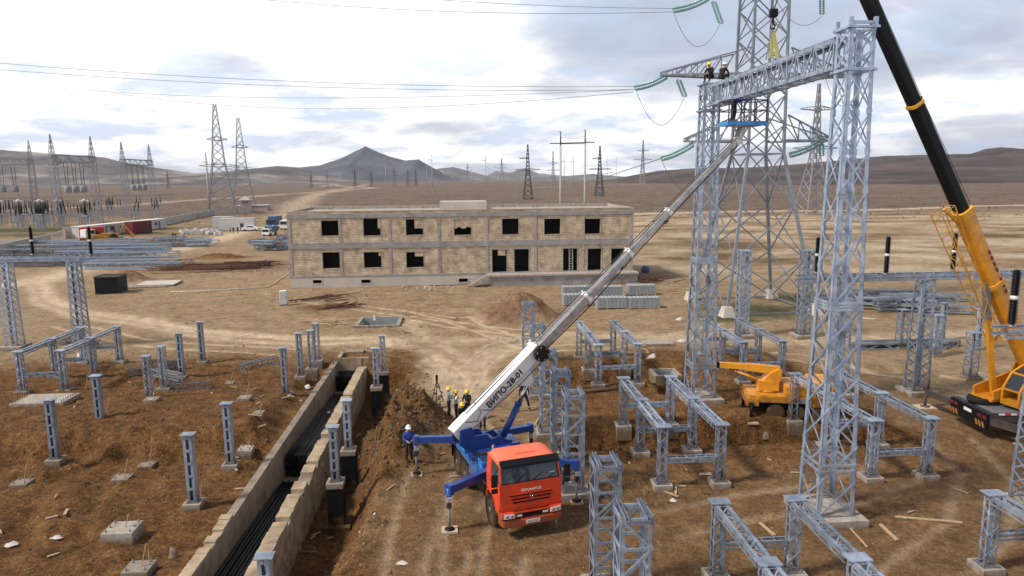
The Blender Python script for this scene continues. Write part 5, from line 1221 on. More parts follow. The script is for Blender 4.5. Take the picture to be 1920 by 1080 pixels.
# cab (camera side = -lsk side)
cs = -1 if lsk.y > 0 else 1
def kq(a, b, z): return c0-lbk*a+lsk*cs*b+V((0,0,z))
m = MB(); prf = [(-1.5,1.7),(1.2,1.7),(1.3,2.2),(1.3,3.3),(.9,3.62),(-.3,3.62),(-1.0,3.3),(-1.5,2.5)]
fr_ = []
m.prism([kq(a,.75,z) for a,z in [(-1.55,1.7),(1.25,1.7),(1.25,1.95),(-1.6,1.95)]], lsk*cs*.95)
for b_ in (.75,1.66):
    for (a0,z0),(a1,z1) in zip(prf, prf[1:]+prf[:1]): m.bar(kq(a0,b_,z0), kq(a1,b_,z1), .1, .1, up=lsk)
m.bar(kq(.1,1.66,1.8), kq(.1,1.66,3.6), .1, .1, up=lsk)
for (a0,z0) in prf[2:]: m.bar(kq(a0,.75,z0), kq(a0,1.66,z0), .08, .08)
m.build('cab_frame','yellow',kc)
m = MB(); m.prism([kq(a,1.64,z) for a,z in prf], -lsk*cs*.02); 
for (a0,z0),(a1,z1) in zip(prf[4:], prf[5:]): m.hexa([kq(a0,.8,z0-.02),kq(a0,1.62,z0-.02),kq(a1,1.62,z1-.02),kq(a1,.8,z1-.02),kq(a0,.8,z0-.04),kq(a0,1.62,z0-.04),kq(a1,1.62,z1-.04),kq(a1,.8,z1-.04)])
m.build('cab_glass','glass',kc)
# boom
pe = [K(1900,655), K(1803,396), K(1716,197), K(1600,-64)]; ax = (pe[2]-pe[1]).normalized(); foot = pe[1]-ax*((pe[1]-pe[0]).length+1.6)
nk = ax.cross(lsk).normalized(); nk = nk if nk.z > 0 else -nk
def bsec(mb, a, b, w, h, n=12):
    A = []
    for c in (a, b):
        for k in range(n):
            t = 2*PI*(k+.5)/n; cx_, cy_ = math.cos(t), math.sin(t); q = .55
            A.append(c+lsk*(w/2)*math.copysign(abs(cx_)**q,cx_)+nk*(h/2)*math.copysign(abs(cy_)**q,cy_))
    mb.add(A, [tuple(range(n))[::-1], tuple(range(n,2*n))]+[(i,(i+1)%n,(i+1)%n+n,i+n) for i in range(n)])
m = MB(); bsec(m, foot, pe[1], .70, .84); o = m.build('boom_base','yellow',kc)
m = MB(); bsec(m, pe[1]-ax*.35, pe[1]+ax*.05, .84, .98); m.build('boom_collar','yel2',kc); m = MB(); bsec(m, pe[1]-ax*4.6, pe[1]-ax*4.35, .82, .96); m.build('boom_collar','yel2',kc)
m = MB(); bsec(m, pe[1]-ax*.5, pe[2], .58, .66); bsec(m, pe[2], pe[3], .53, .60); m.build('boom_extension','blackpaint',kc)
m = MB(); bsec(m, pe[2]-ax*.05, pe[2]+ax*.10, .66, .74); m.bar(pe[2]+nk*.25+ax*.06, pe[2]+nk*.5+ax*.14, .10, .08); m.build('extension_ring','yel2',kc)
m = MB(); gq = (pe[1]-ax*4.2) ; m.bar(gq-nk*.4-lsk*cs*-.0, kq(-1.2,0,1.95), .24, .24); m.build('lift_cylinder','yellow',kc)
m = MB(); m.bar(gq-nk*.36, gq-nk*.36+(kq(-1.2,0,1.95)-gq).normalized()*1.9, .28, .28); m.build('cylinder_rod','grey',kc)
# stowed lattice jib on the boom flank
jA = K(1770,392); jB = K(1868,640); dj = (jB-jA).normalized(); m = MB(); lattice(m, jA-nk*.1, jB-nk*.1, nk, lsk, .42, .35, .18, .25, 16, .04, .022, 'z', simple=True); m.bar(jA, pe[1]-ax*.2-nk*.5, .12,.12); m.bar(jA+dj*8, pe[1]-ax*7-nk*.5,.1,.1); m.build('lattice_jib','yel2',kc)
m = MB(); [m.chain([pe[1]-ax*7+nk*.46+lsk*o_, pe[1]+nk*.52+lsk*o_, pe[2]+nk*.40+lsk*o_, pe[3]+nk*.36+lsk*o_], .015, 5) for o_ in (-.1,.1)]; m.build('hoist_rope','dgrey',kc)
side = lsk*cs; m = MB()
c = pe[1]-ax*2.6+side*(.35+.01)+nk*.2
for k in range(7): q = c-ax*(k*.36+(.25 if k > 3 else 0)); m.box(q, (.02,.13,.24), R=Matrix((side, nk, ax)).transposed())
m.build('boom_marking','maroon',kc)
# ------------------------------------------------------------------ small yellow truck crane
yc = thing('small_crane', (13.05,37.75,.12), -.16, 'small yellow-orange truck crane, its short boom lowered to the left', 'truck crane')
m = MB(); m.b2(.1,3.6,-1.15,1.15,1.15,1.6); m.b2(.0,.7,-1.2,1.2,.9,1.45); m.build('bed','yellow',yc,bevel=.03)
m = MB(); m.b2(2.2,3.6,-1.1,1.1,1.6,2.2); m.build('engine_housing','yellow',yc,bevel=.04); m = MB(); m.b2(3.7,4.9,-1.15,1.15,.9,2.5); cb_ = m.build('cab','yellow',yc,bevel=.08); m = MB(); m.b2(3.9,4.7,-1.17,-1.15,1.7,2.35); m.build('cab_window','glass',cb_)
m = MB(); m.b2(.2,4.8,-.5,.5,.55,1.15); m.build('chassis','blackpaint',yc)
for x in (1.7,2.85,4.3):
    for s in (-1,1):
        t = MB(); t.lathe((x,s*1.0,.52), [(.25,-.2),(.46,-.22),(.52,-.13),(.52,.13),(.46,.22),(.25,.2)], 24, 0, 'Y'); w_ = t.build('wheel','black',yc); t = MB(); t.lathe((x,s*1.12,.52), [(.27,-.06),(.27,.08),(.1,.03),(.08,.1)], 18, 0, 'Y'); t.build('rim','grey',w_)
m = MB(); m.lathe((1.3,0,0), [(.6,1.6),(.6,1.75)], 20); m.b2(.75,1.9,-.55,.55,1.75,2.35); m.prism([(1.0,-.45,2.35),(2.0,-.45,2.35),(2.1,-.45,3.0),(1.9,-.45,3.15),(1.4,-.45,2.8)], (0,.9,0)); m.build('turret','yellow',yc)
yt = Matrix.Rotation(.16,3,'Z')@(at(1350,684,3.25)-yc.location); yt.y = -.0
m = MB(); m.taper((2.0,0,2.95),(yt.x+1.6,0,3.12),.42,.5,.38,.44); m.build('boom_section','yellow',yc); m = MB(); m.taper((yt.x+1.6,0,3.12),(yt.x,0,3.2),.32,.36,.3,.32); m.build('boom_section','yellow',yc)
m = MB(); m.box((yt.x-.06,0,3.18),(.14,.34,.36)); m.build('boom_tip','blackpaint',yc); m = MB(); m.tube((1.0,0,2.2),(-.6,0,2.85),.09); m.build('lift_cylinder','yellow',yc)
m = MB(); m.tube((yt.x+1.,-.1,2.9),(yt.x+1.5,-.1,1.4),.015,n=5); m.build('rope','dgrey',yc)
for s in (-1,1):
    m = MB(); m.b2(.1,.35,min(s*1.1,s*1.5),max(s*1.1,s*1.5),.95,1.15); m.tube((.22,s*1.45,.1),(.22,s*1.45,1.1),.09,n=10); m.lathe((.22,s*1.45,.02),[(.22,0),(.22,.06)]); m.build('outrigger_jack','blackpaint',yc)
m = MB(); m.b2(.0,.12,-1.1,-.5,.95,1.1); m.build('tail_lamp','red',yc)
m = MB(); m.b2(-.3,.3,-.3,.3,-.02,.06); o = m.build('outrigger_pad','ply'); q = Matrix.Rotation(-.16,3,'Z')@V((.22,-1.45,0)); o.location = yc.location+q; tag(o,'plywood pad under the near jack of the small yellow crane','pad')

yc.scale = (.92,.9,.88)
# ------------------------------------------------------------------ people
def person(loc, rz, label, mats=('navy','navy','skin','black'), helmet='helmyel', pose=None, sc=1., vest=None, group=None):
    J = dict(pel=(0,0,.95), waist=(0,0,1.08), chest=(0,.0,1.32), neck=(0,0,1.47), head=(0,-.02,1.56), top=(0,-.02,1.70),
      shL=(.18,0,1.41), shR=(-.18,0,1.41), elL=(.25,.02,1.14), elR=(-.25,.02,1.14), waL=(.26,-.08,.90), waR=(-.26,-.08,.90),
      hiL=(.10,0,.92), hiR=(-.10,0,.92), knL=(.11,-.02,.50), knR=(-.11,-.02,.50), anL=(.12,.03,.09), anR=(-.12,.03,.09), toL=(.13,-.15,.04), toR=(-.13,-.15,.04))
    if pose: J.update(pose)
    names = list(J); idx = {n:i for i,n in enumerate(names)}; verts = [V(J[n])*sc for n in names]
    E = [('pel','waist'),('waist','chest'),('chest','neck'),('neck','head'),('head','top'),('chest','shL'),('chest','shR'),('shL','elL'),('shR','elR'),('elL','waL'),('elR','waR'),('pel','hiL'),('pel','hiR'),('hiL','knL'),('hiR','knR'),('knL','anL'),('knR','anR'),('anL','toL'),('anR','toR')]
    ed = [(idx[a],idx[b]) for a,b in E]
    R = dict(pel=(.15,.11),waist=(.14,.10),chest=(.17,.115),neck=(.055,.055),head=(.085,.095),top=(.06,.07),shL=(.075,.075),shR=(.075,.075),elL=(.05,.05),elR=(.05,.05),waL=(.034,.034),waR=(.034,.034),hiL=(.10,.10),hiR=(.10,.10),knL=(.068,.068),knR=(.068,.068),anL=(.05,.05),anR=(.05,.05),toL=(.045,.035),toR=(.045,.035))
    rad = [R[n] for n in names]
    for sd in ('L','R'):   # hands: palm + five fingers
        w = V(J['wa'+sd])*sc; e = V(J['el'+sd])*sc; d = (w-e).normalized(); sx = 1 if sd == 'L' else -1
        side = d.cross(V((sx,0,0))); side = side.normalized() if side.length > .05 else V((0,1,0)); pi_ = len(verts); verts.append(w+d*.07*sc); rad.append((.034,.02)); ed.append((idx['wa'+sd],pi_))
        for k, (o, l) in enumerate(((-.03,.075),(-.01,.085),(.01,.08),(.03,.065))):
            a = len(verts); verts.append(w+d*(.10+l*.5)*sc+side*o*sc); verts.append(w+d*(.10+l)*sc+side*o*sc+V((-sx*.02,0,0))*sc); rad += [(.009,.009),(.008,.008)]; ed += [(pi_,a),(a,a+1)]
        a = len(verts); verts.append(w+d*.07*sc+side*.055*sc); verts.append(w+d*.11*sc+side*.07*sc); rad += [(.011,.011),(.009,.009)]; ed += [(pi_,a),(a,a+1)]
    me = bpy.data.meshes.new('p'); me.from_pydata([tuple(v) for v in verts], ed, []); o = bpy.data.objects.new('p', me); COL.objects.link(o)
    sk = o.modifiers.new('s','SKIN'); 
    for i, r_ in enumerate(rad): me.skin_vertices[0].data[i].radius = (r_[0]*sc, r_[1]*sc)
    me.skin_vertices[0].data[0].use_root = True
    sb = o.modifiers.new('b','SUBSURF'); sb.levels = 1; sb.render_levels = 1
    dg = bpy.context.evaluated_depsgraph_get(); me2 = bpy.data.meshes.new_from_object(o.evaluated_get(dg)); bpy.data.objects.remove(o)
    me2.name = 'person'; me2.materials.clear()
    for mm in mats: me2.materials.append(M[mm])
    segs = [(verts[a],verts[b],(names[a] if a < len(names) else 'hand', names[b] if b < len(names) else 'hand')) for a,b in ed]
    def near(p):
        best = 1e9; bn = None
        for a, b, n in segs:
            t = max(0,min(1,(p-a).dot(b-a)/max(1e-9,(b-a).length_squared))); d = (p-a-(b-a)*t).length
            if d < best: best = d; bn = n; bt = t
        return bn, bt
    for f in me2.polygons:
        f.use_smooth = True; n, t = near(V(f.center)); k = 0
        if 'hand' in n or n[1] in ('head','top'): k = 2
        elif n[0][:2] in ('hi','kn') or n[0] == 'pel' and n[1][:2] == 'hi': k = 1
        elif n[0][:2] == 'an': k = 3
        f.material_index = k
    r = bpy.data.objects.new('person', me2); COL.objects.link(r); r.location = loc; r.rotation_euler = (0,0,rz)
    tag(r, label, 'person', group)
    h = V(J['head'])*sc; tp_ = V(J['top'])*sc; ax_ = (tp_-h).normalized(); q = Z_.rotation_difference(ax_).to_matrix()
    # face
    m = MB(); fo = h+ax_*.02
    for dx in (-.032,.032): m.box(fo+q@V((dx,-.092,.035)), (.022,.012,.012))
    m.box(fo+q@V((0,-.092,-.035)), (.04,.01,.010)); m.build('eyes_and_mouth','dgrey',r)
    m = MB(); m.hexa([fo+q@V(p) for p in ((-.014,-.085,-.012),(.014,-.085,-.012),(.01,-.08,.03),(-.01,-.08,.03),(-.01,-.112,-.008),(.01,-.112,-.008),(.005,-.095,.03),(-.005,-.095,.03))]); [m.box(fo+q@V((s*.088,0,.01)),(.016,.03,.05)) for s in (-1,1)]; m.build('nose_and_ears','skin',r)
    if helmet:
        m = MB(); c = h+ax_*.085; o_ = len(m.v); prf = [(.165,0),(.128,.012),(.125,.05),(.108,.10),(.07,.135),(.01,.148)]
        m.lathe((0,0,0), prf, 18); m.b2(-.012,.012,-.1,.1,.10,.155); m.b2(-.08,.08,-.20,-.1,-.004,.012); m.v = [tuple(c+q@V(p)) for p in m.v]; m.build('helmet',helmet,r)
    if vest:
        pass
    return r
def onground(px, py, dz=0): p = at(px, py); p.z = gz(p.x,p.y)+dz; return p
arm_f = dict(elL=(.24,-.10,1.18), waL=(.12,-.30,1.15), elR=(-.24,-.08,1.18), waR=(-.12,-.28,1.12))
person(onground(842,788), 1.9, 'worker in grey jacket and yellow helmet, leftmost of the group behind the crane boom', ('greycloth','blackcloth','skin','black'), pose=arm_f)
person(onground(856,786), -1.3, 'man in white shirt, dark trousers and yellow helmet beside the tripod', ('whitecloth','navy','skin','black'), pose=dict(elL=(.22,-.16,1.2), waL=(.1,-.4,1.2)))
person(onground(877,786), -.4, 'man in black jacket and yellow helmet standing closest to the white crane boom', ('blackcloth','blackcloth','skin','black'), pose=arm_f, sc=1.04)
person(onground(866,800), .3, 'person in dark clothes and yellow helmet crouching low in front of the group', ('navy','navy','skin','black'), pose=dict(pel=(0,.1,.55),waist=(0,.02,.68),chest=(0,-.08,.92),neck=(0,-.12,1.07),head=(0,-.15,1.16),top=(0,-.15,1.3),shL=(.18,-.1,1.0),shR=(-.18,-.1,1.0),elL=(.24,-.2,.78),elR=(-.24,-.2,.78),waL=(.1,-.42,.7),waR=(-.1,-.42,.7),hiL=(.1,.08,.52),hiR=(-.1,.08,.52),knL=(.13,-.3,.5),knR=(-.13,-.3,.5),anL=(.13,-.1,.09),anR=(-.13,-.1,.09),toL=(.14,-.27,.04),toR=(-.14,-.27,.04)))
person(onground(768,876), .3, 'worker in blue overalls and white helmet beside the rear outrigger', ('bluecloth','navy','skin','black'), helmet='helmwhite', pose=arm_f, sc=1.03)
person(onground(983,770), .2, 'person in black clothes with reflective bands walking behind the crane boom', ('blackcloth','blackcloth','skin','black'), helmet=None, pose=dict(knL=(.2,-.1,.5),anL=(.30,.0,.09),toL=(.33,-.15,.04),knR=(-.2,-.02,.5),anR=(-.32,.1,.09),toR=(-.36,-.06,.04)), sc=1.06)
person(onground(905,806), .2, 'person in black standing half hidden behind the blue crane turret', ('blackcloth','blackcloth','skin','black'), helmet='helmyel', sc=1.)
r = [o for o in bpy.data.objects if o.get('label','').startswith('person in black clothes')][0]
m = MB()
for s,y in ((.27,-.05),(-.29,.05)): m.lathe((s,y,.27), [(.075,-.02),(.075,.02)], 12)
m.build('reflective_band','reflect',r)
BW = V((11.85,36.3,16.0))
person(BW+V((-.45,0,.16)), .9, 'man in dark clothes in the raised basket, bending under the gantry beam', ('bluecloth','blackcloth','skin','black'), helmet='helmwhite', pose=dict(waist=(0,-.08,1.05),chest=(0,-.33,1.12),neck=(0,-.48,1.16),head=(0,-.57,1.19),top=(0,-.7,1.2),shL=(.18,-.38,1.12),shR=(-.18,-.38,1.12),elL=(.24,-.6,1.0),elR=(-.24,-.6,1.0),waL=(.18,-.75,1.15),waR=(-.18,-.75,1.15),knL=(.13,-.03,.5),anL=(.16,.05,.09),toL=(.18,-.13,.04)))
def gworld(x, y, z): return g.location+Matrix.Rotation(SA,3,'Z')@V((x,y,z))
sit = dict(pel=(0,.1,.12),waist=(0,.08,.26),chest=(0,-.06,.5),neck=(0,-.12,.63),head=(0,-.16,.72),top=(0,-.18,.86),shL=(.18,-.08,.58),shR=(-.18,-.08,.58),elL=(.25,-.22,.38),elR=(-.25,-.22,.38),waL=(.12,-.4,.3),waR=(-.12,-.4,.3),hiL=(.1,.08,.12),hiR=(-.1,.08,.12),knL=(.16,-.34,.3),knR=(-.16,-.34,.3),anL=(.16,-.3,-.12),anR=(-.16,-.3,-.12),toL=(.17,-.45,-.16),toR=(-.17,-.45,-.16))
person(gworld(-.1,14.4,18.8), -.9, 'man in black sitting on the far end of the gantry beam, nearer its tip', ('blackcloth','blackcloth','skin','black'), helmet='helmyel', pose=sit)
person(gworld(.1,13.2,18.62), 2.2, 'second man in black crouching on the gantry beam behind the first', ('blackcloth','blackcloth','skin','black'), helmet='helmwhite', pose=sit)
for px, py, lb, mt in [(432,437,'left one of the dark figures in front of the container doorway','navy'),(438,438,'middle figure of the group in front of the container doorway','blackcloth'),(446,437,'right figure of the group in front of the container doorway','blackcloth'),(325,450,'small dark figure bending over the steel in the storage yard','navy'),(330,450,'second dark figure among the steel in the storage yard','blackcloth'),(1854,395,'tiny figure far off on the plain at the right','blackcloth')]:
    person(at(px,py), random.uniform(0,6), lb, (mt,mt,'skin','black'), helmet=None, sc=1.05)
# tripod
p = onground(820,752); r = thing('survey_tripod', p, 0, 'black survey tripod standing on the dirt left of the group of workers', 'tripod')
for k in range(3): a = 2*PI*k/3+.5; m = MB(); m.bar((0,0,1.45),(.42*math.cos(a),.42*math.sin(a),0),.045); m.build('leg','blackpaint',r)
m = MB(); m.lathe((0,0,1.42),[(.09,0),(.09,.06),(.05,.08),(.08,.12),(.08,.3),(.03,.34)],12); m.build('instrument','blackpaint',r)
# ------------------------------------------------------------------ big pylon behind the gantry
PY = V((24.8,71.,0)); py = thing('big_pylon', PY, .12, 'largest steel lattice pylon with cross-arms and green glass insulator strings, behind the gantry', 'pylon')
m = MB(); lattice(m, (0,0,15.6), (0,0,52), X_, Y_, 1.85, 1.85, 1.45, 1.45, 13, .23, .11, 'x', simple=True, horiz=False); m.build('trunk','galv_old',py)
m = MB(); lattice(m, (0,0,.2), (0,0,15.6), X_, Y_, 4.6, 4.6, 1.85, 1.85, 3, .26, .12, 'x', simple=True)
for k in range(6):
    z = .2+k*2.57; w = 4.6-(z/15.6)*2.45
m.build('leg_frame','galv_old',py)
for sx in (-1,1):
    for sy in (-1,1): m = MB(); m.hexa([V((sx*4.6,sy*4.6,0))+V(p) for p in ((-.75,-.75,-.4),(.75,-.75,-.4),(.75,.75,-.4),(-.75,.75,-.4),(-.4,-.4,1.0),(.4,-.4,1.0),(.4,.4,1.0),(-.4,.4,1.0))]); m.build('footing','pale_conc',py)
def arm(z, L, side, h=2.4, w=2.0):
    m = MB(); n = int(L/1.3); tipx = side*(2+L)
    for s in (-1,1):
        m.bar((side*2,s*w,z),(tipx,s*.25,z),.17); m.bar((side*2,s*w,z+h),(tipx,s*.25,z+.25),.13)
        for k in range(n):
            t0, t1 = k/n, (k+1)/n
            a = V((side*2+(tipx-side*2)*t0, s*(w+(.25-w)*t0), z)); b = V((side*2+(tipx-side*2)*t1, s*(w+(.25-w)*t1), z)); ha = h+(.25-h)*t0; hb = h+(.25-h)*t1
            m.bar(a+V((0,0,ha)), b, .09); m.bar(b, b+V((0,0,hb)), .07)
    for k in range(n):
        t0, t1 = k/n, (k+1)/n; a = side*2+(tipx-side*2)*t0; b = side*2+(tipx-side*2)*t1; wa = w+(.25-w)*t0; wb = w+(.25-w)*t1
        m.bar((a,-wa,z),(b,wb,z),.08); m.bar((a,wa,z),(b,-wb,z),.08); m.bar((b,-wb,z),(b,wb,z),.08)
    return m.build('cross_arm','galv_old',py)
arm(16.9,5.6,-1); arm(16.9,5.8,1); arm(23.2,8.2,-1,2.4); arm(23.2,7.5,1,2.4); arm(31.5,6,-1,2.6); arm(31.5,6,1,2.6)
def istr(px0, py0, px1, py1, D0, D1, label, dbl=.17, r=.15):
    a = atD(px0, py0, D0); b = atD(px1, py1, D1); rr_ = thing('insulator_string', a, 0, label, 'insulator string', 'green glass insulator strings on the big pylon')
    d = b-a; nrm = d.normalized().cross(Z_); nrm = nrm.normalized() if nrm.length > .1 else X_
    if abs(d.normalized().z) > .6: nrm = X_
    else: nrm = V((0,0,1)).cross(d.normalized()).cross(d.normalized()).normalized()
    for s in (-1,1):
        m = MB(); L_ = d.length; n = max(8,int(L_/.2)); pts = []; rs = []
        for k in range(n):
            for q, r_ in ((0,.05),(.3,r),(.6,r*.9),(.85,.05)):
                t = (k+q)/n; pts.append(d*t+nrm*s*dbl+V((0,0,-.05*L_*4*t*(1-t)*(0 if abs(d.normalized().z) > .6 else 1)))); rs.append(r_)
        m.chain(pts, rs, 8); m.build('disc_string','insglass',rr_)
    m = MB(); m.bar(nrm*-dbl, nrm*dbl, .05); m.bar(d-nrm*dbl, d+nrm*dbl, .05); m.bar(d*-.06, V((0,0,0)), .06); m.build('yoke_plate','galv_old',rr_)
    return b
D = 71
e1 = istr(1250,143,1190,165,70,69,'inclined green insulator string at the left tip of the middle cross-arm')
istr(1272,150,1284,181,70,70,'hanging green insulator string below the left part of the middle cross-arm')
e2 = istr(1328,-4,1262,19,70,69,'inclined green insulator string at the top edge left of the pylon trunk')
istr(1338,4,1352,44,70,70,'hanging green insulator string at the top edge left of the pylon trunk')
e3 = istr(1300,270,1240,297,70,69,'inclined green insulator string at the left tip of the lowest cross-arm')
istr(1545,262,1480,291,72,71,'inclined green insulator string at the right part of the lowest cross-arm')
istr(1540,270,1541,292,72,72,'short hanging green insulator string beside the near gantry column')
istr(1541,-8,1541,27,73,73,'hanging green insulator string at the top edge right of the pylon')
istr(1590,132,1547,143,74,74,'inclined green insulator string behind the big gantry near column')
def wire(p, q, sag, label, r=.022, n=20, group='overhead wires', nm='overhead_wire'):
    pts = wirepts(p, q, sag, n); o = pts[0].copy(); m = MB(); m.chain([x-o for x in pts], r, 5); ob = m.build(nm,'wire'); ob.location = o; return tag(ob, label, 'wire', group)
def wline(A, Bp, sag, label, **k): return wire(atD(*A), atD(*Bp), sag, label, **k)
wire(e1+V((0,0,.15)), atD(-160,104,70), .9, 'upper wire running left from the middle cross-arm across the whole sky')
wire(e1-V((0,0,.15)), atD(-160,117,70), .9, 'lower wire of the pair running left across the whole sky')
wire(e1+V((0,.4,-.1)), atD(100,164,120), 1.2, 'upper one of the two flat wires ending in the left sky',r=.024)
wire(e1+V((0,.5,-.3)), atD(180,168,130), 2.4, 'lower one of the two flat wires in the left sky',r=.024)
wire(e2+V((0,0,.15)), atD(500,-30,70), .5, 'upper wire crossing the top edge of the picture')
wire(e2-V((0,0,.15)), atD(420,-8,70), .7, 'second wire crossing the top edge of the picture')
wire(e3, atD(880,345,420), 6, 'wire descending left from the lowest cross-arm towards the far pylons', r=.045)
wire(atD(1150,323,150), atD(600,345,600), 8, 'long low wire crossing in front of the far dark pylons', r=.05)
for (A,Bp,sg,lb) in [((1192,167,69),(1283,183,70),3.0,'looping jumper wire below the middle cross-arm'),((1262,21,69),(1350,46,70),2.6,'looping jumper wire at the top left of the pylon'),((1240,299,69),(1320,330,74),2.2,'looping jumper wire below the lowest cross-arm'),((1455,-2,71),(1541,30,73),1.6,'jumper wire at the top right of the pylon'),((1547,145,74),(1600,190,74),1.5,'jumper wire behind the big gantry near column')]:
    wline(A,Bp,sg,lb,group='jumper wires',nm='jumper_wire',r=.025,n=16); 
# ------------------------------------------------------------------ far pylons and poles
def pyl_mesh(mb, h, w0, w1, zw, arms, ls, bs, n1=5, n2=7, peak=0):
    lattice(mb, (0,0,0), (0,0,zw), X_, Y_, w0, w0, w1, w1, n1, ls, bs, 'x', simple=True); lattice(mb, (0,0,zw), (0,0,h), X_, Y_, w1, w1, peak or w1*.25, peak or w1*.25, n2, ls*.9, bs, 'x', simple=True)
def pyl(px, pyb, pyt, label, material='dark_steel', arms=((.62,.22,1,1),(.8,.16,1,0)), w0=.085, w1=.03, zw=.5, thick=1., group='lattice pylons on the plain', rz=.1, D=None, peak=0, nm='lattice_pylon'):
    p = at(px, pyb) if D is None else atD(px, pyb, D); p.z = 0; h = zt(p.x,p.y,px,pyt); r = thing(nm, p, rz, label, 'pylon', group); ls = .0085*h*thick; bs = ls*.6
    m = MB(); pyl_mesh(m, h, w0*h, w1*h, zw*h, arms, ls, bs, peak=peak*h); m.build('tower_body', material, r)
    for (z, L, lft, rgt) in arms:
        m = MB()
        for s, on in ((-1,lft),(1,rgt)):
            if not on: continue
            for y in (-1,1): m.bar((0,y*w1*h,z*h),(s*L*h,0,z*h+.01*h),ls*.9); m.bar((0,y*w1*h,(z+.035)*h),(s*L*h,0,z*h+.012*h),ls*.7)
            for k in range(1,5): m.bar((s*L*h*k/5,-w1*h*(1-k/5),z*h),(s*L*h*k/5,w1*h*(1-k/5),(z+.035*(1-k/5))*h),bs)
        m.build('cross_arm', material, r)
    return r
pyl(990,373,271,'left one of the two dark lattice pylons right behind the building roof','dark_steel',((.53,.24,1,1),(.74,.16,1,0)),.085,.032,.5,1.2)
pyl(1124,367,274,'right one of the two dark lattice pylons behind the building roof','dark_steel',((.53,.24,1,1),(.74,.16,1,0)),.085,.032,.5,1.2)
pyl(1522,400,158,'tall thin pylon seen between the big gantry columns','galv_far',((.50,.19,1,1),(.80,.15,1,1)),.10,.028,.45,.85,rz=.15)
pyl(1205,313,263,'tall pale pylon standing on the right hillside','galv_far',((.55,.22,1,1),(.75,.14,1,1)),.06,.03,.4,1.1,D=1500)
pyl(1037,345,284,'pale pylon between the two dark pylons','galv_far',((.45,.22,1,1),(.65,.15,1,1)),.06,.03,.4,1.1,D=1250)
for px, b, t, lb in [(941,345,296,'pale pylon left of the left dark pylon, farther off'),(877,345,305,'small pale pylon near the light foothills'),(740,350,314,'small dark pylon in front of the cone mountain, right slope'),(666,351,317,'small dark pylon below the cone mountain, middle'),(697,350,320,'small dark pylon below the cone mountain peak'),(765,350,317,'small dark pylon below the right shoulder of the mountain'),(614,352,320,'small dark pylon at the left foot of the cone mountain'),(836,346,318,'tiny pylon at the right foot of the mountain'),(584,352,322,'tiny dark pylon left of the cone mountain'),(316,354,320,'leaning thin pylon on the hillside left of the twin pylons'),(780,349,318,'tiny pylon beyond the single pole')]:
    pyl(px,b,t,lb,'galv_far' if b < 347 else 'lbrown_steel',((.6,.2,1,1),(.75,.14,1,1)),.09,.035,.5,1.25,rz=random.uniform(-.3,.3))
def pole(px, pyb, pyt, label, D=None, arm=1, r=.2):
    p = at(px,pyb) if D is None else atD(px,pyb,D); p.z = 0; h = zt(p.x,p.y,px,pyt); o = thing('power_pole', p, .1, label, 'power pole', 'concrete power poles on the plain'); k = h/22*1.0
    m = MB(); m.tube((0,0,0),(0,0,h),r*1.3*k,r*.8*k,8); m.build('pole_shaft','pole_conc',o)
    m = MB(); m.bar((-2.8*k if arm else -1*k,0,h*.88),(.6*k,0,h*.86),.25*k); m.bar((0,0,h*.94),(0,0,h*1.03),.22*k); m.build('cross_arm','dark_steel',o); return o
for px, b, t, lb in [(811,352,292,'tall single pole in front of the mountain right slope'),(911,352,293,'tall single pole left of the left dark pylon'),(724,350,306,'single pole below the cone mountain peak'),(801,350,310,'thin pole just left of the tall single pole'),(673,349,318,'thin short pole left of the mountain peak'),(884,346,314,'thin pole left of the pale pylon'),(930,346,308,'thin pole right of the tall single pole'),(917,346,310,'shorter pole close to the right of the tall single pole'),(638,350,322,'thin short pole at the mountain left foot'),(1058,346,296,'left thin pole behind the double pole'),(1075,350,296,'right thin pole behind the double pole'),(1138,350,297,'left thin pole beside the right dark pylon'),(1155,350,297,'right thin pole beside the right dark pylon'),(550,352,335,'tiny pole near the dirt track fork')]:
    pole(px,b,t,lb)
pA, pB = atD(1051,300,165), atD(1097,300,165); pA.z = pB.z = 0
r = thing('double_pole', pA, 0, 'double concrete pole with one long cross-arm, standing behind the building roof', 'power pole'); dx = pB.x-pA.x
hA = zt(pA.x,pA.y,1049,247); hB = zt(pB.x,pB.y,1096,244)
for x, h in ((0,hA),(dx,hB)):
    m = MB(); m.tube((x,0,0),(x,0,h-2.8),.28,.22,10); m.build('pole_shaft','pole_conc',r); m = MB(); m.tube((x,0,h-2.9),(x,0,h),.17,.12,8); m.bar((x-.5,0,h),(x+.2,0,h),.12); m.bar((x-.15,0,h-2.9),(x+.15,0,h-2.9),.5,.2); m.build('pole_top','dark_steel',r)
za = zt(pA.x,pA.y,1051,269); m = MB(); m.bar((-2.5,0,za),(dx+2.2,0,za+.2),.22); m.bar((0,0,za-.1),(dx,0,za-.1),.12); m.build('cross_arm','dark_steel',r)
m = MB(); m.chain(wirepts((0,0,hA-1.2),(dx,0,hB-1.3),.4,8),.04,5); m.build('tie_wire','wire',r)
# twin pylons at left
for px,b,t,lb in [(417,402,197,'left and taller of the twin steel pylons behind the parked vehicles'),(458,393,222,'right and shorter of the twin steel pylons, next to the guard tower')]:
    pyl(px,b,t,lb,'galv_far',((.44,.17,1,1),(.68,.09,1,1)),.125,.055,.46,.68,group='twin pylons at left',peak=.012,rz=.3)
pole(394,402,290,'dark thin mast just left of the twin pylons',r=.32,arm=0)
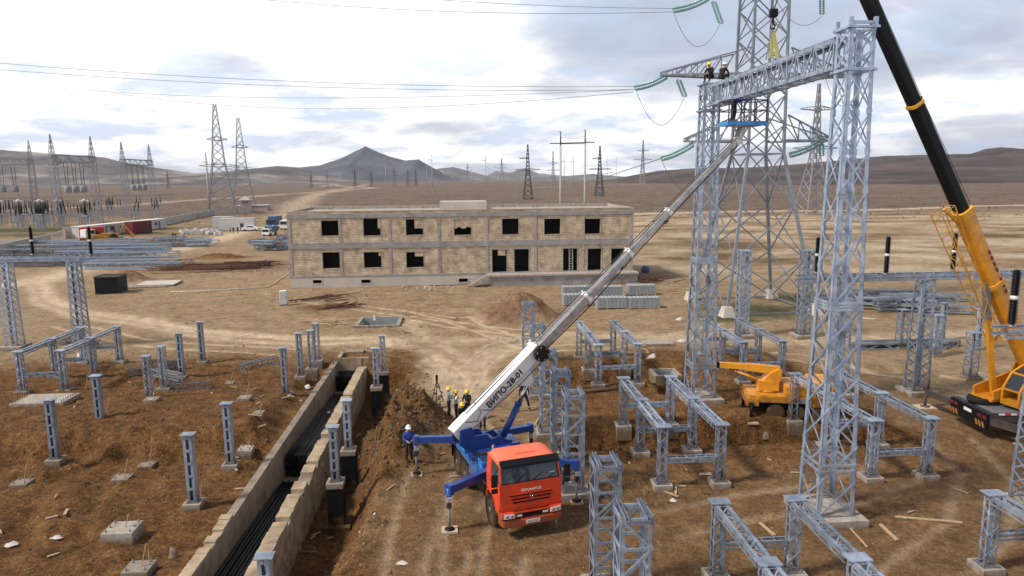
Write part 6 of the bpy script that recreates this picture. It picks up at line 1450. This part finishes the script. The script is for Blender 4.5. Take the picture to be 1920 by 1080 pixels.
# ------------------------------------------------------------------ substation on the left
def sgant(pa, pb, ta, tb, label):
    A = at(*pa); Bq = at(*pb); hA = zt(A.x,A.y,*ta); d = Bq-A; L = d.length; rz = math.atan2(d.y,d.x); r = thing('substation_gantry', A, rz, label, 'gantry', 'high lattice gantries of the old substation')
    H_ = 21.5
    for x in (0,L):
        m = MB(); lattice(m,(x,0,0),(x,0,H_),X_,Y_,1.0,1.0,.75,.75,10,.15,.08,'x',simple=True); lattice(m,(x,0,H_),(x,0,28),X_,Y_,.62,.62,.06,.06,4,.12,.07,'x',simple=True); m.build('column','galv_far',r)
    m = MB(); lattice(m,(0,0,H_-.8),(L,0,H_-.8),Y_,Z_,.8,1.0,.8,1.0,int(L/1.8),.3,.15,'z',simple=True); m.build('beam','galv_far',r)
    m = MB()
    for k in (.3,.5,.7):
        for dx in (-.6,.6): m.tube((L*k+dx,0,H_-2),(L*k+dx*.6,0,H_-9),.09,n=5)
    m.build('hanging_strings','dark_steel',r)
    for k in (.3,.5,.7): m = MB(); m.lathe((L*k,0,H_-11.2),[(.9,0),(1.0,.2),(1.0,1.8),(.9,2.0)],12); m.build('wave_trap','galv_far',r)
    for s in (-1,1): m = MB(); m.bar((L*.05,0,H_-3),(L*.5,s*2,H_-.5),.12); m.bar((L*.95,0,H_-3.4),(L*.3,s*2.5,H_-1),.12); m.build('strain_strings','galv_far',r)
    return r
sgant((112,425),(185,420),(103,250),(175,258),'old substation gantry with three hanging drums, third from the left edge')
sgant((240,410),(290,405),(232,265),(284,272),'old substation gantry nearest the twin pylons')
sgant((-45,418),(70,415),(-52,285),(64,278),'old substation gantry cut off by the left edge')
rs = random.Random(9); sb = []
# equipment: supports with black insulators
proto = None
def sub_unit():
    r = thing('switch_support', (0,0,0), 0, 'black insulator post on a galvanised stand in the old substation yard', 'switchgear', 'insulator posts of the old substation')
    m = MB(); [m.bar((x,0,0),(x,0,4.3),.2) for x in (-.7,.7)]; m.bar((-1.1,0,4.3),(1.1,0,4.3),.25); m.bar((-.7,0,.5),(.7,0,4),.1); m.build('stand','galv_far',r)
    m = MB(); [m.tube((x,0,4.4),(x,0,7.4),.15,.12,8) for x in (-.7,.7)]; m.build('insulator_pair','insblack',r); return r
for k in range(78):
    if k % 3 != 2: px = rs.uniform(-40,300); pyy = rs.uniform(398,432-(px*.05))
    else: px = rs.uniform(-40,200); pyy = rs.uniform(415,434)
    loc = at(px,pyy); loc.z = 0
    if proto is None: proto = sub_unit(); proto.location = loc
    else: c = copytree(proto, None, loc, rs.uniform(-.1,.1)); f = rs.uniform(.85,1.1); c.scale = (f,f,f)
for px,pyy in [(3,425),(40,425),(79,425),(112,423),(163,425)]:
    loc = at(px,pyy); r = thing('current_transformer', loc, 0, 'thick black current transformer with a pale head in the old substation, one of a row', 'transformer', 'current transformers of the old substation')
    m = MB(); m.bar((-.5,0,0),(-.5,0,3),.2); m.bar((.5,0,0),(.5,0,3),.2); m.b2(-.8,.8,-.8,.8,3,3.6); m.build('stand','galv_far',r); m = MB(); m.tube((0,0,3.6),(0,0,7.6),.38,.3,12); m.build('insulator_body','insblack',r); m = MB(); m.lathe((0,0,7.6),[(.35,0),(.5,.2),(.5,.6),(.2,.9)],12); m.bar((-1.4,0,7.9),(1.4,0,7.9),.35); m.build('head','whitedirty',r)
for k,(a,b_,z) in enumerate([((-60,420),(330,405),8.1),((-60,428),(330,412),7.6),((-60,432),(310,418),4.6),((-60,436),(240,424),4.2),((-60,412),(330,398),7.9)]):
    A, Bq = at(*a), at(*b_); m = MB(); m.bar(V((0,0,z)), Bq-A+V((0,0,z)), .12); o = m.build('busbar_tube','galv_old'); o.location = A; tag(o,'long horizontal busbar tube of the old substation, number %s from the front'%('five','two','three','one','four')[0] if False else ['highest and nearer','second nearest','lower middle','lowest and nearest','farthest'][k]+' long busbar tube crossing the old substation','busbar','busbar tubes of the old substation')
# walls, fences
def wallseg(a, b, h, label, t=.3, material='pale_conc', posts=0, nm='site_wall'):
    A, Bq = at(*a), at(*b); d = Bq-A; r = thing(nm, A, math.atan2(d.y,d.x), label, 'wall'); L = d.length; m = MB(); m.b2(0,L,-t/2,t/2,-.5,h); m.build('panel',material,r)
    if posts: m = MB(); [m.b2(L*k/posts-.15,L*k/posts+.15,-t/2-.06,t/2+.06,-.5,h+.2) for k in range(posts+1)]; m.build('posts','pale_conc',r)
    return r
wallseg((-60,500),(94,462),2.6,'long pale concrete wall at the left edge in front of the old substation',posts=4)
wallseg((122,448),(150,443),2.6,'short pale wall piece between the gate and the red container',posts=1)
wallseg((305,424),(400,404),2.4,'pale wall with railings running right behind the white container',posts=6)
A, Bq = at(95,461), at(121,449); d = Bq-A; r = thing('site_gate', A, math.atan2(d.y,d.x), 'pale metal gate between two concrete wall pieces at left', 'gate'); L = d.length; m = MB()
for k in range(15): m.b2(L*k/15,L*k/15+.3,-.03,.03,.2,2.3)
m.b2(0,L,-.05,.05,2.2,2.35); m.b2(0,L,-.05,.05,.25,.4); m.build('gate_leaf','whitedirty',r)
A, Bq = at(275,423), at(480,397); d = Bq-A; r = thing('rail_fence', A+V((0,6,0)), math.atan2(d.y,d.x), 'grey post and rail fence behind the white container', 'fence'); L = d.length; m = MB()
for k in range(26): m.bar((L*k/25,0,0),(L*k/25,0,3.2),.14)
for z in (1.2,2.2,3.1): m.bar((0,0,z),(L,0,z),.1)
m.build('rails','galv_far',r)
# long white container office
A, Bq = at(155,447), at(311,428); d = Bq-A; L = d.length; rz = math.atan2(d.y,d.x); r = thing('site_office', A, rz, 'long low white office container block with a pale flat roof at left', 'office container'); m = MB(); m.b2(0,L,0,2.6,.1,2.75); m.build('body','whitedirty',r); m = MB(); m.b2(-.1,L+.1,-.1,2.7,2.75,2.9); m.build('roof','white',r)
for k in range(6): m = MB(); x = L*(.3+.11*k); m.b2(x,x+1.1,-.03,0,1.2,2.1); m.build('window','glass',r)
m = MB(); m.b2(L*.9,L*.9+.9,-.03,0,.2,2.3); m.build('door','grey',r)
def container(px,pyy,w,dp,h,rz,mt,label,nm='container',cat='container'):
    r = thing(nm, at(px,pyy), rz, label, cat); m = MB(); m.b2(0,w,0,dp,.15,h)
    for k in range(int(w/.4)): m.b2(k*.4,k*.4+.2,-.04,0,.25,h-.15)
    m.build('body',mt,r); m = MB(); m.b2(-.05,w+.05,-.06,dp+.05,h,h+.08); m.build('roof',mt if mt != 'pinkroof' else 'white',r); m = MB(); m.b2(w*.6,w*.6+.9,-.07,-.04,.2,2.1); m.build('door','dgrey',r); return r
container(150,452,5,2.4,3.0,.5,'red','red container end at the left end of the white office block')
container(250,440,6.5,2.4,3.2,1.3,'maroon','dark red ribbed container in front of the white office block')
container(412,434,9,2.5,3.4,.12,'whitedirty','light grey container with an open doorway near the parked cars')
container(399,428,5.5,2.5,3.2,.12,'whitedirty','pinkish white container left of the open grey one')
container(268,432,1,1,1.6,.3,'grey','small grey box against the white office block')
# backhoe
r = thing('backhoe', at(192,452), .4, 'yellow-brown backhoe loader parked in front of the white office block', 'backhoe'); m = MB(); m.b2(0,3.4,-.9,.9,.8,1.8); m.b2(-1.6,0,-.6,.6,.9,1.5); m.build('body','yel2',r,bevel=.05)
m = MB(); [m.bar((x,y,1.8),(x,y,3.3),.12) for x in (1.0,2.6) for y in (-.8,.8)]; m.b2(.9,2.7,-.9,.9,3.25,3.4); m.build('cab','blackpaint',r)
for x,rr_ in ((2.4,.85),(-.2,.5)):
    for s in (-1,1): m = MB(); m.lathe((x,s*.95,rr_),[(rr_*.5,-.2),(rr_,-.2),(rr_,.2),(rr_*.5,.2)],18,0,'Y'); w_ = m.build('wheel','black',r)
m = MB(); m.bar((3.4,0,1.5),(4.6,0,3.6),.35); m.bar((4.6,0,3.6),(6.2,0,1.4),.28); m.b2(5.9,6.6,-.4,.4,.7,1.4); m.build('digger_arm','yel2',r); m = MB(); m.bar((-1.4,0,1.2),(-2.6,0,.6),.3); m.b2(-3.2,-2.5,-1.1,1.1,.2,1.1); m.build('loader_bucket','yel2',r)
r = thing('concrete_mixer_truck', at(166,452), 1.2, 'white truck front beside the backhoe at left', 'truck'); m = MB(); m.b2(-1.2,1.2,-1,1,.7,2.7); m.build('cab','white',r,bevel=.1); m = MB(); m.b2(-1.0,1.0,-1.03,-1.0,1.7,2.5); m.build('windshield','glass',r); [ (lambda mm:(mm.lathe((s*1.05,0,.5),[(.2,-.15),(.5,-.15),(.5,.15),(.2,.15)],16,0,'X'),mm.build('wheel','black',r)))(MB()) for s in (-1,1)]
r.name = 'parked_truck'
# vehicles
def car(px,pyy,rz,label,paint='carwhite',L=4.5,H=1.45,W=1.75,kind='sedan'):
    r = thing('parked_car', at(px,pyy), rz, label, 'car', 'cars parked by the containers'); h = L/2
    pr = [(-h,.35),(-h,.8),(-h+.15,.95),(-h+1.0,1.0),(-h+1.6,H),(h-1.5,H),(h-.7,1.0),(h-.1,.92),(h,.7),(h,.35)] if kind == 'sedan' else [(-h,.35),(-h,.9),(-h+.9,1.05),(-h+1.5,H),(h-.3,H),(h-.05,1.0),(h,.35)]
    m = MB(); m.prism([(x,-W/2,z) for x,z in pr], (0,W,0)); m.build('body',paint,r,bevel=.06)
    a = -h+1.12; b = h-1.0 if kind == 'sedan' else h-.45
    for s in (-1,1): m = MB(); m.prism([(a+.1,s*(W/2+.003),1.03),(b,s*(W/2+.003),1.03),(b-.5,s*(W/2+.003),H-.08),(a+.55,s*(W/2+.003),H-.08)],(0,s*.01,0)); m.build('side_window','glass',r)
    m = MB(); m.hexa([V(p) for p in ((a-.12,-.7,1.03),(a-.12,.7,1.03),(a-.06,.7,1.03),(a-.06,-.7,1.03),(a+.44,-.62,H-.04),(a+.44,.62,H-.04),(a+.5,.62,H-.04),(a+.5,-.62,H-.04))]); m.build('windshield','glass',r)
    for x in (-h+.85,h-.85):
        for s in (-1,1): m = MB(); m.lathe((x,s*(W/2-.09),.33),[(.18,-.1),(.33,-.1),(.33,.1),(.18,.1)],18,0,'Y'); w_ = m.build('wheel','black',r); m = MB(); m.lathe((x,s*(W/2-.05),.33),[(.18,-.08),(.18,.07),(.03,.08)],12,0,'Y'); m.build('rim','galv_old',w_)
    for s in (-1,1): m = MB(); m.b2(-h-.02,-h+.05,s*.62-.18,s*.62+.18,.65,.8); m.build('headlight','lamp',r)
    return r
car(470,433,.08,'white sedan seen from the side, in front of the containers')
car(463,427,.5,'second white car half hidden behind the side-on white sedan')
car(1238,419,.2,'black car on the far road right of the building, behind the crane boom','blackpaint')
def truckv(px,pyy,rz,label,cabm,boxm,cat='truck',L=6.5,H=3.1,W=2.3,bus=False,nm='parked_truck'):
    r = thing(nm, at(px,pyy), rz, label, cat); 
    if bus: m = MB(); m.b2(-W/2,W/2,0,L,.5,H); m.build('body',cabm,r,bevel=.15)
    else:
        m = MB(); m.b2(-W/2,W/2,0,1.7,.5,H*.8); m.build('cab',cabm,r,bevel=.12); m = MB(); m.b2(-W/2,W/2,1.85,L,.9,H); m.build('cargo_box',boxm,r)
    hz = H if bus else H*.8
    m = MB(); m.b2(-W/2+.15,W/2-.15,-.02,.0,hz*.55,hz*.9); m.build('windshield','glass',r)
    m = MB(); m.b2(-W/2+.05,W/2-.05,-.08,.05,.45,.75); m.build('bumper','galv_old' if cabm != 'carwhite' else cabm,r)
    for s in (-1,1):
        m = MB(); m.b2(s*W*.36-.18,s*W*.36+.18,-.03,0,.85,1.05); m.build('headlight','lamp',r)
        m = MB(); m.b2(min(s*W/2,s*(W/2+.02)),max(s*W/2,s*(W/2+.02)),.5,(L-.5 if bus else 1.4),hz*.6,hz*.88); m.build('side_window','glass',r)
        for y in (.9,L-1.3): m = MB(); m.lathe((s*(W/2-.15),y,.45),[(.2,-.14),(.45,-.14),(.45,.14),(.2,.14)],16,0,'X'); m.build('wheel','black',r)
    return r
truckv(507,429,.0,'blue truck with a covered back, parked left of the white minibus','carblue','carblue',H=3.4,L=7)
truckv(532,431,.1,'white minibus parked right of the blue truck','carwhite',None,cat='minibus',bus=True,H=2.6,W=2.1,L=6,nm='minibus')
truckv(498,443,-.12,'small white truck with a blue box, nearest of the parked vehicles','carwhite','carblue',H=2.3,W=2.0,L=5)
# guard tower
r = thing('guard_tower', at(462,399), .2, 'small square guard tower with a pyramid roof beside the twin pylons', 'guard tower'); m = MB(); m.b2(-2.4,2.4,-2.4,2.4,0,3.0); m.b2(-1.9,1.9,-1.9,1.9,3.0,5.4); m.build('body','pinkroof',r)
m = MB(); m.hexa([V(p) for p in ((-2.6,-2.6,5.4),(2.6,-2.6,5.4),(2.6,2.6,5.4),(-2.6,2.6,5.4),(-.1,-.1,7.2),(.1,-.1,7.2),(.1,.1,7.2),(-.1,.1,7.2))]); m.build('roof','pinkroof',r)
for x in (-.7,.5): m = MB(); m.b2(x,x+.6,-1.93,-1.9,4.1,4.9); m.build('window','glass',r)
r = thing('low_building', at(448,398), .1, 'low pale hut beside the guard tower base', 'hut'); m = MB(); m.b2(-1,12,0,6,0,2.8); m.build('body','pinkroof',r); m = MB(); m.b2(-1.3,12.3,-.3,6.3,2.8,3.0); m.build('roof','whitedirty',r)
# ------------------------------------------------------------------ steel stock in the yards: each lattice section its own thing
def section(px, pyy, L, ang, hw, z, mt, lb, hh=None, n=None, grp='stacked lattice steel sections in the storage yard'):
    p = at(px,pyy); d = V((math.cos(ang)*L, math.sin(ang)*L, 0)); m = MB(); lattice(m, (0,0,0), d, V((-d.y,d.x,0)), Z_, hw, hh or hw, hw, hh or hw, n or int(L/.9), .14, .08, 'z', simple=True)
    o = m.build('lattice_section', mt); o.location = p+V((0,0,z)); return tag(o, lb, 'lattice section', grp)
M['galv_blue'] = mat('bluish_galvanised_steel', (.30,.37,.46), .5, .3, .25, .5)
rs = random.Random(4)
for k in range(34):
    row = k//2; px = rs.uniform(-30,60) if k%3 == 0 else rs.uniform(40,190); pyy = 503-row*2.2+rs.uniform(-3,3)
    section(px-20, pyy, rs.uniform(10,17), rs.uniform(-.02,.12), rs.uniform(.4,.55), .5+rs.choice([0,0,.95]), rs.choice(['galv_blue','galv_blue','galv']), 'grey-blue lattice section stacked in the large pile at left')
for k in range(12):
    section(rs.uniform(100,215), rs.uniform(466,486), rs.uniform(8,13), rs.uniform(.0,.2), .45, .5+rs.choice([0,.9]), 'galv_blue', 'grey-blue lattice section at the right part of the large pile')
for k in range(14):
    section(rs.uniform(265,370), rs.uniform(452,464), rs.uniform(3,8), rs.uniform(-.2,.4), .4, .45+rs.choice([0,.5]), rs.choice(['galv','galv_old','galv_blue']), 'short lattice section among the steel heaps by the yard road')
for k in range(42):
    px = rs.uniform(465,540); section(px, 470-rs.random()*(px-455)*.28, rs.uniform(2.,5.), rs.uniform(-.9,.9), .32, .35+rs.random()*1.5, rs.choice(['galv_blue','galv_blue','galv_old','galv']), 'short grey-blue lattice section in the tangled heap left of the building', grp='lattice sections heaped beside the building')
for k in range(18):
    section(rs.uniform(1590,1700), rs.uniform(560,588), rs.uniform(4,9), rs.uniform(-.35,.35), .3, .35+rs.random()*.7, rs.choice(['galv_blue','galv','galv_old']), 'lattice section in the flat heap behind the big gantry near column', grp='lattice sections heaped right of the big gantry')
for k in range(5):
    section(1600+k*4, 656-k*1.0, rs.uniform(6,8), rs.uniform(-.05,.06), .22, .3, 'galv_old', 'thin lattice section lying along the tan ground right of the big gantry', grp='thin lattice sections on the tan ground')
for k in range(7):
    p = at(-30+k*5, 502-k*1.2); m = MB(); m.bar((0,0,0),(11,.4,0),.22); o = m.build('steel_beam','galv'); o.location = p+V((0,0,.3+.1*(k%2))); tag(o,'long straight pale steel beam lying at the left edge below the lattice sections','steel beam','straight steel beams at the left edge')
# mixed stores by the office: tyres, crates
for k in range(12):
    p = at(rs.uniform(215,265), rs.uniform(447,455)); m = MB(); m.lathe((0,0,0),[(.35,0),(.6,.02),(.65,.2),(.6,.38),(.35,.4)],14); o = m.build('cable_drum', rs.choice(['yel2','wood','galv_old'])); o.location = p+V((0,0,rs.choice([0,.4]))); tag(o,'round drum in the untidy stores beside the backhoe','drum','drums stored beside the backhoe')
m = MB()
for k in range(60):
    p = at(rs.uniform(340,415), rs.uniform(434,441)); m.box((p.x,p.y,.45),(rs.uniform(.5,1.2),rs.uniform(.5,1.),rs.uniform(.5,1.2)),rz=rs.random())
tag(m.build('stored_parts','whitedirty'),'row of many small pale crates and fittings left of the grey container',None,None,'stuff')
# scrub clumps on the plain: uncountable
m = MB(); rs = random.Random(21)
for k in range(2600):
    y = 210*(4**rs.random()); x = rs.uniform(-.85,.95)*y
    if y < 215: continue
    s = rs.uniform(.10,.3)*(1+y/700); o = len(m.v); n = 5
    m.add([(x+s*1.5*math.cos(2*PI*i/n+k),y+s*1.5*math.sin(2*PI*i/n+k),0) for i in range(n)]+[(x,y,s*.8)],[(i,(i+1)%n,n) for i in range(n)])
v = np.array(m.v); v[:,2] += terrain(v[:,0],v[:,1]); m.v = [tuple(q) for q in v.tolist()]
tag(m.build('scrub','bushes'),'low dark scrub dotted over the plain',None,None,'stuff')
# dry weeds tufts
# ------------------------------------------------------------------ haze
m = MB(); m.b2(-6200,6200,-70,9900,-20,640); hz = m.build('haze','conc'); hz['kind'] = 'stuff'; tag(hz,'thin pale haze over the plain')
hm = bpy.data.materials.new('haze_air'); hm.use_nodes = True; nt = hm.node_tree; nt.nodes.clear(); ou = nt.nodes.new('ShaderNodeOutputMaterial'); pv = nt.nodes.new('ShaderNodeVolumePrincipled')
pv.inputs['Color'].default_value = (.86,.89,1,1); pv.inputs['Density'].default_value = 5e-5; pv.inputs['Anisotropy'].default_value = .2; nt.links.new(pv.outputs[0], ou.inputs['Volume'])
hz.data.materials.clear(); hz.data.materials.append(hm)
# ------------------------------------------------------------------ sky, sun, camera
w = bpy.data.worlds.new('World'); SC.world = w; w.use_nodes = True; nt = w.node_tree; nt.nodes.clear(); N = nt.nodes.new; LK = nt.links.new
SE, SAZ = math.radians(48), math.radians(-50)
out = N('ShaderNodeOutputWorld'); bg = N('ShaderNodeBackground'); bg.inputs['Strength'].default_value = .1
sk = N('ShaderNodeTexSky'); sk.sky_type = 'NISHITA'; sk.sun_disc = False; sk.sun_elevation = SE; sk.sun_rotation = math.radians(220)
tc = N('ShaderNodeTexCoord'); sp = N('ShaderNodeSeparateXYZ'); LK(tc.outputs['Generated'], sp.inputs[0])
def mth(op, a, b=None):
    n = N('ShaderNodeMath'); n.operation = op
    for i, q in enumerate((a,b)):
        if q is None: continue
        if isinstance(q,(int,float)): n.inputs[i].default_value = q
        else: LK(q, n.inputs[i])
    return n.outputs[0]
zz = mth('ADD', mth('MAXIMUM', sp.outputs['Z'], 0), .16); cx_ = mth('DIVIDE', sp.outputs['X'], zz); cy_ = mth('DIVIDE', sp.outputs['Y'], zz)
cb2 = N('ShaderNodeCombineXYZ'); LK(cx_, cb2.inputs[0]); LK(cy_, cb2.inputs[1])
def cn(sc, det, off, rough=.6):
    mp = N('ShaderNodeMapping'); mp.inputs['Location'].default_value = off; LK(cb2.outputs[0], mp.inputs['Vector']); n = N('ShaderNodeTexNoise'); n.inputs['Scale'].default_value = sc; n.inputs['Detail'].default_value = det; n.inputs['Roughness'].default_value = rough; n.inputs['Distortion'].default_value = .25; LK(mp.outputs[0], n.inputs['Vector']); return n.outputs['Fac']
def rmp(f, *st):
    r = N('ShaderNodeValToRGB')
    while len(r.color_ramp.elements) < len(st): r.color_ramp.elements.new(.5)
    for e, (p, c) in zip(r.color_ramp.elements, st): e.position = p; e.color = (*c,1)
    LK(f, r.inputs['Fac']); return r.outputs['Color']
dens = cn(.8, 9, (2.3,1.7,0), .52)
# heavier grey cloud towards the right, brighter towards the left
dens2 = mth('ADD', dens, mth('MULTIPLY', sp.outputs['X'], -.16))
cloud = rmp(dens2, (.33,(.50,.545,.66)), (.402,(.67,.70,.80)), (.446,(.93,.95,.99)), (.482,(1.22,1.22,1.22)), (.8,(1.35,1.35,1.35)))
gap = rmp(cn(1.6,6,(7.1,4.,0)), (.50,(0,0,0)), (.60,(.85,.85,.85)))
low = rmp(sp.outputs['Z'], (.0,(.8,.8,.8)), (.09,(.85,.85,.85)), (.17,(.4,.4,.4)), (.4,(.15,.15,.15)))
mxg = N('ShaderNodeMixRGB'); LK(mth('MULTIPLY', gap, low), mxg.inputs['Fac']); LK(cloud, mxg.inputs['Color1']); mxg.inputs['Color2'].default_value = (.56,.71,.98,1)
sc_ = N('ShaderNodeMixRGB'); sc_.blend_type = 'MULTIPLY'; sc_.inputs['Fac'].default_value = 1; LK(mxg.outputs[0], sc_.inputs['Color1']); LK(rmp(sp.outputs['Z'], (.0,(1,1,1)), (.27,(1,1,1)), (.5,(.36,.36,.38)), (1,(.28,.28,.31))), sc_.inputs['Color2'])  # unseen sky overhead darkened to cut the fill light
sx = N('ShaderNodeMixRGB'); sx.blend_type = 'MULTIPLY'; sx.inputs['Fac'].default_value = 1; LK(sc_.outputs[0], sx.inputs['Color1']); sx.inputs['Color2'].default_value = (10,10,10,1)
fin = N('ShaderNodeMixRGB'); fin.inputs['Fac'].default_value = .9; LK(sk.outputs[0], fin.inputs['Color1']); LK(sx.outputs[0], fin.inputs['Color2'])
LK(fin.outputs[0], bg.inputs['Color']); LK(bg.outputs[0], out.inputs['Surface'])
sl_ = bpy.data.lights.new('Sun','SUN'); sl_.energy = 3.9; sl_.angle = math.radians(8); sl_.color = (1,.94,.85); so = bpy.data.objects.new('Sun', sl_); COL.objects.link(so)
sd = V((-.62,-.25,.74)).normalized(); so.rotation_euler = sd.to_track_quat('Z','Y').to_euler()
cam = bpy.data.cameras.new('Camera'); cam.sensor_width = 36; cam.lens = F/1920*36; cam.clip_start = .5; cam.clip_end = 30000; co = bpy.data.objects.new('Camera', cam); COL.objects.link(co)
co.location = (0,0,CH); f = V((0, math.cos(PT), -math.sin(PT))); r0 = V((1,0,0)); u0 = V((0, math.sin(PT), math.cos(PT)))
rr0 = r0*math.cos(RL)-u0*math.sin(RL); uu0 = u0*math.cos(RL)+r0*math.sin(RL)
co.rotation_euler = Matrix((rr0, uu0, -f)).transposed().to_euler(); SC.camera = co
SC.render.resolution_x = 1024; SC.render.resolution_y = 576
SC.view_settings.view_transform = 'Standard'; SC.view_settings.look = 'None'; SC.view_settings.exposure = .18; SC.view_settings.gamma = 1; SC.view_settings.use_curve_mapping = False
SC.cycles.volume_bounces = 0; SC.cycles.max_bounces = 6
print('objects', len(bpy.data.objects))
